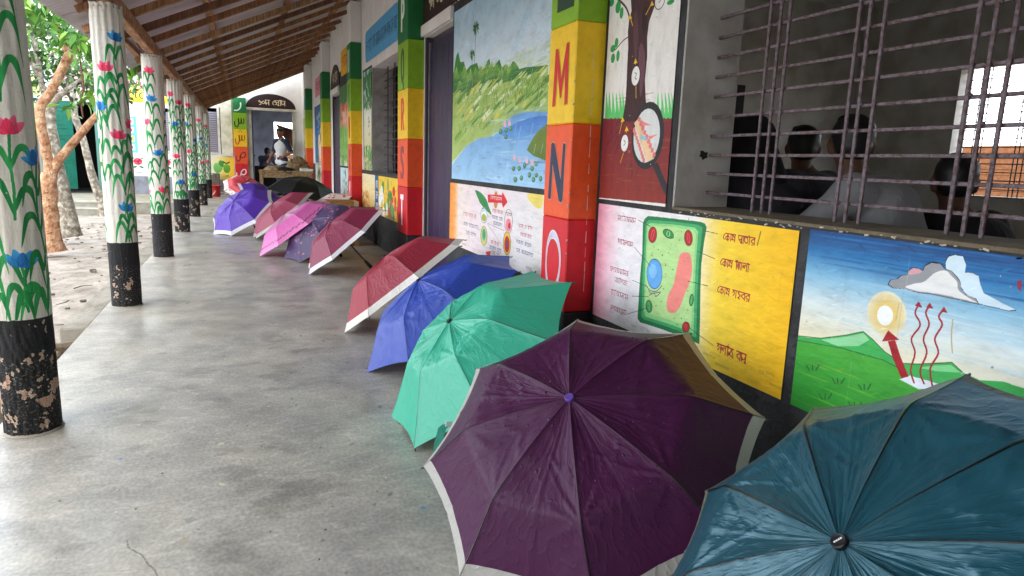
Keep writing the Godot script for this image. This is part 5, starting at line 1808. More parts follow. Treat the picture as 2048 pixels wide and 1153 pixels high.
# ------------------------------------------------------------------ people: a smooth body grown round its bones
func grow(st: SurfaceTool, bones: Array, cell: float, k: float) -> void:
	var lo := Vector3.ONE * 1e9
	var hi := -lo
	for b in bones:
		var r: float = maxf(b[2], b[3]) + cell * 2.5 + k * 0.5
		for q in [b[0], b[1]]:
			lo = lo.min(q - Vector3.ONE * r)
			hi = hi.max(q + Vector3.ONE * r)
	var nx := int((hi.x - lo.x) / cell) + 2
	var ny := int((hi.y - lo.y) / cell) + 2
	var nz := int((hi.z - lo.z) / cell) + 2
	var f := PackedFloat32Array()
	f.resize(nx * ny * nz)
	f.fill(10.0)
	for b in bones:
		var A: Vector3 = b[0]
		var B: Vector3 = b[1]
		var ra: float = b[2]
		var rb: float = b[3]
		var r := maxf(ra, rb) + cell * 2.2 + k * 0.5
		var l := ((A.min(B) - Vector3.ONE * r - lo) / cell).floor()
		var h := ((A.max(B) + Vector3.ONE * r - lo) / cell).ceil()
		var AB := B - A
		var L := maxf(AB.length_squared(), 1e-9)
		for z in range(maxi(0, int(l.z)), mini(nz, int(h.z) + 1)):
			for y in range(maxi(0, int(l.y)), mini(ny, int(h.y) + 1)):
				var o := (z * ny + y) * nx
				for x in range(maxi(0, int(l.x)), mini(nx, int(h.x) + 1)):
					var p := lo + Vector3(x, y, z) * cell
					var t := clampf((p - A).dot(AB) / L, 0.0, 1.0)
					var d := p.distance_to(A + AB * t) - lerpf(ra, rb, t)
					var e := f[o + x]
					var q := maxf(k - absf(d - e), 0.0) / k
					f[o + x] = minf(d, e) - q * q * k * 0.25
	var vid := {}
	var verts := PackedVector3Array()
	var norms := PackedVector3Array()
	var offs := [0, 1, nx, nx + 1, nx * ny, nx * ny + 1, nx * ny + nx, nx * ny + nx + 1]
	for z in nz - 1:
		for y in ny - 1:
			for x in nx - 1:
				var i := (z * ny + y) * nx + x
				if absf(f[i]) > cell * 1.8:
					continue
				var mask := 0
				for c in 8:
					if f[i + offs[c]] < 0.0:
						mask |= 1 << c
				if mask == 0 or mask == 255:
					continue
				var s := Vector3.ZERO
				var cnt := 0
				for c in 8:
					for ax in [1, 2, 4]:
						if c & ax:
							continue
						var fa := f[i + offs[c]]
						var fb := f[i + offs[c | ax]]
						if (fa < 0.0) != (fb < 0.0):
							var t := fa / (fa - fb)
							s += Vector3((c & 1) + (t if ax == 1 else 0.0), ((c >> 1) & 1) + (t if ax == 2 else 0.0), ((c >> 2) & 1) + (t if ax == 4 else 0.0))
							cnt += 1
				vid[i] = verts.size()
				verts.append(lo + (Vector3(x, y, z) + s / cnt) * cell)
				norms.append(Vector3(f[i + 1] - f[i] + f[i + offs[7]] - f[i + offs[6]], f[i + offs[2]] - f[i] + f[i + offs[7]] - f[i + offs[5]], f[i + offs[4]] - f[i] + f[i + offs[7]] - f[i + offs[3]]).normalized())
	var emit := func(a: int, b: int, c: int, d: int, flip: bool) -> void:
		var q := [a, b, c, a, c, d] if flip else [a, c, b, a, d, c]
		for j in q:
			st.set_normal(norms[j])
			st.add_vertex(verts[j])
	for i in vid:
		for ax in 3:
			var step: int = [1, nx, nx * ny][ax]
			var u: int = [nx, nx * ny, 1][ax]
			var w: int = [nx * ny, 1, nx][ax]
			if (f[i] < 0.0) == (f[i + step] < 0.0):
				continue
			if vid.has(i - u) and vid.has(i - w) and vid.has(i - u - w):
				emit.call(vid[i], vid[i - u], vid[i - u - w], vid[i - w], f[i] >= 0.0)

func flesh(bones: Array, cell: float, k := 0.03) -> ArrayMesh:
	var st := SurfaceTool.new()
	st.begin(Mesh.PRIMITIVE_TRIANGLES)
	grow(st, bones, cell, k)
	return st.commit()

func hand_bones(wrist: Vector3, palm: Vector3, side: Vector3, curl: Vector3) -> Array:
	# palm: direction of the fingers; side: towards the thumb; curl: the way the fingers close
	var o := []
	var c := wrist + palm * 0.045
	o.append([wrist + side * 0.012, c + side * 0.026 + palm * 0.03, 0.016, 0.013])
	o.append([wrist - side * 0.010, c - side * 0.024 + palm * 0.026, 0.016, 0.013])
	o.append([wrist, c + palm * 0.034, 0.018, 0.014])
	for j in 4:
		var s: float = [0.027, 0.009, -0.009, -0.026][j]
		var l: float = [0.9, 1.0, 0.94, 0.74][j]
		var a := c + side * s + palm * 0.034
		var b := a + (palm * 0.9 + curl * 0.35).normalized() * 0.034 * l
		var d := b + (palm * 0.45 + curl * 0.85).normalized() * 0.026 * l
		var e := d + (palm * 0.1 + curl).normalized() * 0.018 * l
		o.append([a, b, 0.0092, 0.0086])
		o.append([b, d, 0.0086, 0.008])
		o.append([d, e, 0.008, 0.007])
	var ta := wrist + side * 0.02 + palm * 0.02
	var tb := ta + (side * 0.8 + palm * 0.7).normalized() * 0.036
	o.append([ta, tb, 0.013, 0.0105])
	o.append([tb, tb + (palm * 0.9 + curl * 0.5).normalized() * 0.03, 0.0105, 0.0085])
	return o

# j holds the joints: hip, chest, neck, head (centre), face (direction), and for both sides sh, el, wr, hp, kn, an, toe
func person(label: String, at: Vector3, yaw: float, j: Dictionary, skin: Material, top: Material, bottom: Material, hairm: Material, cell: float, group := "", hair_kind := "short", extra := {}) -> Node3D:
	var t := thing("person", label, "person", at, group)
	t.rotation.y = yaw
	var b := []
	b.append([j.hip + Vector3(-0.07, 0, 0), j.hip + Vector3(0.07, 0, 0), 0.105, 0.105])
	b.append([j.hip, j.chest, 0.105, 0.12])
	b.append([j.chest + Vector3(-0.07, 0.02, 0), j.chest + Vector3(0.07, 0.02, 0), 0.105, 0.105])
	b.append([j.chest, j.neck, 0.1, 0.052])
	b.append([j.neck, j.head + Vector3(0, -0.05, 0), 0.05, 0.046])
	for s in 2:
		b.append([j.neck + (j.sh[s] - j.neck) * 0.25, j.sh[s], 0.05, 0.058])
		b.append([j.sh[s], j.el[s], 0.05, 0.038])
		b.append([j.el[s], j.wr[s], 0.038, 0.025])
		b.append([j.hip + (j.hp[s] - j.hip), j.kn[s], 0.088, 0.056])
		b.append([j.kn[s], j.an[s], 0.055, 0.034])
	var st := SurfaceTool.new()
	st.begin(Mesh.PRIMITIVE_TRIANGLES)
	grow(st, b, cell, 0.045)
	# head with its features on a finer grid
	var h: Vector3 = j.head
	var fd: Vector3 = j.face
	var rt := fd.cross(Vector3.UP).normalized() * -1.0
	var up := rt.cross(fd) * -1.0
	up = Vector3.UP if up.y < 0.1 else up
	var hb := [
		[h + up * 0.035 - fd * 0.012, h + up * 0.03 + fd * 0.012, 0.083, 0.080], [h - up * 0.02 + fd * 0.03, h - up * 0.075 + fd * 0.048, 0.064, 0.034],
		[h - up * 0.05 - fd * 0.01, h - up * 0.115 - fd * 0.02, 0.055, 0.05],
		[h + up * 0.012 + fd * 0.088, h - up * 0.018 + fd * 0.104, 0.009, 0.013], [h - up * 0.05 + fd * 0.082 - rt * 0.016, h - up * 0.05 + fd * 0.082 + rt * 0.016, 0.009, 0.009],
		[h - up * 0.062 + fd * 0.08 - rt * 0.014, h - up * 0.062 + fd * 0.08 + rt * 0.014, 0.009, 0.009], [h + up * 0.03 + fd * 0.078 - rt * 0.036, h + up * 0.03 + fd * 0.078 + rt * 0.036, 0.013, 0.013]]
	for s in [-1.0, 1.0]:
		hb.append([h + rt * s * 0.08 + up * 0.012 - fd * 0.006, h + rt * s * 0.077 - up * 0.022, 0.015, 0.010])
	grow(st, hb, maxf(cell * 0.4, 0.005), 0.022)
	for s in 2:
		var pd: Vector3 = (j.wr[s] - j.el[s]).normalized()
		if j.has("palm"):
			pd = j.palm[s]
		var sd: Vector3 = (j.thumb[s] as Vector3).normalized() if j.has("thumb") else pd.cross(Vector3.UP).normalized() * (1.0 if s == 0 else -1.0)
		var cu: Vector3 = pd.cross(sd).normalized()
		if cu.y > 0.0:
			cu = -cu
		grow(st, hand_bones(j.wr[s], pd, sd, cu), 0.006, 0.008)
	part(t, "body", st.commit(), skin)
	# eyes, brows and lips
	var ey := MB.new(true)
	for s in [-1.0, 1.0]:
		ey.tube(PackedVector3Array([h + rt * s * 0.022 + up * 0.014 + fd * 0.078, h + rt * s * 0.042 + up * 0.014 + fd * 0.072]), PackedFloat32Array([0.007, 0.006]), 6)
		ey.tube(PackedVector3Array([h + rt * s * 0.016 + up * 0.032 + fd * 0.091, h + rt * s * 0.048 + up * 0.033 + fd * 0.078]), PackedFloat32Array([0.004, 0.003]), 5)
	part(t, "eyes", ey.done(), mat("1a120f", 0.4))
	var lp := MB.new(true)
	lp.tube(PackedVector3Array([h - up * 0.055 + fd * 0.086 - rt * 0.02, h - up * 0.056 + fd * 0.0915, h - up * 0.055 + fd * 0.086 + rt * 0.02]), PackedFloat32Array([0.003, 0.005, 0.003]), 5)
	part(t, "lips", lp.done(), mat("6a3a34", 0.6))
	# hair
	var hh := [[h + up * 0.052 - fd * 0.03, h + up * 0.052 + fd * 0.012, 0.082, 0.078], [h - fd * 0.04, h + up * 0.03 - fd * 0.04, 0.072, 0.078]]
	if hair_kind == "scarf":
		hh.append([h - up * 0.02 - fd * 0.02, h - up * 0.16 - fd * 0.03, 0.105, 0.12])
		hh.append([h + up * 0.03 - fd * 0.02, h + up * 0.04, 0.11, 0.10])
	else:
		hh.append([h + up * 0.09 + fd * 0.05 - rt * 0.03, h + up * 0.09 + fd * 0.045 + rt * 0.03, 0.038, 0.038])
	if hair_kind != "scarf":
		for k in 44:
			var a := k * 2.4
			var e := 0.15 + 1.3 * fposmod(k * 0.618, 1.0)
			var d := (up * sin(e) + (rt * sin(a) + fd * cos(a)) * cos(e)).normalized()
			if d.dot(fd) > 0.55 and e < 0.75:
				continue
			var root := h + up * 0.04 - fd * 0.015 + d * 0.072
			hh.append([root, root + (d * 0.7 + (rt * cos(a * 3.0) + fd * sin(a * 3.0)) * 0.5 - up * 0.3).normalized() * 0.02, 0.013, 0.006])
	part(t, "scarf" if hair_kind == "scarf" else "hair", flesh(hh, maxf(cell * 0.42, 0.006), 0.016), hairm)
	# shirt
	var sb := [[j.hip + Vector3(-0.075, -0.04, 0), j.hip + Vector3(0.075, -0.04, 0), 0.118, 0.118], [j.hip, j.chest, 0.12, 0.135], [j.chest + Vector3(-0.075, 0.02, 0), j.chest + Vector3(0.075, 0.02, 0), 0.118, 0.118], [j.chest, j.neck - Vector3(0, 0.02, 0), 0.115, 0.064]]
	var lb := []
	for s in 2:
		lb.append([j.neck + (j.sh[s] - j.neck) * 0.35 - Vector3(0, 0.01, 0), j.sh[s], 0.06, 0.071])
		lb.append([j.sh[s], j.sh[s].lerp(j.el[s], 0.85), 0.068, 0.062])
	if extra.has("sleeve"):
		part(t, "shirt", flesh(sb, cell, 0.05), top)
		part(t, "sleeves", flesh(lb, cell, 0.03), extra.sleeve)
		var cl := MB.new(true)
		var nk: Vector3 = j.neck
		var ring := PackedVector3Array()
		var rr := PackedFloat32Array()
		for k in 13:
			var a := TAU * (0.04 + 0.92 * k / 12.0)
			ring.append(nk + Vector3(sin(a) * 0.062, 0.018 - 0.03 * cos(a), cos(a) * 0.062 + 0.01))
			rr.append(0.016)
		cl.tube(ring, rr, 6)
		part(t, "collar", cl.done(), extra.collar)
	else:
		part(t, "shirt", flesh(sb + lb, cell, 0.05), top)
	var tr := [[j.hip + Vector3(-0.06, 0, 0), j.hip + Vector3(0.06, 0, 0), 0.112, 0.112]]
	for s in 2:
		tr.append([j.hp[s], j.kn[s], 0.1, 0.07])
		tr.append([j.kn[s], j.an[s].lerp(j.kn[s], 0.06), 0.07, 0.055])
	part(t, "trousers", flesh(tr, cell, 0.04), bottom)
	var sh := []
	for s in 2:
		sh.append([j.an[s] + Vector3(0, -0.045, -0.02), j.toe[s], 0.042, 0.034])
	part(t, "shoes", flesh(sh, maxf(cell * 0.8, 0.01), 0.005), mat("1c1b1c", 0.6))
	return t

func seated(lean: float, turn: float) -> Dictionary:
	var f := Vector3(sin(turn), 0, cos(turn))
	var hip := Vector3(0, 0.555, 0)
	var chest := Vector3(0, 0.87, 0.10 + lean * 0.5)
	var neck := Vector3(0, 1.0 - lean * 0.1, 0.15 + lean)
	return {"hip": hip, "chest": chest, "neck": neck, "head": neck + Vector3(0, 0.145, 0.03) + f * 0.02, "face": (f + Vector3(0, -0.25, 0)).normalized(),
		"sh": [Vector3(-0.175, 0.965 - lean * 0.1, 0.13 + lean), Vector3(0.175, 0.965 - lean * 0.1, 0.13 + lean)], "el": [Vector3(-0.23, 0.76, 0.32 + lean), Vector3(0.23, 0.76, 0.32 + lean)], "wr": [Vector3(-0.1, 0.76, 0.5 + lean), Vector3(0.1, 0.76, 0.5 + lean)],
		"hp": [Vector3(-0.09, 0.545, 0.02), Vector3(0.09, 0.545, 0.02)], "kn": [Vector3(-0.11, 0.51, 0.42), Vector3(0.11, 0.51, 0.42)], "an": [Vector3(-0.11, 0.09, 0.42), Vector3(0.11, 0.09, 0.42)], "toe": [Vector3(-0.12, 0.04, 0.56), Vector3(0.12, 0.04, 0.56)]}

func sit(label: String, head: Vector3, yaw: float, j: Dictionary, skin: Material, top: Material, bottom: Material, hairm: Material, cell: float, hair_kind := "short") -> void:
	# a pupil seated so that the head is at the given place
	var o: Vector3 = Basis(Vector3.UP, yaw) * Vector3(j.head.x, 0, j.head.z)
	person(label, Vector3(head.x - o.x, head.y - j.head.y, head.z - o.z), yaw, j, skin, top, bottom, hairm, cell, "pupils sitting in the classrooms", hair_kind)

func build_people() -> void:
	var skin := mat("8a5a40", 0.55)
	var dim := mat("5e3c2b", 0.6)  # skin darkened to stand for shade in the classroom
	var hairm := mat("0d0b0a", 0.5)
	var dark := mat("2a2c33", 0.85)
	# the boy in the far doorway
	var j := {"hip": Vector3(0, 0.93, 0), "chest": Vector3(0, 1.25, 0.01), "neck": Vector3(0, 1.45, -0.01), "head": Vector3(0.0, 1.60, 0.025), "face": Vector3(0.1, -0.05, 1).normalized(),
		"sh": [Vector3(-0.185, 1.40, 0), Vector3(0.185, 1.40, 0)], "el": [Vector3(-0.27, 1.13, 0.02), Vector3(0.29, 1.14, -0.06)], "wr": [Vector3(-0.22, 0.95, 0.2), Vector3(0.17, 1.0, 0.12)], "palm": [Vector3(0.1, -0.6, 0.75).normalized(), Vector3(-0.75, -0.25, 0.5).normalized()],
		"thumb": [Vector3(0.8, 0.3, 0.1), Vector3(0, 0.9, 0.3)],
		"hp": [Vector3(-0.09, 0.91, 0), Vector3(0.09, 0.91, 0)], "kn": [Vector3(-0.1, 0.5, 0.02), Vector3(0.1, 0.5, 0.02)], "an": [Vector3(-0.11, 0.09, -0.02), Vector3(0.11, 0.09, -0.02)], "toe": [Vector3(-0.13, 0.035, 0.13), Vector3(0.13, 0.035, 0.13)]}
	person("boy in a white shirt with navy sleeves and teal collar standing in the far doorway", Vector3(0.95, 0, -18.55), deg_to_rad(-52), j, skin, mat("d9dadd", 0.8, 0.5, null, 2.0, 0.4, bump_wrinkle), mat("39435c", 0.85, 0.5, null, 2.0, 0.4, bump_wrinkle), hairm, 0.013, "", "short", {"sleeve": mat("2b3145", 0.85, 0.5, null, 2.0, 0.4, bump_wrinkle), "collar": mat("3f8a9a", 0.8)})
	person("pupil bent over a desk in the shade behind the end doorway", Vector3(0.55, 0, -21.6), deg_to_rad(150), seated(0.14, 0.0), skin, mat("5a5666", 0.9, 0.5, null, 1.4, 0.4, bump_wrinkle), dark, hairm, 0.02, "pupils sitting in the classrooms")
	# pupils behind the barred window, seen from behind and the side
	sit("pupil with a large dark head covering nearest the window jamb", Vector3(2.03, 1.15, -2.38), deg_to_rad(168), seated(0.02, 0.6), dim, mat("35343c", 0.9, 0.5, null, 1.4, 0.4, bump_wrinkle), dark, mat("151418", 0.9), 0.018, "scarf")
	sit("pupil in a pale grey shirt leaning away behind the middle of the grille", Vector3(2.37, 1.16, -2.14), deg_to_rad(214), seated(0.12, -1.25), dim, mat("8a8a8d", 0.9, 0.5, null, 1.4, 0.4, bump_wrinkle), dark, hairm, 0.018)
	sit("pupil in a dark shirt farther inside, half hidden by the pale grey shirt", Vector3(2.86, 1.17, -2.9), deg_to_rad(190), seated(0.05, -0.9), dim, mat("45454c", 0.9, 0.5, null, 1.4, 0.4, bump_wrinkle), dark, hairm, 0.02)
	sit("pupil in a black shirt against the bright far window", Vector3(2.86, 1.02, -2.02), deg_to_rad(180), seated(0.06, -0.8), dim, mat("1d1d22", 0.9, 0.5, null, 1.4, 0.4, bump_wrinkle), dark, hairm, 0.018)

# ------------------------------------------------------------------ things standing at the far end
func build_clutter() -> void:
	var tw := wood("cda878", Vector3(4, 4, 1.2))
	var t := thing("wooden_table", "worn wooden school table heaped with brown cloth before the end doorway", "table", Vector3(0.84, 0, -14.85))
	t.rotation.y = -0.05
	for k in 4:
		part(t, "top_plank", bx(Vector3(-0.53, 0.715, -0.3 + k * 0.15 + 0.002), Vector3(0.53, 0.745, -0.3 + (k + 1) * 0.15 - 0.002), 0.003), tw)
	for sx in [-1, 1]:
		for sz in [-1, 1]:
			part(t, "leg", bx(Vector3(sx * 0.48 - 0.03, 0.0, sz * 0.25 - 0.03), Vector3(sx * 0.48 + 0.03, 0.714, sz * 0.25 + 0.03), 0.004), tw)
	for sz in [-1, 1]:
		part(t, "apron", bx(Vector3(-0.449, 0.6, sz * 0.25 - 0.012), Vector3(0.449, 0.712, sz * 0.25 + 0.012), 0.003), tw)
		part(t, "stretcher", bx(Vector3(-0.449, 0.16, sz * 0.25 - 0.015), Vector3(0.449, 0.21, sz * 0.25 + 0.015), 0.003), tw)
	# heap of cloth
	var n := noise(7.0, 4, FastNoiseLite.TYPE_SIMPLEX_SMOOTH, FastNoiseLite.FRACTAL_RIDGED, 15)
	var n2 := noise(2.6, 3, FastNoiseLite.TYPE_SIMPLEX_SMOOTH, FastNoiseLite.FRACTAL_FBM, 16)
	var heap := func(called: String, label: String, at: Vector3, rx: float, rz: float, hh: float, col: String, sd: float) -> void:
		var nodes := []
		var uvs := []
		for jj in 22:
			var q := jj / 21.0
			var row := []
			var ur := []
			for i in 49:
				var a := TAU * i / 48.0
				var rr := sin(q * PI * 0.5)
				var d := Vector3(cos(a) * rr, 0, -sin(a) * rr)
				var f := 1.0 + 0.28 * n2.get_noise_3d(d.x * 1.6 + sd, q, d.z * 1.6)
				var y := hh * cos(q * PI * 0.5) * (1.0 + 0.5 * n2.get_noise_3d(d.x + sd, 3.0, d.z)) + 0.03 * n.get_noise_3d(d.x * 0.6 + sd, q * 0.6, d.z * 0.6) * (1.0 - pow(q, 8.0))
				row.append(Vector3(d.x * rx * f, maxf(y, 0.002), d.z * rz * f))
				ur.append(Vector2(a, q))
			nodes.append(row)
			uvs.append(ur)
		var o := MeshInstance3D.new()
		o.name = numbered(called)
		o.mesh = sheet(nodes, uvs)
		o.material_override = mat(col, 0.9, 0.3, grime, 2.0)
		add_child(o)
		o.position = at
		tag(o, label, "cloth")
	heap.call("cloth_heap", "tall heap of folded khaki brown cloth at the right of the table", Vector3(1.08, 0.746, -14.9), 0.24, 0.2, 0.24, "8a7352", 0.0)
	heap.call("cloth_heap", "flat crumpled pale brown cloth at the left of the table", Vector3(0.64, 0.746, -14.85), 0.22, 0.17, 0.075, "a68d6e", 5.0)
	heap.call("black_bag", "black bag slumped over the front edge of the table", Vector3(0.82, 0.746, -14.66), 0.15, 0.07, 0.05, "1b1a1c", 9.0)
	var st := MB.new(true)
	st.tube(PackedVector3Array([Vector3(0.75, 0.77, -14.57), Vector3(0.78, 0.74, -14.535), Vector3(0.86, 0.70, -14.53), Vector3(0.91, 0.68, -14.53), Vector3(0.93, 0.73, -14.535), Vector3(0.92, 0.76, -14.58)]), PackedFloat32Array([0.008, 0.008, 0.008, 0.008, 0.008, 0.008]), 6)
	var bag := get_node("black_bag")
	var stp := part(bag, "strap", st.done(), mat("171618", 0.8))
	stp.position = -bag.position
	var bk := thing("paper_stack", "stack of white papers on the right end of the table", "papers", Vector3(1.22, 0.746, -14.64))
	for k in 4:
		part(bk, "sheet", bx(Vector3(-0.12, k * 0.012, -0.09), Vector3(0.12, k * 0.012 + 0.011, 0.09)), mat(["d8d6d0", "e2e0da", "cfccc4", "e6e4de"][k], 0.8), Vector3(0.004 * k, 0, 0), Basis(Vector3.UP, 0.05 * k))
	var nb := thing("black_book", "small black book lying on the white papers", "book", Vector3(1.18, 0.796, -14.66))
	part(nb, "cover", bx(Vector3(-0.08, 0, -0.06), Vector3(0.08, 0.02, 0.06), 0.004), mat("17161a", 0.5))
	part(nb, "pages", bx(Vector3(-0.076, 0.003, -0.0605), Vector3(0.0805, 0.017, 0.0605)), mat("cfccc2", 0.8))
	# cardboard box
	var bxm := mat("a8783f", 0.85, 0.15, grime, 1.5)
	var b := thing("cardboard_box", "brown cardboard box with a pale end, between the pink umbrella and the wall", "box", Vector3(1.10, 0, -8.35))
	part(b, "body", bx(Vector3(-0.19, 0, -0.15), Vector3(0.13, 0.535, 0.15), 0.004), bxm)
	part(b, "end_face", bx(Vector3(0.1305, 0, -0.15), Vector3(0.185, 0.535, 0.152), 0.003), mat("d8b886", 0.85, 0.15, grime, 1.5))
	part(b, "flap", bx(Vector3(-0.19, 0.536, -0.15), Vector3(0.13, 0.541, -0.005)), bxm)
	part(b, "flap", bx(Vector3(-0.19, 0.536, 0.005), Vector3(0.13, 0.541, 0.15)), bxm)
	# bucket, hose, rope and post by the far column
	var bu := thing("red_bucket", "red plastic bucket on the floor by the farthest column", "bucket", Vector3(-0.63, 0, -18.05))
	var red := mat("c41f22", 0.35)
	var m := MB.new(true)
	m.lathe(PackedVector2Array([Vector2(0.0, 0.004), Vector2(0.092, 0.004), Vector2(0.1, 0.02), Vector2(0.132, 0.26), Vector2(0.142, 0.262), Vector2(0.142, 0.278), Vector2(0.130, 0.278), Vector2(0.126, 0.26), Vector2(0.094, 0.025), Vector2(0.0, 0.02)]), 24)
	part(bu, "pail", m.done(), red)
	m = MB.new(true)
	var hp := PackedVector3Array()
	var hr := PackedFloat32Array()
	for k in 13:
		var a := PI * k / 12.0
		hp.append(Vector3(cos(a) * 0.14, 0.262 - sin(a) * 0.06, sin(a) * 0.13))
		hr.append(0.004)
	m.tube(hp, hr, 5)
	part(bu, "bail", m.done(), mats.steel)
	m = MB.new(true)
	hp = PackedVector3Array()
	hr = PackedFloat32Array()
	for k in 26:
		var a := 0.6 + k * 0.19
		hp.append(Vector3(-0.76 + cos(a) * 0.16, 0.30 - sin(a) * 0.28 + 0.012, -17.9 + 0.015 * k * 0.4))
		hr.append(0.013)
	for k in hp.size():
		hp[k].y = maxf(hp[k].y, 0.014)
	m.tube(hp, hr, 7)
	var hose := MeshInstance3D.new()
	hose.name = "white_hose"
	hose.mesh = m.done()
	hose.material_override = mat("d6d6d2", 0.4)
	add_child(hose)
	tag(hose, "white hose looped on the floor left of the red bucket", "hose")
	m = MB.new(true)
	var r := RandomNumberGenerator.new()
	r.seed = 41
	for q in 7:
		hp = PackedVector3Array()
		hr = PackedFloat32Array()
		var c := Vector3(-0.33 + r.randf_range(-0.12, 0.14), 0.02, -17.95 + r.randf_range(-0.1, 0.1))
		for k in 15:
			var a := k * 0.48 + q
			hp.append(c + Vector3(cos(a) * r.randf_range(0.08, 0.14), 0.03 + 0.06 * absf(sin(a * 0.7 + q)), sin(a) * 0.09))
			hr.append(0.006)
		m.tube(hp, hr, 5)
	var rope := MeshInstance3D.new()
	rope.name = "rope_tangle"
	rope.mesh = m.done()
	rope.material_override = mat("b9b2ac", 0.9)
	add_child(rope)
	tag(rope, "tangle of pale rope on the floor right of the red bucket", "rope")
	var po := thing("timber_post", "short grey timber post leaning on the end wall behind the bucket", "post", Vector3(-0.64, 0, -18.72))
	part(po, "post", bx(Vector3(-0.1, 0, -0.05), Vector3(0.1, 0.55, 0.05), 0.01), wood("8a7f74"))
	# the brown sheet hung in the end classroom's window, and what stands outside
	var nodes := []
	var uvs := []
	var nn := noise(1.6, 3, FastNoiseLite.TYPE_SIMPLEX_SMOOTH, FastNoiseLite.FRACTAL_FBM, 88)
	for jj in 13:
		var row := []
		var ur := []
		for i in 25:
			var sx := i / 24.0
			var q := jj / 12.0
			var x := lerpf(1.06, 2.5, sx)
			var top := lerpf(2.06, 1.66, sx)
			var ln := clampf(sx * 2.1, 0.03, 0.95)
			row.append(Vector3(x, top - ln * q * (0.9 + 0.12 * sin(sx * 15.0)), -23.9 + 0.05 * sin(sx * 22.0 + q * 2.0) + 0.05 * nn.get_noise_2d(x, q)))
			ur.append(Vector2(sx, q))
		nodes.append(row)
		uvs.append(ur)
	nodes.reverse()
	uvs.reverse()
	var sh := MeshInstance3D.new()
	sh.name = "hanging_sheet"
	sh.mesh = sheet(nodes, uvs)
	sh.material_override = mat("7a4a38", 0.9, 0.1, grime, 1.0)
	add_child(sh)
	tag(sh, "reddish brown sheet slung across the bright window behind the boy", "sheet")
	var pw := thing("plank_fence", "pale orange plank fence outside the end classroom", "fence", Vector3(0, 0, -26.5))
	for k in 9:
		part(pw, "plank", bx(Vector3(0.4, -0.3 + k * 0.2, -0.02), Vector3(5.0, -0.108 + k * 0.2, 0.02), 0.004), wood("d8a27c", Vector3(1, 4, 1)))
	for x in [0.6, 2.4, 4.4]:
		part(pw, "post", bx(Vector3(x - 0.05, -0.4, -0.12), Vector3(x + 0.05, 1.6, -0.021), 0.005), wood("9a6a48"))
	var dk := thing("classroom_desk", "dark wooden desk behind the end doorway", "desk", Vector3(0.72, 0, -21.0))
	part(dk, "top", bx(Vector3(-0.6, 0.70, -0.2), Vector3(0.6, 0.73, 0.2), 0.004), wood("3a2c26"))
	part(dk, "front_board", bx(Vector3(-0.56, 0.1, 0.12), Vector3(0.56, 0.699, 0.15), 0.004), wood("33261f"))
	for x in [-0.56, 0.56]:
		part(dk, "leg", bx(Vector3(x - 0.025, 0.0, -0.18), Vector3(x + 0.025, 0.699, 0.119), 0.004), wood("3a2c26"))
	var bn := thing("classroom_bench", "dark wooden bench behind the desk in the end classroom", "bench", Vector3(0.55, 0, -21.62), "benches in the classroom")
	part(bn, "seat", bx(Vector3(-0.6, 0.42, -0.14), Vector3(0.6, 0.45, 0.14), 0.004), wood("3a2c26"))
	for x in [-0.5, 0.5]:
		part(bn, "leg", bx(Vector3(x - 0.03, 0.0, -0.11), Vector3(x + 0.03, 0.419, 0.11), 0.004), wood("3a2c26"))

# ------------------------------------------------------------------ trees
func limb_mesh(branches: String, rough: float, sd: int) -> ArrayMesh:
	var n := noise(4.0, 4, FastNoiseLite.TYPE_SIMPLEX_SMOOTH, FastNoiseLite.FRACTAL_FBM, sd)
	var m := SurfaceTool.new()
	m.begin(Mesh.PRIMITIVE_TRIANGLES)
	for br in branches.split(";"):
		var pts := []
		for q in br.strip_edges().split(" ", false):
			var f := q.split_floats(",")
			pts.append([Vector3(f[0], f[1], 0), f[2] * 0.84])
		var path := []
		for i in pts.size() - 1:
			var a: Array = pts[maxi(i - 1, 0)]
			var b: Array = pts[i]
			var c: Array = pts[i + 1]
			var d: Array = pts[mini(i + 2, pts.size() - 1)]
			for k in 6:
				var t := k / 6.0
				path.append([(b[0] as Vector3).cubic_interpolate(c[0], a[0], d[0], t), lerpf(b[1], c[1], t)])
		path.append(pts[pts.size() - 1])
		var nodes := []
		var uvs := []
		var acc := 0.0
		for i in path.size():
			var p: Vector3 = path[i][0]
			p.z += 0.10 * n.get_noise_2d(p.y * 0.22, p.x * 0.3)
			var dr: Vector3 = ((path[mini(i + 1, path.size() - 1)][0] as Vector3) - path[maxi(i - 1, 0)][0]).normalized()
			var s := dr.cross(Vector3(0, 0, 1)).normalized()
			var u := s.cross(dr)
			if i > 0:
				acc += (path[i][0] as Vector3).distance_to(path[i - 1][0])
			var row := []
			var ur := []
			for k in 17:
				var a := TAU * k / 16.0
				var d := s * cos(a) + u * sin(a)
				var r: float = path[i][1] * (1.0 + rough * n.get_noise_3d(p.x * 2.0 + d.x * 0.6, p.y * 1.6, d.z * 0.6 + d.y * 0.2) + 0.4 * rough * n.get_noise_3d(p.x * 9.0 + d.x, p.y * 9.0, d.z))
				row.append(p + d * r)
				ur.append(Vector2(k / 16.0, acc * 1.2))
			nodes.append(row)
			uvs.append(ur)
		m.append_from(sheet(nodes, uvs), 0, Transform3D.IDENTITY)
	return m.commit()

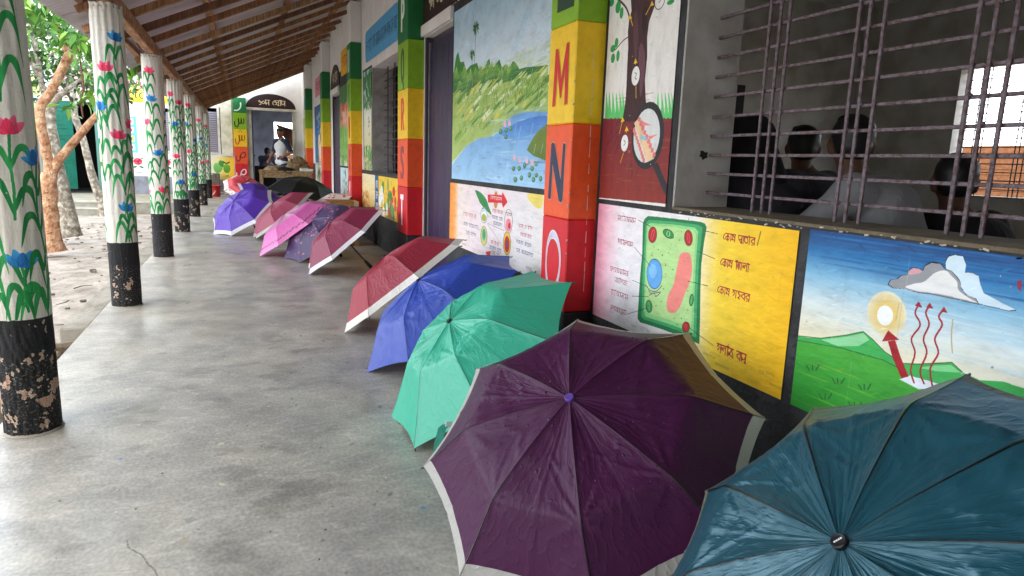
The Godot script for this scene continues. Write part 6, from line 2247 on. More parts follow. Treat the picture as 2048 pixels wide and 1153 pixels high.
func build_trees() -> void:
	var bark_o := mat("ffffff", 0.7, 2.2, ntex(noise(0.02, 5, FastNoiseLite.TYPE_SIMPLEX_SMOOTH, FastNoiseLite.FRACTAL_FBM, 95), 256, [0.0, 0.35, 0.5, 0.65, 1.0], ["7c5139", "a2714f", "ba8a68", "cba17f", "dabda0"]), 2.2, 0.4, bump_bark)
	var bark_g := mat("ffffff", 0.85, 1.6, ntex(noise(0.022, 5, FastNoiseLite.TYPE_SIMPLEX_SMOOTH, FastNoiseLite.FRACTAL_FBM, 96), 256, [0.0, 0.4, 0.55, 0.66, 1.0], ["5f5548", "857a6c", "978c7e", "b9b4a4", "cfccc0"]), 2.0, 0.4, bump_bark)
	var leaf := leaf_mesh(0.125, 0.031, 0.35)
	var small := leaf_mesh(0.085, 0.024, 0.3)
	var r := RandomNumberGenerator.new()
	r.seed = 202
	var pts: Array
	var g := thing("guava_tree", "forked tree with smooth peeling orange bark standing nearest the columns", "tree", Vector3(0, 0, -9.1))
	part(g, "trunk", limb_mesh(TREE_GUAVA, 0.16, 3), bark_o)
	clump(g, leaf, [[Vector3(-1.98, 2.62, 0.5), 0.30, 70], [Vector3(-1.72, 2.40, 0.3), 0.30, 60], [Vector3(-1.55, 2.2, 0.25), 0.28, 46], [Vector3(-1.42, 1.9, 0.2), 0.25, 34], [Vector3(-1.22, 1.75, 0.1), 0.22, 24], [Vector3(-1.75, 1.5, 0.3), 0.14, 9], [Vector3(-1.55, 2.8, 0.2), 0.4, 60], [Vector3(-2.2, 2.95, 0.3), 0.45, 70], [Vector3(-1.05, 2.05, -0.2), 0.25, 26], [Vector3(-1.86, 2.42, 0.9), 0.26, 90], [Vector3(-1.62, 2.2, 0.7), 0.2, 46], [Vector3(-2.1, 2.45, 0.4), 0.3, 70], [Vector3(-1.4, 2.15, 0.4), 0.2, 40]], ["4c7a30", "6a9a3c", "86b04a", "3f6a2c", "9abf5c", "55853a"], 1.5, 11)
	var gr := thing("grey_tree", "grey-barked tree with pale lichen blotches just behind the orange-barked one", "tree", Vector3(0, 0, -10.45))
	part(gr, "trunk", limb_mesh(TREE_GREY, 0.10, 5), bark_g)
	clump(gr, small, [[Vector3(-2.3, 2.1, -0.2), 0.5, 300], [Vector3(-1.9, 2.0, -0.3), 0.4, 200], [Vector3(-2.6, 2.4, 0.0), 0.5, 260], [Vector3(-2.0, 2.5, 0.0), 0.45, 200], [Vector3(-2.5, 1.75, -0.1), 0.3, 100], [Vector3(-1.55, 1.75, -0.4), 0.25, 40], [Vector3(-1.6, 2.25, -0.5), 0.3, 110]], ["2c4a24", "3a5c2a", "4f7a34", "243f20", "6a9440"], 1.0, 12)
	var th := thing("thin_tree", "thin leaning tree with a bare trunk before the green door", "tree", Vector3(0, 0, -13.8))
	part(th, "trunk", limb_mesh(TREE_THIN, 0.12, 7), bark_g)
	clump(th, small, [[Vector3(-2.8, 2.6, -0.3), 0.6, 420], [Vector3(-2.2, 2.7, -0.5), 0.55, 300], [Vector3(-1.85, 2.3, -0.6), 0.3, 110], [Vector3(-3.3, 2.5, -0.5), 0.6, 320], [Vector3(-2.6, 2.15, -0.6), 0.4, 160]], ["2f5426", "3f6a2c", "5c8a3a", "7aa84a"], 1.2, 13)
	var vn := thing("hanging_vine", "thin red-brown vine hanging beside the second column", "vine", Vector3(0, 0, -8.6))
	part(vn, "stem", limb_mesh(TREE_VINE, 0.1, 9), mat("6a4032", 0.8))
	clump(vn, leaf, [[Vector3(-1.54, 1.62, 0), 0.1, 7], [Vector3(-1.56, 2.0, 0), 0.1, 8]], ["6a9a3c", "86b04a"], 1.4, 14)
	# trees behind the wing
	var k := 0
	for q in [[-9.0, -22.5, 5.2], [-5.8, -23.5, 5.8], [-2.6, -24.5, 5.6], [-12.5, -20.0, 5.5]]:
		var b := thing("background_tree", ["broad green tree rising behind the left of the wing", "tall green tree rising behind the wing's green door", "dense green tree rising behind the wing's painted month names", "large tree at the far left beyond the wing"][k], "tree", Vector3(q[0], -0.4, q[1]), "trees behind the wing")
		part(b, "trunk", limb_mesh("0,0,0.22 0.05,1.5,0.18 -0.05,3,0.15 0.1,4.6,0.1; 0,2.6,0.1 0.6,3.6,0.08 1.2,4.6,0.05; 0,2.4,0.1 -0.6,3.3,0.08 -1.3,4.3,0.05", 0.12, 20 + k), bark_g)
		var cl := []
		for c in 12:
			cl.append([Vector3(r.randf_range(-1.9, 1.9), r.randf_range(2.8, 1.0 + q[2]), r.randf_range(-1.2, 1.6)), r.randf_range(0.6, 1.0), 130])
		clump(b, leaf_mesh(0.2, 0.06, 0.3), cl, ["2f5226", "44702f", "5c8c3c", "274420"], 1.0, 30 + k)
		k += 1

func clump(parent: Node, leaf: Mesh, cl: Array, cols: Array, back: float, sd: int) -> void:
	var r := RandomNumberGenerator.new()
	r.seed = sd
	var list := []
	for c in cl:
		for i in int(c[2]):
			var d: Vector3 = Vector3(r.randfn(), r.randfn() * 0.8, r.randfn()).normalized() * pow(r.randf(), 0.45) * float(c[1])
			var b := Basis(Vector3.UP, r.randf() * TAU) * Basis(Vector3.RIGHT, r.randf_range(-0.4, 1.1)) * Basis(Vector3.BACK, r.randf_range(-0.6, 0.6))
			list.append(Transform3D(b.scaled(Vector3.ONE * r.randf_range(0.7, 1.25)), c[0] + d))
	var at := [0]
	var o := scatter("crown", leaf, list.size(), func() -> Transform3D:
		at[0] += 1
		return list[at[0] - 1], cols, back, parent, sd)
	o.name = "crown"

const TREE_GUAVA := "-2.05,-0.13,0.145 -2.06,0.00,0.110 -2.06,0.23,0.098 -2.05,0.46,0.094 -2.05,0.66,0.102 -2.04,0.77,0.096; -2.04,0.73,0.068 -2.06,1.02,0.062 -2.07,1.29,0.056 -2.07,1.49,0.061 -1.97,1.65,0.056 -1.87,1.85,0.053 -1.76,2.06,0.056 -1.74,2.10,0.050; -1.75,2.07,0.042 -1.79,2.17,0.039 -1.82,2.30,0.030 -1.84,2.40,0.025 -1.85,2.53,0.019; -1.75,2.08,0.028 -1.65,2.16,0.025 -1.57,2.25,0.020 -1.52,2.32,0.017; -2.03,0.73,0.068 -1.95,0.90,0.057 -1.76,1.15,0.051 -1.54,1.41,0.046 -1.41,1.54,0.040 -1.32,1.67,0.032"
const TREE_GREY := "-2.16,-0.11,0.167 -2.19,0.18,0.133 -2.22,0.51,0.108 -2.25,0.83,0.091 -2.27,1.15,0.081 -2.29,1.40,0.077 -2.27,1.56,0.071; -2.28,1.49,0.064 -2.21,1.65,0.051 -2.08,1.77,0.039 -1.97,1.87,0.032 -1.83,1.99,0.023 -1.76,2.06,0.016; -2.28,1.51,0.058 -2.32,1.71,0.045 -2.37,1.95,0.041 -2.43,2.13,0.038 -2.48,2.30,0.031 -2.50,2.54,0.025; -2.33,1.77,0.032 -2.35,2.13,0.032 -2.36,2.31,0.035 -2.40,2.49,0.028 -2.43,2.66,0.025; -2.38,2.07,0.019 -2.27,2.15,0.016 -2.16,2.24,0.013"
const TREE_THIN := "-2.32,-0.12,0.134 -2.33,0.06,0.107 -2.39,0.30,0.088 -2.45,0.56,0.079 -2.50,0.86,0.070 -2.54,1.11,0.069 -2.58,1.32,0.065 -2.63,1.53,0.065 -2.64,1.74,0.060 -2.64,1.95,0.056 -2.67,2.19,0.051 -2.68,2.43,0.047 -2.71,2.67,0.038; -2.64,1.95,0.038 -2.77,2.18,0.030 -2.86,2.42,0.025"
const TREE_VINE := "-1.57,1.38,0.010 -1.57,1.54,0.010 -1.55,1.67,0.011 -1.55,1.82,0.010 -1.56,1.95,0.009 -1.58,2.12,0.008 -1.59,2.32,0.008 -1.59,2.52,0.008"

# ------------------------------------------------------------------ murals
func mural_cell(p: Paint) -> void:
	p.hgrad([0.0, 0.07, 0.17, 0.6, 0.72, 1.0], ["e58fa6", "efb9c6", "ece6ea", "efeae6", "f3cf3c", "f2b90f"])
	p.poly(p.pts("311,106 320,71 339,46 398,41 480,37 617,31 639,39 648,62 642,164 638,313 644,488 654,693 661,871 615,869 469,876 369,888 337,894 318,873 316,562 319,340"), Color("1f7a45"), Color("1f7a45"))
	p.poly(p.pts("327,112 344,75 480,58 608,54 629,66 626,317 633,583 644,834 490,842 362,859 341,846 332,554 329,286"), Color("46a86a"), Color("46a86a"))
	p.poly(p.pts("335,125 352,98 482,79 594,77 611,100 612,320 619,589 630,813 500,815 367,832 354,801 346,550 339,284"), Color("8fd486"), Color("8fd486"))
	p.poly(p.pts("345,141 360,116 483,97 588,98 602,124 602,324 609,595 616,774 505,786 378,797 360,772 354,546 347,280"), Color("b6dd92"), Color("b6dd92"))
	p.ellm(387, 272, 0.002, 0.003, Color("3c8a4a"), 0)
	p.ellm(412, 286, 0.004, 0.003, Color("3c8a4a"), 0)
	p.ellm(378, 340, 0.004, 0.003, Color("3c8a4a"), 0)
	p.ellm(437, 320, 0.005, 0.003, Color("3c8a4a"), 0)
	p.ellm(479, 226, 0.002, 0.003, Color("3c8a4a"), 0)
	p.ellm(505, 234, 0.002, 0.003, Color("3c8a4a"), 0)
	p.ellm(490, 176, 0.002, 0.003, Color("3c8a4a"), 0)
	p.ellm(521, 183, 0.004, 0.002, Color("3c8a4a"), 0)
	p.ellm(417, 390, 0.005, 0.002, Color("3c8a4a"), 0)
	p.ellm(459, 390, 0.004, 0.003, Color("3c8a4a"), 0)
	p.ellm(500, 407, 0.005, 0.002, Color("3c8a4a"), 0)
	p.ellm(457, 569, 0.005, 0.002, Color("3c8a4a"), 0)
	p.ellm(423, 716, 0.005, 0.002, Color("3c8a4a"), 0)
	p.ellm(451, 670, 0.004, 0.002, Color("3c8a4a"), 0)
	p.ellm(564, 741, 0.004, 0.002, Color("3c8a4a"), 0)
	p.ellm(545, 797, 0.004, 0.003, Color("3c8a4a"), 0)
	p.ellm(584, 529, 0.004, 0.002, Color("3c8a4a"), 0)
	p.ellm(588, 405, 0.002, 0.002, Color("3c8a4a"), 0)
	p.ellm(529, 120, 0.002, 0.003, Color("3c8a4a"), 0)
	p.ellm(377, 320, 0.002, 0.003, Color("3c8a4a"), 0)
	p.ellm(526, 761, 0.004, 0.002, Color("3c8a4a"), 0)
	p.ellm(592, 664, 0.004, 0.002, Color("3c8a4a"), 0)
	p.ellm(463, 454, 0.004, 0.002, Color("3c8a4a"), 0)
	p.ellm(471, 292, 0.004, 0.002, Color("3c8a4a"), 0)
	p.poly(p.loop("528,305 538,274 559,259 580,268 593,328 596,402 588,481 570,558 558,633 539,699 513,726 490,724 480,672 488,595 509,515 518,417"), Color("f08a80"), Color("f08a80"))
	p.ellm(400, 477, 0.055, 0.061, Color("1b5fa8"), 0)
	p.ellm(400, 477, 0.052, 0.057, Color("63a9e6"), 0)
	p.ellm(390, 458, 0.027, 0.028, Color("86c2f0"), 0)
	p.ellm(373, 183, 0.031, 0.033, Color("3a2420"), 0.35)
	p.ellm(373, 183, 0.029, 0.031, Color("b3262c"), 0.35)
	p.ellm(373, 183, 0.011, 0.023, Color("e0555a"), 0.35)
	p.ellm(373, 183, 0.005, 0.020, Color("b3262c"), 0.35)
	p.ellm(566, 156, 0.025, 0.030, Color("3a2420"), -0.4)
	p.ellm(566, 156, 0.022, 0.028, Color("b3262c"), -0.4)
	p.ellm(566, 156, 0.008, 0.021, Color("e0555a"), -0.4)
	p.ellm(566, 156, 0.004, 0.018, Color("b3262c"), -0.4)
	p.ellm(590, 790, 0.024, 0.020, Color("3a2420"), -0.6)
	p.ellm(590, 790, 0.020, 0.018, Color("b3262c"), -0.6)
	p.ellm(590, 790, 0.008, 0.014, Color("d84a50"), -0.6)
	p.ellm(590, 790, 0.004, 0.012, Color("b3262c"), -0.6)
	p.ellm(461, 153, 0.037, 0.017, Color("3a2420"), 0.15)
	p.ellm(461, 153, 0.035, 0.014, Color("2e8f4c"), 0.15)
	p.ellm(461, 153, 0.013, 0.012, Color("8fd486"), 0.15)
	p.ellm(461, 153, 0.006, 0.010, Color("2e8f4c"), 0.15)
	p.ellm(382, 741, 0.025, 0.026, Color("3a2420"), -0.3)
	p.ellm(382, 741, 0.022, 0.024, Color("2e8f4c"), -0.3)
	p.ellm(382, 741, 0.008, 0.018, Color("7bc97d"), -0.3)
	p.ellm(382, 741, 0.004, 0.016, Color("2e8f4c"), -0.3)
	p.ellm(606, 585, 0.013, 0.023, Color("3a2420"), 0.1)
	p.ellm(606, 585, 0.010, 0.021, Color("2e8f4c"), 0.1)
	p.ellm(606, 585, 0.004, 0.016, Color("7bc97d"), 0.1)
	p.ellm(606, 585, 0.001, 0.014, Color("2e8f4c"), 0.1)
	p.line(p.curve("353,581 380,612 417,606 446,550"), 3, Color("6a4a6e"))
	p.line(p.curve("373,620 394,633 443,598"), 3, Color("6a4a6e"))
	p.line(p.curve("380,653 406,624 417,645 441,608"), 3, Color("6a4a6e"))
	p.line(p.pts("280,89 359,124"), 1.6, Color("2a2a30"))
	p.line(p.pts("267,309 379,431"), 1.6, Color("2a2a30"))
	p.line(p.pts("270,579 366,593"), 1.6, Color("2a2a30"))
	p.line(p.pts("272,710 377,664"), 1.6, Color("2a2a30"))
	p.line(p.pts("246,875 372,759"), 1.6, Color("2a2a30"))
	p.line(p.pts("638,87 700,93"), 1.6, Color("2a2a30"))
	p.line(p.pts("614,236 698,261"), 1.6, Color("2a2a30"))
	p.line(p.pts("580,459 677,454"), 1.6, Color("2a2a30"))
	p.line(p.pts("607,786 725,842"), 1.6, Color("2a2a30"))
	p.line(p.pts("560,15 561,35"), 1.6, Color("2a2a30"))
	p.text("s A i T E A pl A j m", 145, 75, 265, 124, 1.9, Color("9c1f2c"))
	p.text("I n u I k l y A s", 153, 270, 258, 317, 1.9, Color("9c1f2c"))
	p.text("e n D E A pl A j I m k", 112, 515, 241, 564, 1.8, Color("9c1f2c"))
	p.text("j A I l k A", 154, 597, 237, 645, 1.8, Color("9c1f2c"))
	p.text("r A i b E A s E A m", 125, 708, 249, 759, 1.9, Color("9c1f2c"))
	p.text("k l E A r E A pl A s T", 131, 844, 242, 894, 1.8, Color("9c1f2c"))
	p.text("E k A ss _ p R A c II r", 724, 75, 852, 129, 3.2, Color("9c1f2c"))
	p.text("E k A ss _ I jh l II", 722, 243, 841, 299, 3.2, Color("9c1f2c"))
	p.text("E k A ss _ g h b r", 720, 427, 853, 483, 3.2, Color("9c1f2c"))
	p.text("g l I j _ b s U", 740, 809, 863, 876, 3.6, Color("9c1f2c"))
	p.line(p.curve("869,37 862,122"), 4, Color("7d6a18"))

func mural_water(p: Paint) -> void:
	p.vgrad([0.0, 0.1, 0.24, 0.38, 0.54, 0.72], ["173f74", "2a70aa", "86b9d6", "d2dfe0", "e6dfc4", "ecdfb2"])
	p.brush(["0f4a8a", "2a86c4"], 0, 180, 40, 11)
	p.brush(["a9cfe2", "dfe8ea"], 200, 480, 30, 12)
	p.brush(["eadfba", "dfe2d2"], 480, 800, 24, 13)
	p.poly(p.pts("-5,600 31,590 68,571 103,545 136,514 178,471 201,493 235,537 277,569 313,548 347,522 379,495 402,524 434,535 473,512 522,514 586,514 616,941 12,1036"), Color("3fae55"), Color("2f9a45"))
	p.poly(p.pts("68,579 137,522 179,478 196,503 172,550 118,584"), Color("8fd49a"), Color("8fd49a"))
	p.poly(p.pts("314,564 347,531 378,507 398,528 353,554"), Color("7fcf8c"), Color("7fcf8c"))
	p.poly(p.pts("-7,626 45,607 129,588 185,584 238,581 278,598 319,630 359,639 593,624 616,941 -7,1053"), Color("49a838"), Color("1f8a28"))
	p.brush(["6dbb35", "2f8f2a", "9cc63c"], 700, 1000, 26, 14)
	p.line(p.pts("46,767 35,744"), 3.4, Color("1d5c2a"))
	p.line(p.pts("55,759 53,732"), 3.4, Color("1d5c2a"))
	p.line(p.pts("65,753 72,719"), 3.4, Color("1d5c2a"))
	p.line(p.pts("123,784 113,763"), 3.4, Color("1d5c2a"))
	p.line(p.pts("130,778 128,751"), 3.4, Color("1d5c2a"))
	p.line(p.pts("139,772 147,738"), 3.4, Color("1d5c2a"))
	p.line(p.pts("193,763 184,744"), 3.4, Color("1d5c2a"))
	p.line(p.pts("200,757 198,732"), 3.4, Color("1d5c2a"))
	p.line(p.pts("208,751 214,719"), 3.4, Color("1d5c2a"))
	p.line(p.pts("93,894 82,873"), 3.4, Color("1d5c2a"))
	p.line(p.pts("101,888 100,860"), 3.4, Color("1d5c2a"))
	p.line(p.pts("110,880 118,844"), 3.4, Color("1d5c2a"))
	p.line(p.pts("174,873 165,854"), 3.4, Color("1d5c2a"))
	p.line(p.pts("182,867 180,841"), 3.4, Color("1d5c2a"))
	p.line(p.pts("191,860 198,827"), 3.4, Color("1d5c2a"))
	p.line(p.pts("-2,598 68,571 136,514 178,471 201,493 235,537 277,569 313,548 379,495 402,524"), 1.8, Color("1d4a2a"))
	p.line(p.pts("-7,626 129,588 238,581 278,598"), 1.8, Color("1d5a2a"))
	p.poly(p.pts("278,647 299,613 335,609 364,609 342,645 321,662"), Color("dfe6ee"), Color("dfe6ee"))
	p.ellm(227, 357, 0.057, 0.059, Color("e3dbbd"), 0)
	p.ellm(227, 357, 0.052, 0.054, Color("e2d7b0"), 0)
	p.ellm(227, 357, 0.049, 0.050, Color("e1d4a5"), 0)
	p.ellm(227, 357, 0.044, 0.045, Color("e1d09a"), 0)
	p.ellm(227, 357, 0.039, 0.040, Color("e1cc8e"), 0)
	p.ellm(227, 357, 0.034, 0.036, Color("e1c982"), 0)
	p.ellm(227, 357, 0.030, 0.031, Color("e2c677"), 0)
	p.ellm(225, 364, 0.023, 0.026, Color("eef0ee"), 0)
	p.poly(p.pts("240,484 256,469 273,539 297,619 282,639 257,560"), Color("a31c26"), Color("a31c26"))
	p.poly(p.pts("226,493 237,431 265,461"), Color("a31c26"), Color("a31c26"))
	p.line(p.curve("310,639 299,584 303,501 291,440 305,368 291,319 296,273"), 4, Color("9c2028"))
	p.poly(p.pts("295,260 288,285 304,287"), Color("9c2028"), Color("9c2028"))
	p.line(p.curve("331,628 319,575 327,486 316,425 323,355 313,307 318,271"), 4, Color("9c2028"))
	p.poly(p.pts("318,256 312,281 327,281"), Color("9c2028"), Color("9c2028"))
	p.line(p.curve("348,624 339,550 350,471 339,412 349,343 340,309 347,275"), 4, Color("9c2028"))
	p.poly(p.pts("347,260 342,285 356,285"), Color("9c2028"), Color("9c2028"))
	p.poly(p.pts("338,89 336,63 340,36 352,25 368,27 376,57 375,95 389,91 402,101 408,137 416,169 432,182 451,197 476,214 463,222 430,220 408,218 382,184 362,127"), Color("1a2430"), Color("1a2430"))
	p.poly(p.pts("339,91 337,65 341,40 353,28 368,30 376,61 376,97 389,93 402,102 408,137 416,169 431,180 450,195 474,211 463,220 430,218 407,216 382,182 362,129"), Color("cfe3ee"), Color("cfe3ee"))
	p.poly(p.pts("221,213 226,188 240,178 249,157 262,150 262,129 272,112 284,110 293,118 296,93 309,72 327,72 339,95 351,99 364,121 371,139 374,169 386,192 404,197 412,220 393,220 360,218 317,218 291,224 263,218 234,226"), Color("15191f"), Color("15191f"))
	p.poly(p.pts("223,211 228,188 242,178 250,159 263,150 263,131 272,114 285,112 294,120 297,97 309,78 327,76 338,97 351,101 363,123 370,139 374,169 385,190 402,195 410,218 391,218 359,216 317,216 291,222 263,218 235,224"), Color("94979b"), Color("94979b"))
	p.poly(p.loop("262,209 279,186 300,167 319,120 339,102 353,121 365,144 370,176 391,201 407,214 375,211 317,211 291,216"), Color("e6e6e4"), Color("e6e6e4"))
	p.poly(p.loop("264,146 272,118 284,116 292,125 278,142"), Color("d9a0a8"), Color("d9a0a8"))
	p.line(p.curve("368,307 370,380 377,452"), 3, Color("b9ab84"))
	p.line(p.curve("253,288 251,376"), 2.4, Color("c9b070"))
	p.poly(p.pts("468,99 475,91 477,135 472,127"), Color("9c2028"), Color("9c2028"))

func mural_land(p: Paint) -> void:
	p.vgrad([0.0, 0.2, 0.42, 0.5], ["a9cde4", "c2dbea", "cfdde4", "d6dfdf"])
	p.slant(["8fc4ea", "dfe3ea", "c9b9c4", "e9eef2"], 0, 440, 46, 21)
	p.poly(p.pts("-21,437 17,305 33,259 57,241 85,308 124,311 156,368 201,349 237,349 272,349 301,404 352,391 372,361 394,351 415,415 454,391 483,373 508,420 538,408 569,429 597,405 623,423 647,453 693,453 841,472 846,542 600,512 264,510 -20,478"), Color("3f8a34"), Color("2a6a2e"))
	p.poly(p.loop("-12,405 -11,371 2,353 16,334 31,358 45,381 49,415"), Color("6aa83a"), Color("2f6a30"))
	p.poly(p.loop("11,405 12,367 25,346 38,326 53,351 67,377 71,414"), Color("a6cc52"), Color("2f6a30"))
	p.poly(p.loop("55,462 56,433 69,416 82,400 96,420 110,441 113,471"), Color("a6cc52"), Color("2f6a30"))
	p.poly(p.loop("66,410 67,383 80,369 93,355 107,374 120,393 124,420"), Color("6aa83a"), Color("2f6a30"))
	p.poly(p.loop("105,418 106,379 118,358 131,337 144,363 158,388 162,427"), Color("a6cc52"), Color("2f6a30"))
	p.poly(p.loop("127,424 128,393 140,377 151,360 165,381 178,402 182,433"), Color("a6cc52"), Color("2f6a30"))
	p.poly(p.loop("136,467 137,428 149,405 161,385 174,410 188,436 191,475"), Color("6aa83a"), Color("2f6a30"))
	p.poly(p.loop("161,442 162,417 174,403 186,390 199,407 212,425 215,451"), Color("a6cc52"), Color("2f6a30"))
	p.poly(p.loop("180,446 181,407 192,385 204,364 217,390 230,415 234,454"), Color("a6cc52"), Color("2f6a30"))
	p.poly(p.loop("221,460 221,428 232,410 244,392 256,414 269,435 272,468"), Color("a6cc52"), Color("2f6a30"))
	p.poly(p.loop("233,431 234,400 245,385 256,369 268,389 281,409 284,439"), Color("8fc23f"), Color("2f6a30"))
	p.poly(p.loop("250,472 250,428 260,403 271,378 283,407 296,436 300,480"), Color("559436"), Color("2f6a30"))
	p.poly(p.loop("282,443 282,406 292,387 303,366 315,391 327,414 331,451"), Color("8fc23f"), Color("2f6a30"))
	p.poly(p.loop("297,447 298,412 308,392 318,373 330,396 342,419 346,456"), Color("a6cc52"), Color("2f6a30"))
	p.poly(p.loop("314,465 315,430 325,411 335,392 347,415 359,437 362,473"), Color("6aa83a"), Color("2f6a30"))
	p.poly(p.loop("346,431 347,408 357,396 367,383 378,400 390,415 393,439"), Color("6aa83a"), Color("2f6a30"))
	p.poly(p.loop("358,486 357,447 367,424 377,402 388,428 400,453 403,493"), Color("8fc23f"), Color("2f6a30"))
	p.poly(p.loop("376,448 377,417 386,400 396,383 407,404 418,424 421,456"), Color("8fc23f"), Color("2f6a30"))
	p.poly(p.loop("396,456 396,414 405,391 415,369 426,396 437,422 441,463"), Color("a6cc52"), Color("2f6a30"))
	p.poly(p.loop("424,498 424,476 434,465 443,453 454,468 465,483 467,505"), Color("a6cc52"), Color("2f6a30"))
	p.poly(p.loop("433,456 433,422 442,403 451,384 462,407 473,429 476,464"), Color("8fc23f"), Color("2f6a30"))
	p.poly(p.loop("451,456 451,425 460,410 469,393 480,413 491,433 493,463"), Color("6aa83a"), Color("2f6a30"))
	p.poly(p.loop("470,479 470,455 479,442 488,428 498,445 509,461 511,486"), Color("8fc23f"), Color("2f6a30"))
	p.poly(p.loop("489,475 489,447 498,432 507,417 517,436 527,454 530,482"), Color("a6cc52"), Color("2f6a30"))
	p.poly(p.loop("517,488 517,459 526,443 534,428 544,447 554,465 557,494"), Color("6aa83a"), Color("2f6a30"))
	p.poly(p.loop("524,455 524,433 532,421 541,410 551,425 561,440 564,461"), Color("8fc23f"), Color("2f6a30"))
	p.poly(p.loop("548,504 547,465 555,443 563,422 573,447 584,471 587,510"), Color("8fc23f"), Color("2f6a30"))
	p.poly(p.loop("561,489 561,463 569,448 577,434 587,451 597,469 600,495"), Color("8fc23f"), Color("2f6a30"))
	p.poly(p.loop("571,496 571,461 579,442 586,423 596,445 606,467 610,502"), Color("559436"), Color("2f6a30"))
	p.poly(p.loop("593,464 594,440 602,428 609,415 619,431 628,447 631,470"), Color("559436"), Color("2f6a30"))
	p.poly(p.pts("-45,469 263,502 357,498 599,494 747,490 842,484 855,699 757,664 608,667 504,728 422,757 275,766 153,812 -54,934"), Color("98b456"), Color("b2c878"))
	p.brush(["b4cc78", "7fa650", "d4e0a8", "5f8f44", "c8c45e", "e6ebc4"], 380, 720, 150, 22, 0.0, -0.32, 0.35)
	p.ellm(425, 487, 0.070, 0.007, Color("7fa348"), -0.3)
	p.ellm(743, 553, 0.027, 0.006, Color("c3d690"), -0.3)
	p.ellm(527, 611, 0.064, 0.009, Color("d9e6b8"), -0.3)
	p.ellm(75, 734, 0.109, 0.018, Color("7fa348"), -0.3)
	p.ellm(826, 576, 0.072, 0.010, Color("a9c46c"), -0.3)
	p.ellm(495, 493, 0.049, 0.015, Color("c3d690"), -0.3)
	p.ellm(366, 632, 0.105, 0.011, Color("cfc45a"), -0.3)
	p.ellm(434, 512, 0.101, 0.012, Color("d9e6b8"), -0.3)
	p.ellm(805, 630, 0.029, 0.012, Color("5f8c3e"), -0.3)
	p.ellm(628, 488, 0.090, 0.006, Color("d9e6b8"), -0.3)
	p.ellm(627, 490, 0.041, 0.010, Color("92b654"), -0.3)
	p.ellm(480, 543, 0.064, 0.012, Color("c3d690"), -0.3)
	p.ellm(796, 486, 0.076, 0.006, Color("cfc45a"), -0.3)
	p.ellm(701, 535, 0.041, 0.005, Color("c3d690"), -0.3)
	p.ellm(193, 627, 0.123, 0.012, Color("cfc45a"), -0.3)
	p.ellm(480, 566, 0.037, 0.006, Color("92b654"), -0.3)
	p.ellm(140, 616, 0.070, 0.015, Color("a9c46c"), -0.3)
	p.ellm(391, 660, 0.080, 0.006, Color("cfc45a"), -0.3)
	p.ellm(369, 493, 0.119, 0.011, Color("c3d690"), -0.3)
	p.ellm(713, 524, 0.041, 0.009, Color("7fa348"), -0.3)
	p.ellm(115, 502, 0.111, 0.016, Color("92b654"), -0.3)
	p.ellm(845, 537, 0.064, 0.009, Color("5f8c3e"), -0.3)
	p.ellm(772, 507, 0.043, 0.011, Color("7fa348"), -0.3)
	p.ellm(146, 615, 0.082, 0.009, Color("5f8c3e"), -0.3)
	p.ellm(178, 595, 0.078, 0.012, Color("a9c46c"), -0.3)
	p.ellm(658, 484, 0.049, 0.011, Color("7fa348"), -0.3)
	p.ellm(715, 571, 0.060, 0.010, Color("7fa348"), -0.3)
	p.ellm(752, 530, 0.072, 0.012, Color("5f8c3e"), -0.3)
	p.ellm(6, 489, 0.152, 0.012, Color("7fa348"), -0.3)
	p.ellm(712, 566, 0.086, 0.009, Color("7fa348"), -0.3)
	p.ellm(591, 547, 0.039, 0.013, Color("d9e6b8"), -0.3)
	p.ellm(836, 526, 0.049, 0.010, Color("5f8c3e"), -0.3)
	p.ellm(726, 505, 0.082, 0.009, Color("92b654"), -0.3)
	p.ellm(720, 584, 0.082, 0.005, Color("5f8c3e"), -0.3)
	p.ellm(806, 505, 0.062, 0.007, Color("d9e6b8"), -0.3)
	p.ellm(777, 569, 0.057, 0.011, Color("a9c46c"), -0.3)
	p.ellm(726, 607, 0.086, 0.007, Color("92b654"), -0.3)
	p.ellm(840, 576, 0.078, 0.006, Color("a9c46c"), -0.3)
	p.ellm(202, 590, 0.129, 0.010, Color("cfc45a"), -0.3)
	p.ellm(741, 522, 0.082, 0.009, Color("92b654"), -0.3)
	p.ellm(269, 590, 0.062, 0.011, Color("5f8c3e"), -0.3)
	p.ellm(356, 623, 0.123, 0.016, Color("7fa348"), -0.3)
	p.ellm(513, 653, 0.057, 0.009, Color("92b654"), -0.3)
	p.ellm(21, 517, 0.111, 0.016, Color("92b654"), -0.3)
	p.ellm(738, 538, 0.051, 0.005, Color("92b654"), -0.3)
	p.ellm(94, 748, 0.152, 0.017, Color("92b654"), -0.3)
	p.ellm(724, 627, 0.074, 0.009, Color("5f8c3e"), -0.3)
	p.ellm(808, 618, 0.068, 0.006, Color("c3d690"), -0.3)
	p.ellm(86, 506, 0.051, 0.010, Color("92b654"), -0.3)
	p.ellm(642, 564, 0.092, 0.007, Color("92b654"), -0.3)
	p.ellm(280, 664, 0.060, 0.015, Color("a9c46c"), -0.3)
	p.ellm(145, 491, 0.144, 0.009, Color("5f8c3e"), -0.3)
	p.ellm(658, 597, 0.074, 0.013, Color("5f8c3e"), -0.3)
	p.ellm(669, 566, 0.074, 0.011, Color("92b654"), -0.3)
	p.ellm(185, 573, 0.064, 0.010, Color("92b654"), -0.3)
	p.ellm(85, 513, 0.140, 0.010, Color("7fa348"), -0.3)
	p.ellm(531, 525, 0.064, 0.006, Color("a9c46c"), -0.3)
	p.ellm(435, 486, 0.107, 0.005, Color("cfc45a"), -0.3)
	p.ellm(178, 510, 0.129, 0.015, Color("c3d690"), -0.3)
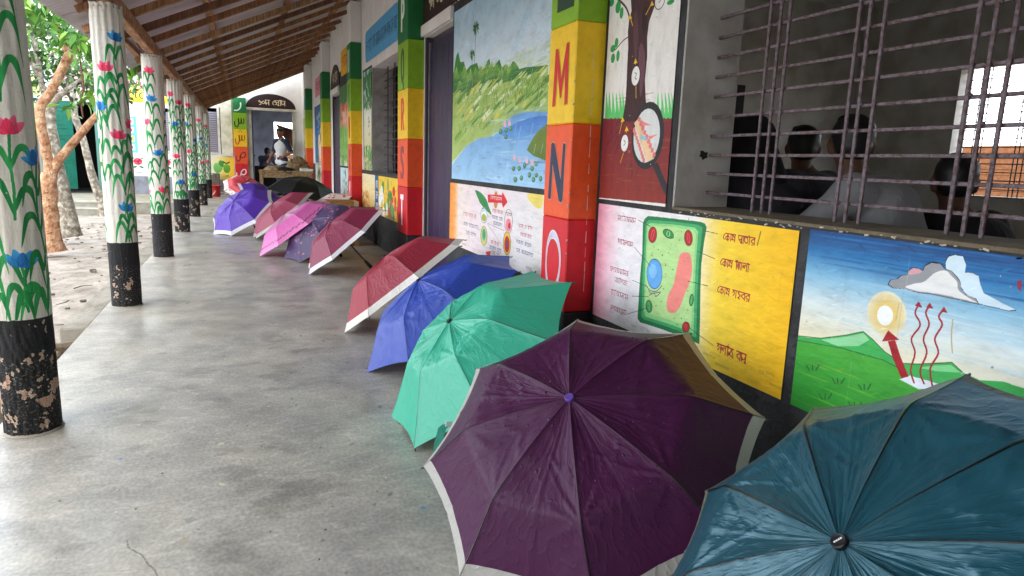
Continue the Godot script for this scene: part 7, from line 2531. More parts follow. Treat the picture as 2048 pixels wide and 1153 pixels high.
	p.ellm(258, 483, 0.127, 0.012, Color("cfc45a"), -0.3)
	p.ellm(467, 606, 0.101, 0.012, Color("5f8c3e"), -0.3)
	p.ellm(407, 682, 0.105, 0.011, Color("a9c46c"), -0.3)
	p.ellm(487, 641, 0.062, 0.013, Color("cfc45a"), -0.3)
	p.ellm(786, 568, 0.027, 0.010, Color("d9e6b8"), -0.3)
	p.ellm(569, 615, 0.074, 0.012, Color("7fa348"), -0.3)
	p.ellm(599, 530, 0.088, 0.012, Color("d9e6b8"), -0.3)
	p.ellm(777, 578, 0.068, 0.010, Color("92b654"), -0.3)
	p.ellm(489, 651, 0.105, 0.007, Color("a9c46c"), -0.3)
	p.ellm(502, 568, 0.080, 0.009, Color("c3d690"), -0.3)
	p.ellm(636, 529, 0.070, 0.007, Color("d9e6b8"), -0.3)
	p.ellm(149, 744, 0.129, 0.012, Color("a9c46c"), -0.3)
	p.ellm(90, 527, 0.076, 0.017, Color("5f8c3e"), -0.3)
	p.ellm(827, 486, 0.062, 0.006, Color("c3d690"), -0.3)
	p.ellm(783, 594, 0.072, 0.007, Color("7fa348"), -0.3)
	p.ellm(605, 540, 0.041, 0.011, Color("a9c46c"), -0.3)
	p.ellm(696, 619, 0.045, 0.011, Color("cfc45a"), -0.3)
	p.ellm(242, 652, 0.072, 0.009, Color("7fa348"), -0.3)
	p.ellm(783, 627, 0.041, 0.011, Color("7fa348"), -0.3)
	p.ellm(821, 623, 0.047, 0.011, Color("c3d690"), -0.3)
	p.ellm(288, 595, 0.041, 0.010, Color("d9e6b8"), -0.3)
	p.ellm(639, 581, 0.070, 0.009, Color("cfc45a"), -0.3)
	p.ellm(192, 497, 0.064, 0.016, Color("5f8c3e"), -0.3)
	p.ellm(249, 634, 0.115, 0.012, Color("a9c46c"), -0.3)
	p.ellm(472, 660, 0.047, 0.009, Color("cfc45a"), -0.3)
	p.ellm(123, 688, 0.078, 0.016, Color("92b654"), -0.3)
	p.ellm(631, 632, 0.033, 0.012, Color("c3d690"), -0.3)
	p.ellm(788, 593, 0.070, 0.011, Color("5f8c3e"), -0.3)
	p.ellm(233, 487, 0.072, 0.009, Color("cfc45a"), -0.3)
	p.ellm(585, 535, 0.103, 0.006, Color("c3d690"), -0.3)
	p.ellm(63, 489, 0.064, 0.017, Color("a9c46c"), -0.3)
	p.ellm(633, 517, 0.092, 0.011, Color("7fa348"), -0.3)
	p.ellm(126, 521, 0.060, 0.011, Color("92b654"), -0.3)
	p.ellm(499, 529, 0.066, 0.009, Color("a9c46c"), -0.3)
	p.ellm(691, 488, 0.037, 0.006, Color("c3d690"), -0.3)
	p.ellm(393, 688, 0.117, 0.012, Color("7fa348"), -0.3)
	p.ellm(391, 644, 0.117, 0.007, Color("d9e6b8"), -0.3)
	p.ellm(216, 605, 0.045, 0.007, Color("d9e6b8"), -0.3)
	p.ellm(741, 593, 0.084, 0.009, Color("a9c46c"), -0.3)
	p.ellm(820, 601, 0.070, 0.006, Color("7fa348"), -0.3)
	p.ellm(593, 532, 0.031, 0.011, Color("7fa348"), -0.3)
	p.ellm(47, 690, 0.129, 0.011, Color("a9c46c"), -0.3)
	p.ellm(359, 616, 0.043, 0.006, Color("c3d690"), -0.3)
	p.ellm(831, 555, 0.035, 0.009, Color("92b654"), -0.3)
	p.ellm(355, 485, 0.094, 0.010, Color("c3d690"), -0.3)
	p.ellm(719, 499, 0.031, 0.007, Color("d9e6b8"), -0.3)
	p.ellm(268, 661, 0.092, 0.010, Color("5f8c3e"), -0.3)
	p.ellm(374, 636, 0.084, 0.015, Color("d9e6b8"), -0.3)
	p.ellm(287, 550, 0.090, 0.012, Color("d9e6b8"), -0.3)
	p.ellm(563, 626, 0.068, 0.012, Color("a9c46c"), -0.3)
	p.ellm(777, 567, 0.082, 0.006, Color("5f8c3e"), -0.3)
	p.ellm(172, 697, 0.099, 0.011, Color("a9c46c"), -0.3)
	p.ellm(657, 488, 0.084, 0.007, Color("c3d690"), -0.3)
	p.ellm(290, 490, 0.082, 0.015, Color("c3d690"), -0.3)
	p.ellm(616, 604, 0.066, 0.012, Color("a9c46c"), -0.3)
	p.ellm(777, 520, 0.049, 0.005, Color("92b654"), -0.3)
	p.ellm(588, 637, 0.057, 0.006, Color("5f8c3e"), -0.3)
	p.ellm(101, 579, 0.144, 0.009, Color("cfc45a"), -0.3)
	p.ellm(636, 507, 0.041, 0.012, Color("5f8c3e"), -0.3)
	p.ellm(806, 637, 0.025, 0.005, Color("d9e6b8"), -0.3)
	p.ellm(520, 564, 0.037, 0.010, Color("d9e6b8"), -0.3)
	p.line(p.pts("628,579 627,556"), 2.2, Color("5f8a38"))
	p.line(p.pts("98,510 82,479"), 2.2, Color("3f6a2a"))
	p.line(p.pts("775,612 774,590"), 2.2, Color("5f8a38"))
	p.line(p.pts("371,566 373,541"), 2.2, Color("3f6a2a"))
	p.line(p.pts("565,577 566,554"), 2.2, Color("3f6a2a"))
	p.line(p.pts("205,683 205,656"), 2.2, Color("2f5a2a"))
	p.line(p.pts("699,575 709,555"), 2.2, Color("3f6a2a"))
	p.line(p.pts("523,568 515,543"), 2.2, Color("5f8a38"))
	p.line(p.pts("469,618 482,595"), 2.2, Color("5f8a38"))
	p.line(p.pts("538,573 539,549"), 2.2, Color("3f6a2a"))
	p.line(p.pts("304,637 305,612"), 2.2, Color("5f8a38"))
	p.line(p.pts("810,562 805,541"), 2.2, Color("2f5a2a"))
	p.line(p.pts("210,729 222,703"), 2.2, Color("5f8a38"))
	p.line(p.pts("253,614 245,586"), 2.2, Color("2f5a2a"))
	p.line(p.pts("752,534 741,511"), 2.2, Color("3f6a2a"))
	p.line(p.pts("713,549 719,528"), 2.2, Color("3f6a2a"))
	p.line(p.pts("460,617 453,592"), 2.2, Color("5f8a38"))
	p.line(p.pts("43,715 20,685"), 2.2, Color("5f8a38"))
	p.line(p.pts("637,531 646,511"), 2.2, Color("2f5a2a"))
	p.line(p.pts("816,557 810,535"), 2.2, Color("2f5a2a"))
	p.line(p.pts("806,560 805,539"), 2.2, Color("2f5a2a"))
	p.line(p.pts("707,525 696,502"), 2.2, Color("3f6a2a"))
	p.line(p.pts("415,524 419,500"), 2.2, Color("3f6a2a"))
	p.line(p.pts("550,616 545,592"), 2.2, Color("2f5a2a"))
	p.line(p.pts("762,530 757,509"), 2.2, Color("3f6a2a"))
	p.line(p.pts("690,573 688,551"), 2.2, Color("5f8a38"))
	p.line(p.pts("451,590 447,564"), 2.2, Color("3f6a2a"))
	p.line(p.pts("463,566 470,543"), 2.2, Color("3f6a2a"))
	p.line(p.pts("321,531 319,505"), 2.2, Color("5f8a38"))
	p.line(p.pts("387,707 382,681"), 2.2, Color("2f5a2a"))
	p.line(p.pts("631,606 627,583"), 2.2, Color("5f8a38"))
	p.line(p.pts("151,724 164,697"), 2.2, Color("5f8a38"))
	p.line(p.pts("736,587 734,565"), 2.2, Color("5f8a38"))
	p.line(p.pts("394,531 404,507"), 2.2, Color("3f6a2a"))
	p.line(p.pts("791,546 786,525"), 2.2, Color("3f6a2a"))
	p.line(p.pts("521,595 528,572"), 2.2, Color("5f8a38"))
	p.line(p.pts("278,544 276,517"), 2.2, Color("5f8a38"))
	p.line(p.pts("386,599 382,573"), 2.2, Color("5f8a38"))
	p.line(p.pts("172,709 152,680"), 2.2, Color("5f8a38"))
	p.line(p.pts("448,547 458,524"), 2.2, Color("5f8a38"))
	p.line(p.pts("317,535 311,507"), 2.2, Color("2f5a2a"))
	p.line(p.pts("538,613 548,590"), 2.2, Color("2f5a2a"))
	p.line(p.pts("700,595 710,575"), 2.2, Color("2f5a2a"))
	p.line(p.pts("677,550 676,528"), 2.2, Color("3f6a2a"))
	p.line(p.pts("679,583 672,560"), 2.2, Color("5f8a38"))
	p.line(p.pts("648,605 647,582"), 2.2, Color("3f6a2a"))
	p.line(p.pts("472,585 473,560"), 2.2, Color("3f6a2a"))
	p.line(p.pts("87,701 96,673"), 2.2, Color("3f6a2a"))
	p.line(p.pts("350,577 347,552"), 2.2, Color("3f6a2a"))
	p.line(p.pts("310,515 294,486"), 2.2, Color("2f5a2a"))
	p.line(p.pts("157,678 146,649"), 2.2, Color("2f5a2a"))
	p.line(p.pts("712,522 713,501"), 2.2, Color("3f6a2a"))
	p.line(p.pts("245,703 244,676"), 2.2, Color("3f6a2a"))
	p.line(p.pts("259,503 257,476"), 2.2, Color("2f5a2a"))
	p.line(p.pts("305,595 292,567"), 2.2, Color("2f5a2a"))
	p.line(p.pts("623,586 625,563"), 2.2, Color("2f5a2a"))
	p.line(p.pts("142,710 135,681"), 2.2, Color("5f8a38"))
	p.line(p.pts("99,691 80,661"), 2.2, Color("5f8a38"))
	p.line(p.pts("290,615 285,588"), 2.2, Color("3f6a2a"))
	p.line(p.pts("804,591 807,572"), 2.2, Color("3f6a2a"))
	p.line(p.pts("745,589 752,568"), 2.2, Color("5f8a38"))
	p.line(p.pts("672,567 667,544"), 2.2, Color("5f8a38"))
	p.line(p.pts("147,531 133,502"), 2.2, Color("2f5a2a"))
	p.line(p.pts("531,611 529,587"), 2.2, Color("2f5a2a"))
	p.line(p.pts("397,631 388,604"), 2.2, Color("5f8a38"))
	p.line(p.pts("293,634 284,607"), 2.2, Color("5f8a38"))
	p.line(p.pts("554,606 547,581"), 2.2, Color("5f8a38"))
	p.line(p.pts("721,532 726,512"), 2.2, Color("3f6a2a"))
	p.line(p.pts("643,553 643,531"), 2.2, Color("5f8a38"))
	p.line(p.pts("232,692 233,665"), 2.2, Color("3f6a2a"))
	p.line(p.pts("532,517 526,493"), 2.2, Color("3f6a2a"))
	p.line(p.pts("509,583 512,559"), 2.2, Color("3f6a2a"))
	p.line(p.pts("322,693 330,668"), 2.2, Color("3f6a2a"))
	p.line(p.pts("158,559 153,530"), 2.2, Color("5f8a38"))
	p.line(p.pts("781,519 778,498"), 2.2, Color("5f8a38"))
	p.line(p.pts("722,590 723,568"), 2.2, Color("5f8a38"))
	p.line(p.pts("379,664 368,637"), 2.2, Color("2f5a2a"))
	p.line(p.pts("813,535 817,516"), 2.2, Color("2f5a2a"))
	p.line(p.pts("674,610 665,586"), 2.2, Color("5f8a38"))
	p.line(p.pts("476,567 464,541"), 2.2, Color("3f6a2a"))
	p.line(p.pts("725,574 722,552"), 2.2, Color("5f8a38"))
	p.line(p.pts("462,544 473,521"), 2.2, Color("5f8a38"))
	p.line(p.pts("687,523 685,501"), 2.2, Color("2f5a2a"))
	p.line(p.pts("298,527 302,502"), 2.2, Color("5f8a38"))
	p.line(p.pts("457,617 459,592"), 2.2, Color("5f8a38"))
	p.line(p.pts("498,615 484,590"), 2.2, Color("2f5a2a"))
	p.line(p.pts("679,525 673,502"), 2.2, Color("3f6a2a"))
	p.line(p.pts("203,621 190,592"), 2.2, Color("2f5a2a"))
	p.line(p.pts("487,512 477,486"), 2.2, Color("3f6a2a"))
	p.line(p.pts("420,525 418,500"), 2.2, Color("5f8a38"))
	p.line(p.pts("470,551 464,525"), 2.2, Color("3f6a2a"))
	p.line(p.pts("644,517 647,495"), 2.2, Color("3f6a2a"))
	p.line(p.pts("702,571 707,550"), 2.2, Color("3f6a2a"))
	p.line(p.pts("527,546 533,523"), 2.2, Color("3f6a2a"))
	p.line(p.pts("167,509 174,483"), 2.2, Color("2f5a2a"))
	p.line(p.pts("715,541 712,519"), 2.2, Color("2f5a2a"))
	p.line(p.pts("561,553 550,527"), 2.2, Color("2f5a2a"))
	p.line(p.pts("427,535 416,508"), 2.2, Color("5f8a38"))
	p.line(p.pts("793,562 789,540"), 2.2, Color("5f8a38"))
	p.line(p.pts("149,686 133,656"), 2.2, Color("5f8a38"))
	p.line(p.pts("788,582 779,560"), 2.2, Color("2f5a2a"))
	p.line(p.pts("632,600 619,575"), 2.2, Color("5f8a38"))
	p.line(p.pts("659,578 650,555"), 2.2, Color("3f6a2a"))
	p.line(p.pts("447,537 436,511"), 2.2, Color("3f6a2a"))
	p.line(p.pts("157,724 174,697"), 2.2, Color("2f5a2a"))
	p.line(p.pts("549,610 556,587"), 2.2, Color("3f6a2a"))
	p.line(p.pts("603,539 607,517"), 2.2, Color("5f8a38"))
	p.line(p.pts("780,561 787,541"), 2.2, Color("2f5a2a"))
	p.line(p.pts("293,562 286,535"), 2.2, Color("5f8a38"))
	p.line(p.pts("586,557 579,533"), 2.2, Color("3f6a2a"))
	p.line(p.pts("276,525 275,498"), 2.2, Color("5f8a38"))
	p.line(p.pts("321,710 307,683"), 2.2, Color("2f5a2a"))
	p.line(p.pts("453,559 456,535"), 2.2, Color("5f8a38"))
	p.line(p.pts("764,534 771,514"), 2.2, Color("5f8a38"))
	p.line(p.pts("223,701 235,675"), 2.2, Color("5f8a38"))
	p.line(p.pts("602,558 602,535"), 2.2, Color("5f8a38"))
	p.line(p.pts("670,568 660,544"), 2.2, Color("5f8a38"))
	p.line(p.pts("655,569 660,548"), 2.2, Color("2f5a2a"))
	p.line(p.pts("530,592 524,567"), 2.2, Color("2f5a2a"))
	p.line(p.pts("705,562 705,540"), 2.2, Color("2f5a2a"))
	p.line(p.pts("184,553 177,525"), 2.2, Color("3f6a2a"))
	p.line(p.pts("833,609 830,588"), 2.2, Color("2f5a2a"))
	p.line(p.pts("327,598 315,571"), 2.2, Color("5f8a38"))
	p.line(p.pts("426,604 437,581"), 2.2, Color("2f5a2a"))
	p.line(p.pts("685,605 678,582"), 2.2, Color("3f6a2a"))
	p.line(p.pts("242,523 241,497"), 2.2, Color("3f6a2a"))
	p.line(p.pts("107,737 87,707"), 2.2, Color("2f5a2a"))
	p.line(p.pts("420,548 433,525"), 2.2, Color("3f6a2a"))
	p.line(p.pts("573,517 568,493"), 2.2, Color("5f8a38"))
	p.line(p.pts("378,586 373,559"), 2.2, Color("5f8a38"))
	p.line(p.pts("157,724 162,696"), 2.2, Color("5f8a38"))
	p.line(p.pts("585,563 574,539"), 2.2, Color("5f8a38"))
	p.line(p.pts("359,701 368,675"), 2.2, Color("5f8a38"))
	p.line(p.pts("813,563 818,544"), 2.2, Color("5f8a38"))
	p.line(p.pts("615,572 625,551"), 2.2, Color("3f6a2a"))
	p.line(p.pts("665,609 657,586"), 2.2, Color("2f5a2a"))
	p.line(p.pts("170,504 155,475"), 2.2, Color("5f8a38"))
	p.line(p.pts("714,576 709,553"), 2.2, Color("5f8a38"))
	p.line(p.pts("626,607 630,585"), 2.2, Color("5f8a38"))
	p.line(p.pts("733,602 720,579"), 2.2, Color("5f8a38"))
	p.line(p.pts("832,536 822,514"), 2.2, Color("2f5a2a"))
	p.line(p.pts("669,535 660,512"), 2.2, Color("3f6a2a"))
	p.line(p.pts("529,585 522,560"), 2.2, Color("3f6a2a"))
	p.line(p.pts("177,530 195,505"), 2.2, Color("3f6a2a"))
	p.line(p.pts("219,562 232,536"), 2.2, Color("3f6a2a"))
	p.line(p.pts("637,549 639,526"), 2.2, Color("2f5a2a"))
	p.line(p.pts("484,590 471,565"), 2.2, Color("2f5a2a"))
	p.line(p.pts("826,576 834,557"), 2.2, Color("5f8a38"))
	p.line(p.pts("347,622 347,596"), 2.2, Color("2f5a2a"))
	p.line(p.pts("628,595 635,574"), 2.2, Color("2f5a2a"))
	p.poly(p.pts("920,673 757,657 678,656 608,664 542,693 512,724 448,754 294,763 174,802 66,873 -29,933 -26,1004 874,1002 866,874"), Color("6ea2d8"), Color("a4cdec"))
	p.brush(["4a7fc4", "7fb4e4", "b4d6ee", "d4e8f4"], 640, 1000, 40, 23, 0.36, 0.0, 0.5)
	p.poly(p.loop("505,747 566,722 639,700 758,683 854,688 857,731 763,758 614,770"), Color("4a80cc"), Color("6aa2de"))
	p.poly(p.pts("922,705 856,719 799,743 764,775 734,812 724,830 768,855 867,880 933,888"), Color("7a8a34"), Color("5f7a30"))
	p.poly(p.loop("253,150 269,152 285,173 276,172"), Color("2f6a38"), Color("2f6a38"))
	p.poly(p.loop("253,150 266,165 282,195 273,185"), Color("28582f"), Color("28582f"))
	p.poly(p.loop("253,150 259,172 269,207 266,192"), Color("3f8048"), Color("3f8048"))
	p.poly(p.loop("253,150 247,171 251,206 257,192"), Color("28582f"), Color("28582f"))
	p.poly(p.loop("253,150 237,163 234,192 247,183"), Color("28582f"), Color("28582f"))
	p.poly(p.loop("253,150 230,149 223,168 241,169"), Color("2f6a38"), Color("2f6a38"))
	p.poly(p.loop("253,150 230,135 222,143 240,155"), Color("28582f"), Color("28582f"))
	p.poly(p.loop("253,150 235,124 231,125 245,145"), Color("28582f"), Color("28582f"))
	p.poly(p.loop("253,150 245,122 247,120 254,141"), Color("28582f"), Color("28582f"))
	p.poly(p.loop("253,150 256,127 265,128 264,146"), Color("3f8048"), Color("3f8048"))
	p.poly(p.loop("253,150 265,138 280,148 272,158"), Color("28582f"), Color("28582f"))
	p.poly(p.loop("220,284 231,284 245,303 238,303"), Color("2f6a38"), Color("2f6a38"))
	p.poly(p.loop("220,284 229,294 242,320 237,313"), Color("3f8048"), Color("3f8048"))
	p.poly(p.loop("220,284 223,299 232,330 231,319"), Color("3f8048"), Color("3f8048"))
	p.poly(p.loop("220,284 215,299 219,330 224,319"), Color("3f8048"), Color("3f8048"))
	p.poly(p.loop("220,284 207,293 206,319 216,313"), Color("28582f"), Color("28582f"))
	p.poly(p.loop("220,284 202,283 197,302 212,303"), Color("3f8048"), Color("3f8048"))
	p.poly(p.loop("220,284 201,272 196,284 211,293"), Color("28582f"), Color("28582f"))
	p.poly(p.loop("220,284 206,264 204,269 215,285"), Color("28582f"), Color("28582f"))
	p.poly(p.loop("220,284 213,262 216,264 222,281"), Color("3f8048"), Color("3f8048"))
	p.poly(p.loop("220,284 222,265 229,270 230,285"), Color("3f8048"), Color("3f8048"))
	p.poly(p.loop("220,284 228,273 241,285 236,293"), Color("28582f"), Color("28582f"))
	p.line(p.curve("251,187 247,275 244,365 234,475"), 4, Color("4f5a3a"))
	p.line(p.curve("218,325 221,442"), 4, Color("4f5a3a"))
	p.ellm(629, 918, 0.027, 0.015, Color("3f7a58"), 0)
	p.ellm(626, 915, 0.014, 0.009, Color("6fa878"), 0)
	p.ellm(672, 916, 0.025, 0.015, Color("3f7a58"), 0)
	p.ellm(669, 914, 0.014, 0.009, Color("6fa878"), 0)
	p.ellm(712, 902, 0.025, 0.015, Color("3f7a58"), 0)
	p.ellm(710, 900, 0.012, 0.007, Color("6fa878"), 0)
	p.ellm(765, 913, 0.025, 0.015, Color("3f7a58"), 0)
	p.ellm(763, 910, 0.012, 0.010, Color("6fa878"), 0)
	p.ellm(646, 971, 0.029, 0.016, Color("3f7a58"), 0)
	p.ellm(643, 968, 0.016, 0.009, Color("6fa878"), 0)
	p.ellm(691, 960, 0.025, 0.015, Color("3f7a58"), 0)
	p.ellm(688, 957, 0.014, 0.009, Color("6fa878"), 0)
	p.ellm(748, 943, 0.023, 0.016, Color("3f7a58"), 0)
	p.ellm(745, 941, 0.014, 0.009, Color("6fa878"), 0)
	p.ellm(795, 942, 0.023, 0.013, Color("3f7a58"), 0)
	p.ellm(792, 939, 0.012, 0.009, Color("6fa878"), 0)
	p.ellm(777, 963, 0.025, 0.015, Color("3f7a58"), 0)
	p.ellm(774, 961, 0.014, 0.009, Color("6fa878"), 0)
	p.ellm(824, 956, 0.023, 0.015, Color("3f7a58"), 0)
	p.ellm(821, 954, 0.014, 0.009, Color("6fa878"), 0)
	p.ellm(731, 884, 0.025, 0.015, Color("3f7a58"), 0)
	p.ellm(729, 882, 0.012, 0.007, Color("6fa878"), 0)
	p.ellm(790, 891, 0.021, 0.015, Color("3f7a58"), 0)
	p.ellm(787, 889, 0.012, 0.009, Color("6fa878"), 0)
	p.ellm(512, 734, 0.031, 0.016, Color("3f7a58"), 0)
	p.ellm(509, 731, 0.016, 0.009, Color("6fa878"), 0)
	p.ellm(559, 731, 0.029, 0.015, Color("3f7a58"), 0)
	p.ellm(556, 728, 0.016, 0.009, Color("6fa878"), 0)
	p.ellm(597, 724, 0.027, 0.016, Color("3f7a58"), 0)
	p.ellm(593, 721, 0.016, 0.009, Color("6fa878"), 0)
	p.ellm(558, 763, 0.029, 0.015, Color("3f7a58"), 0)
	p.ellm(555, 760, 0.014, 0.009, Color("6fa878"), 0)
	p.poly(p.pts("621,877 619,863 629,843 642,863 642,877"), Color("e8b4bc"), Color("e8b4bc"))
	p.poly(p.pts("663,889 661,875 671,855 683,874 683,889"), Color("e8b4bc"), Color("e8b4bc"))
	p.poly(p.pts("718,891 717,877 726,859 737,877 737,891"), Color("e8b4bc"), Color("e8b4bc"))
	p.poly(p.pts("755,898 754,885 763,866 774,884 774,898"), Color("e8b4bc"), Color("e8b4bc"))
	p.poly(p.pts("537,713 534,698 546,678 559,700 558,715"), Color("e8b4bc"), Color("e8b4bc"))
	p.poly(p.pts("573,710 571,695 582,676 595,697 594,711"), Color("e8b4bc"), Color("e8b4bc"))
	p.line(p.pts("129,261 102,322"), 1.3, Color("dfe8ee"))
	p.line(p.pts("257,570 225,650"), 1.3, Color("dfe8ee"))
	p.line(p.pts("591,548 582,575"), 1.3, Color("dfe8ee"))
	p.line(p.pts("234,442 211,498"), 1.3, Color("dfe8ee"))
	p.line(p.pts("731,329 721,359"), 1.3, Color("dfe8ee"))
	p.line(p.pts("468,685 449,740"), 1.3, Color("dfe8ee"))
	p.line(p.pts("564,295 543,354"), 1.3, Color("dfe8ee"))
	p.line(p.pts("642,701 625,757"), 1.3, Color("dfe8ee"))
	p.line(p.pts("675,715 656,779"), 1.3, Color("dfe8ee"))
	p.line(p.pts("434,249 408,316"), 1.3, Color("dfe8ee"))
	p.line(p.pts("582,890 563,952"), 1.3, Color("dfe8ee"))
	p.line(p.pts("241,175 227,207"), 1.3, Color("dfe8ee"))
	p.line(p.pts("645,377 636,403"), 1.3, Color("dfe8ee"))
	p.line(p.pts("760,709 744,767"), 1.3, Color("dfe8ee"))
	p.line(p.pts("782,803 771,845"), 1.3, Color("dfe8ee"))
	p.line(p.pts("830,802 818,847"), 1.3, Color("dfe8ee"))
	p.line(p.pts("796,876 787,910"), 1.3, Color("dfe8ee"))
	p.line(p.pts("434,501 411,562"), 1.3, Color("dfe8ee"))
	p.line(p.pts("535,687 522,727"), 1.3, Color("dfe8ee"))
	p.line(p.pts("699,880 688,919"), 1.3, Color("dfe8ee"))
	p.line(p.pts("714,396 700,441"), 1.3, Color("dfe8ee"))
	p.line(p.pts("743,465 735,493"), 1.3, Color("dfe8ee"))
	p.line(p.pts("411,328 396,365"), 1.3, Color("dfe8ee"))
	p.line(p.pts("799,567 786,612"), 1.3, Color("dfe8ee"))
	p.line(p.pts("576,377 553,442"), 1.3, Color("dfe8ee"))
	p.line(p.pts("155,600 132,655"), 1.3, Color("dfe8ee"))
	p.line(p.pts("699,583 691,609"), 1.3, Color("dfe8ee"))
	p.line(p.pts("594,376 574,434"), 1.3, Color("dfe8ee"))
	p.line(p.pts("257,882 241,924"), 1.3, Color("dfe8ee"))
	p.line(p.pts("296,844 283,882"), 1.3, Color("dfe8ee"))
	p.line(p.pts("704,438 696,463"), 1.3, Color("dfe8ee"))
	p.line(p.pts("728,354 710,409"), 1.3, Color("dfe8ee"))
	p.line(p.pts("520,437 501,491"), 1.3, Color("dfe8ee"))
	p.line(p.pts("448,867 437,897"), 1.3, Color("dfe8ee"))
	p.line(p.pts("419,330 395,393"), 1.3, Color("dfe8ee"))
	p.line(p.pts("364,469 337,542"), 1.3, Color("dfe8ee"))
	p.line(p.pts("381,799 369,834"), 1.3, Color("dfe8ee"))
	p.line(p.pts("186,416 157,483"), 1.3, Color("dfe8ee"))

func mural_photo(p: Paint) -> void:
	p.hgrad([0.0, 0.06, 0.11, 0.3, 0.75, 1.0], ["f2943c", "f3a456", "ecdcd2", "ead9dc", "e6e2e2", "e6e0d4"])
	p.brush(["e9d0d6", "ece6e6", "e2dada"], 0, 1000, 30, 31)
	p.poly(p.loop("739,25 839,-6 842,144 794,146"), Color("ecd76c"), Color("ecd76c"))
	p.poly(p.loop("295,68 337,76 375,113 410,176 433,259 461,365 428,342 388,295 350,240 320,157"), Color("2f8a48"), Color("2f8a48"))
	p.line(p.curve("298,72 364,172 459,363"), 1.5, Color("1d5a30"))
	p.ellm(496, 153, 0.040, 0.055, Color("c98a4a"), 0)
	p.poly(p.pts("420,98 549,76 552,30 596,151 560,240 548,178 425,208"), Color("d8232c"), Color("d8232c"))
	p.text("s A l E A k s n", 447, 106, 548, 159, 2, Color("f4e6e6"))
	p.ellm(389, 399, 0.067, 0.054, Color("2a3a4a"), 0)
	p.ellm(389, 399, 0.061, 0.051, Color("e6ecea"), 0)
	p.ellm(394, 694, 0.069, 0.066, Color("3a3a2a"), 0)
	p.ellm(394, 694, 0.061, 0.064, Color("d8d06a"), 0)
	p.ellm(608, 399, 0.069, 0.075, Color("3a2a2a"), 0)
	p.ellm(608, 399, 0.063, 0.073, Color("ecdcd8"), 0)
	p.ellm(602, 692, 0.067, 0.073, Color("3a2a1a"), 0)
	p.ellm(602, 692, 0.061, 0.070, Color("ecc23a"), 0)
	p.ellm(389, 435, 0.048, 0.025, Color("a8b04a"), 0)
	p.ellm(394, 677, 0.042, 0.044, Color("6fb890"), 0)
	p.ellm(394, 667, 0.027, 0.031, Color("4a9a6a"), 0)
	p.ellm(609, 448, 0.050, 0.040, Color("e88a98"), 0)
	p.ellm(616, 454, 0.021, 0.019, Color("c02038"), 0)
	p.ellm(602, 701, 0.046, 0.051, Color("c8302a"), 0)
	p.ellm(602, 701, 0.029, 0.034, Color("8a3a5a"), 0)
	p.line(p.pts("425,501 577,537"), 1.4, Color("3a3a3a"))
	p.line(p.pts("425,510 572,758"), 1.4, Color("3a3a3a"))
	p.text("u d I bh d _ b h A r _ k r", 167, 425, 311, 486, 1.8, Color("b83040"))
	p.text("k A b n _ D A i k s A i D", 174, 575, 336, 637, 1.8, Color("2f3f6a"))
	p.text("e b _ p A I n", 201, 703, 316, 762, 1.8, Color("2f3f6a"))
	p.text("u d I bh d _ t I r _ k r", 467, 280, 557, 333, 1.8, Color("b83040"))
	p.text("sh k r A _ e b", 466, 367, 558, 420, 1.8, Color("2f3f6a"))
	p.text("k s E j n", 478, 448, 552, 503, 1.8, Color("2f3f6a"))
	p.text("p R A N II _ t I r _ k r", 461, 715, 535, 769, 1.8, Color("b83040"))
	p.text("k A b n _ D A i", 450, 796, 556, 851, 1.8, Color("2f3f6a"))
	p.text("e b _ p A", 467, 862, 541, 917, 1.8, Color("2f3f6a"))
	p.text("p R A N II _ o _ u I d", 685, 393, 787, 442, 1.8, Color("b83040"))
	p.text("b b h A r _ k E r", 702, 495, 781, 544, 1.8, Color("b83040"))
	p.text("sh k r A _ k h o", 673, 599, 781, 650, 1.8, Color("2f3f6a"))
	p.text("e b _ k s E j n o", 675, 707, 798, 758, 1.8, Color("2f3f6a"))
	p.text("p R A N", 587, 285, 631, 335, 1.8, Color("2f3f6a"))
	p.text("u d", 369, 301, 406, 357, 1.8, Color("2f3f6a"))
	p.poly(p.pts("414,915 464,875 460,936 427,958"), Color("d8232c"), Color("d8232c"))

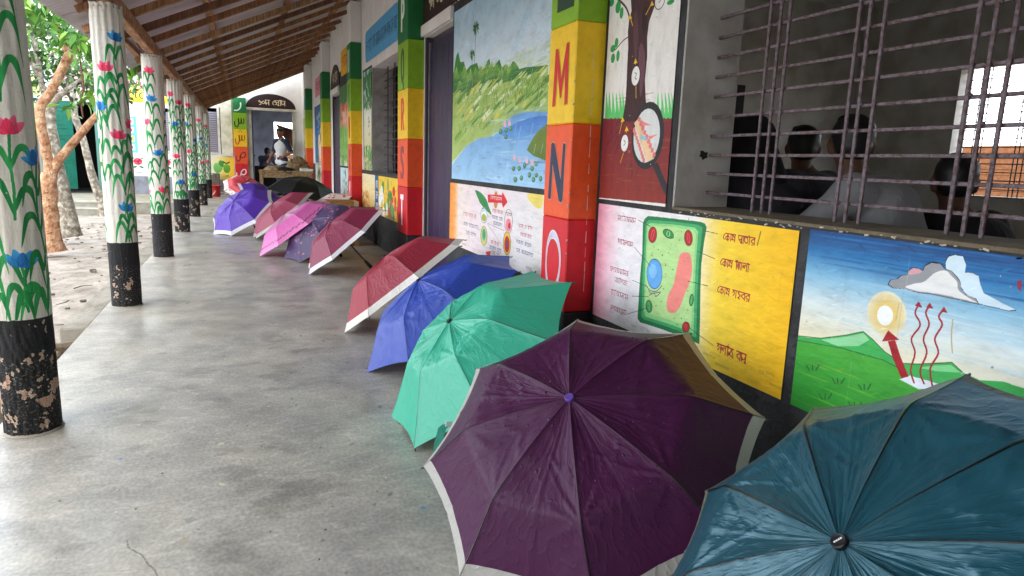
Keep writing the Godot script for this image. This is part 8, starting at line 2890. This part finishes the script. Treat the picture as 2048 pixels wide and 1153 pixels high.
func mural_tree(p: Paint) -> void:
	p.vgrad([0.0, 1.0], ["ebe7e2", "e6e2dc"])
	p.poly(p.pts("-23,756 225,757 454,757 769,759 1097,764 1181,991 -10,997"), Color("7a2430"), Color("8a2c22"))
	p.brush(["8a4a24", "b8742c", "7a2a24"], 700, 960, 26, 41)
	p.poly(p.loop("27,754 23,720 21,679 63,721 88,754"), Color("6ccf78"), Color("5cc46c"))
	p.poly(p.loop("74,755 71,721 74,680 111,722 134,755"), Color("6ccf78"), Color("5cc46c"))
	p.poly(p.loop("137,756 132,722 130,682 172,723 195,756"), Color("6ccf78"), Color("5cc46c"))
	p.poly(p.loop("198,757 193,724 185,684 233,724 256,757"), Color("6ccf78"), Color("5cc46c"))
	p.poly(p.loop("258,758 254,725 240,685 292,726 315,758"), Color("6ccf78"), Color("5cc46c"))
	p.poly(p.loop("303,759 298,726 290,687 336,727 357,759"), Color("6ccf78"), Color("5cc46c"))
	p.poly(p.loop("800,768 794,737 800,702 826,738 845,768"), Color("6ccf78"), Color("5cc46c"))
	p.poly(p.loop("861,768 855,739 845,703 885,740 906,768"), Color("6ccf78"), Color("5cc46c"))
	p.poly(p.loop("908,770 903,740 889,704 933,741 952,769"), Color("6ccf78"), Color("5cc46c"))
	p.poly(p.loop("956,770 948,741 931,705 979,742 998,770"), Color("6ccf78"), Color("5cc46c"))
	p.poly(p.loop("990,771 985,742 971,707 1013,742 1032,770"), Color("6ccf78"), Color("5cc46c"))
	p.poly(p.pts("113,254 275,358 349,467 321,491 313,520 334,567 336,613 342,654 345,701 334,732 319,755 261,773 376,773 489,771 594,768 670,750 641,719 609,664 620,605 601,551 613,513 670,480 740,411 754,317 605,302 542,385 410,284 258,269 338,339"), Color("4a2a30"), Color("3e2428"))
	p.poly(p.loop("494,595 521,562 584,595 595,658 559,707 525,646"), Color("6a4450"), Color("6a4450"))
	p.poly(p.loop("389,490 424,473 475,544 458,608 414,562"), Color("5a3640"), Color("5a3640"))
	p.poly(p.loop("519,479 573,473 567,545 521,522"), Color("33191f"), Color("33191f"))
	p.line(p.curve("336,494 300,469 235,445 95,414"), 9, Color("4a2a30"))
	p.line(p.curve("323,536 240,543 130,562"), 4.5, Color("4a2a30"))
	p.line(p.pts("376,770 67,837"), 3, Color("3a1c20"))
	p.line(p.pts("374,764 137,859"), 3, Color("3a1c20"))
	p.line(p.pts("405,770 231,859"), 3, Color("3a1c20"))
	p.line(p.pts("359,887 315,913"), 3, Color("3a1c20"))
	p.line(p.pts("389,891 408,904"), 3, Color("3a1c20"))
	p.line(p.pts("502,891 450,907"), 3, Color("3a1c20"))
	p.line(p.pts("502,891 515,931"), 3, Color("3a1c20"))
	p.line(p.pts("594,903 569,927"), 3, Color("3a1c20"))
	p.line(p.pts("286,763 120,804"), 3, Color("3a1c20"))
	p.ellm(143, 542, 0.015, 0.020, Color("2f9a4c"), 0)
	p.ellm(92, 556, 0.022, 0.015, Color("2f9a4c"), 0)
	p.ellm(101, 584, 0.017, 0.020, Color("2f9a4c"), 0)
	p.ellm(181, 581, 0.014, 0.023, Color("2f9a4c"), 0)
	p.ellm(137, 443, 0.022, 0.025, Color("2f9a4c"), 0)
	p.ellm(197, 463, 0.015, 0.023, Color("2f9a4c"), 0)
	p.ellm(29, 423, 0.019, 0.016, Color("2f9a4c"), 0)
	p.ellm(878, 481, 0.024, 0.009, Color("2f9a4c"), 0)
	p.line(p.pts("323,887 363,860"), 4, Color("eab81e"))
	p.line(p.pts("277,805 313,771"), 4, Color("eab81e"))
	p.line(p.pts("380,509 338,485"), 4, Color("eab81e"))
	p.line(p.pts("498,708 487,677"), 4, Color("eab81e"))
	p.line(p.pts("561,491 628,469"), 4, Color("eab81e"))
	p.line(p.pts("387,802 389,791"), 4, Color("eab81e"))
	p.line(p.pts("460,616 458,608"), 4, Color("eab81e"))
	p.poly(p.pts("313,756 286,772 349,770"), Color("eab81e"), Color("eab81e"))
	p.poly(p.pts("330,474 303,488 365,489"), Color("eab81e"), Color("eab81e"))
	p.poly(p.pts("454,600 429,614 490,614"), Color("eab81e"), Color("eab81e"))
	p.poly(p.pts("634,460 611,473 664,474"), Color("eab81e"), Color("eab81e"))
	p.poly(p.pts("384,784 357,799 420,797"), Color("eab81e"), Color("eab81e"))
	p.ellm(471, 648, 0.036, 0.041, Color("2a2226"), 0)
	p.ellm(471, 648, 0.031, 0.038, Color("e9e6e2"), 0)
	p.ellm(370, 832, 0.033, 0.038, Color("2a2226"), 0)
	p.ellm(370, 832, 0.029, 0.035, Color("e9e6e2"), 0)
	p.ellm(737, 468, 0.036, 0.032, Color("2a2226"), 0)
	p.ellm(737, 468, 0.032, 0.029, Color("e9e6e2"), 0)
	p.line(p.curve("458,639 481,643 464,654 490,657"), 3, Color("2a2226"))
	p.line(p.curve("353,823 380,830 359,839"), 3, Color("2a2226"))
	p.line(p.curve("716,462 746,466 729,472"), 3, Color("2a2226"))
	p.poly(p.pts("788,892 859,885 1010,946 990,971"), Color("26282c"), Color("26282c"))
	p.ellm(693, 814, 0.117, 0.132, Color("26282c"), 0)
	p.ellm(681, 814, 0.095, 0.106, Color("d9d9d8"), 0)
	p.poly(p.pts("494,777 546,767 811,875 719,885"), Color("e8c49a"), Color("e8c49a"))
	p.ellm(565, 768, 0.012, 0.010, Color("e07a78"), 0)
	p.ellm(502, 797, 0.010, 0.012, Color("e07a78"), 0)
	p.ellm(595, 780, 0.013, 0.012, Color("e07a78"), 0)
	p.ellm(523, 808, 0.010, 0.010, Color("e07a78"), 0)
	p.ellm(626, 792, 0.013, 0.012, Color("e07a78"), 0)
	p.ellm(546, 819, 0.009, 0.009, Color("e07a78"), 0)
	p.ellm(656, 805, 0.012, 0.010, Color("e07a78"), 0)
	p.ellm(567, 829, 0.009, 0.010, Color("e07a78"), 0)
	p.ellm(687, 817, 0.012, 0.012, Color("e07a78"), 0)
	p.ellm(588, 839, 0.009, 0.010, Color("e07a78"), 0)
	p.ellm(718, 829, 0.012, 0.010, Color("e07a78"), 0)
	p.ellm(609, 849, 0.009, 0.010, Color("e07a78"), 0)
	p.ellm(746, 841, 0.012, 0.012, Color("e07a78"), 0)
	p.ellm(630, 860, 0.009, 0.010, Color("e07a78"), 0)
	p.ellm(777, 853, 0.011, 0.010, Color("e07a78"), 0)
	p.ellm(649, 870, 0.010, 0.010, Color("e07a78"), 0)
	p.ellm(805, 865, 0.011, 0.010, Color("e07a78"), 0)
	p.ellm(670, 880, 0.010, 0.010, Color("e07a78"), 0)
	p.poly(p.pts("580,768 635,776 742,786 626,786"), Color("e88a84"), Color("e88a84"))
	p.poly(p.pts("695,817 838,810 742,824"), Color("e88a84"), Color("e88a84"))
	p.poly(p.pts("603,811 685,817 687,827 609,823"), Color("8fc4dc"), Color("8fc4dc"))

# ------------------------------------------------------------------ the scene
func _ready() -> void:
	var cam := Camera3D.new()
	cam.name = "camera"
	cam.fov = 46.5471
	cam.near = 0.05
	cam.far = 400.0
	cam.keep_aspect = Camera3D.KEEP_HEIGHT
	cam.transform = Transform3D(Basis(Vector3(0.929262, 0.033486, 0.367902), Vector3(0.036821, 0.982529, -0.182432), Vector3(-0.367583, 0.183074, 0.911793)), Vector3(0, 1.05, 0))
	add_child(cam)
	cam.current = true
	var we := WorldEnvironment.new()
	we.name = "environment"
	var env := Environment.new()
	env.background_mode = Environment.BG_SKY
	var sky := Sky.new()
	var sm := ProceduralSkyMaterial.new()
	sm.sky_top_color = Color(0.86, 0.91, 0.97)
	sm.sky_horizon_color = Color(0.97, 0.98, 0.99)
	sm.sky_curve = 0.2
	sm.sky_energy_multiplier = 1.0
	sm.ground_horizon_color = Color(0.62, 0.60, 0.56)
	sm.ground_bottom_color = Color(0.38, 0.36, 0.33)
	sm.sun_angle_max = 1.0
	sky.sky_material = sm
	env.sky = sky
	env.background_energy_multiplier = 1.5
	env.tonemap_mode = Environment.TONE_MAPPER_LINEAR
	env.tonemap_exposure = 4.6
	env.sdfgi_enabled = true
	env.ssao_enabled = true
	env.ssil_enabled = true
	we.environment = env
	add_child(we)
	var sun := DirectionalLight3D.new()
	sun.name = "sun"
	sun.light_energy = 0.16
	sun.light_color = Color(1.0, 0.97, 0.93)
	sun.light_angular_distance = 40.0
	sun.shadow_enabled = true
	sun.transform = Transform3D(Basis.looking_at(Vector3(0.4, -1.0, -0.25)), Vector3(-5, 8, 2))
	add_child(sun)

	make_noises()
	var sim := Image.create(512, 8, false, Image.FORMAT_RGB8)
	sim.fill(Color.WHITE)
	sim.fill_rect(Rect2i(0, 0, 3, 8), Color(0.72, 0.72, 0.72))
	sim.fill_rect(Rect2i(509, 0, 3, 8), Color(0.72, 0.72, 0.72))
	mats.seam = ImageTexture.create_from_image(sim)
	mats.white = mat("e8e5e1", 0.85, 0.2, ntex(noise(0.01, 5, FastNoiseLite.TYPE_SIMPLEX_SMOOTH, FastNoiseLite.FRACTAL_FBM, 23), 512, [0.0, 0.3, 0.6, 1.0], ["ece9e5", "f5f3f1", "fafafa", "ffffff"]), 0.5)
	mats.black = mat("2b2b2e", 0.7, 0.4, ntex(noise(0.014, 5, FastNoiseLite.TYPE_SIMPLEX_SMOOTH, FastNoiseLite.FRACTAL_FBM, 98), 256, [0.0, 0.42, 0.6, 0.75, 1.0], ["8f8f92", "a8a8aa", "e0e0e0", "ffffff", "ffffff"]), 1.4)
	mats.frame = mat("3a343f", 0.6, 0.2)  # kept dark to stand for shade in the door reveals
	mats.tin = mat("a9adb4", 0.4)
	mats.chrome = mat("2a2a2e", 0.35)
	mats.steel = mat("3b3c42", 0.3)
	mats.plastic = mat("151517", 0.35)
	for k in 5:
		mats["band%d" % k] = mat(BANDC[k], 0.55, 0.12, fleck, 1.2)
	build_ground()
	build_floor()
	build_long_building()
	build_room()
	build_wing()
	build_columns()
	build_roof()
	build_umbrellas()
	build_trees()
	build_clutter()
	build_people()
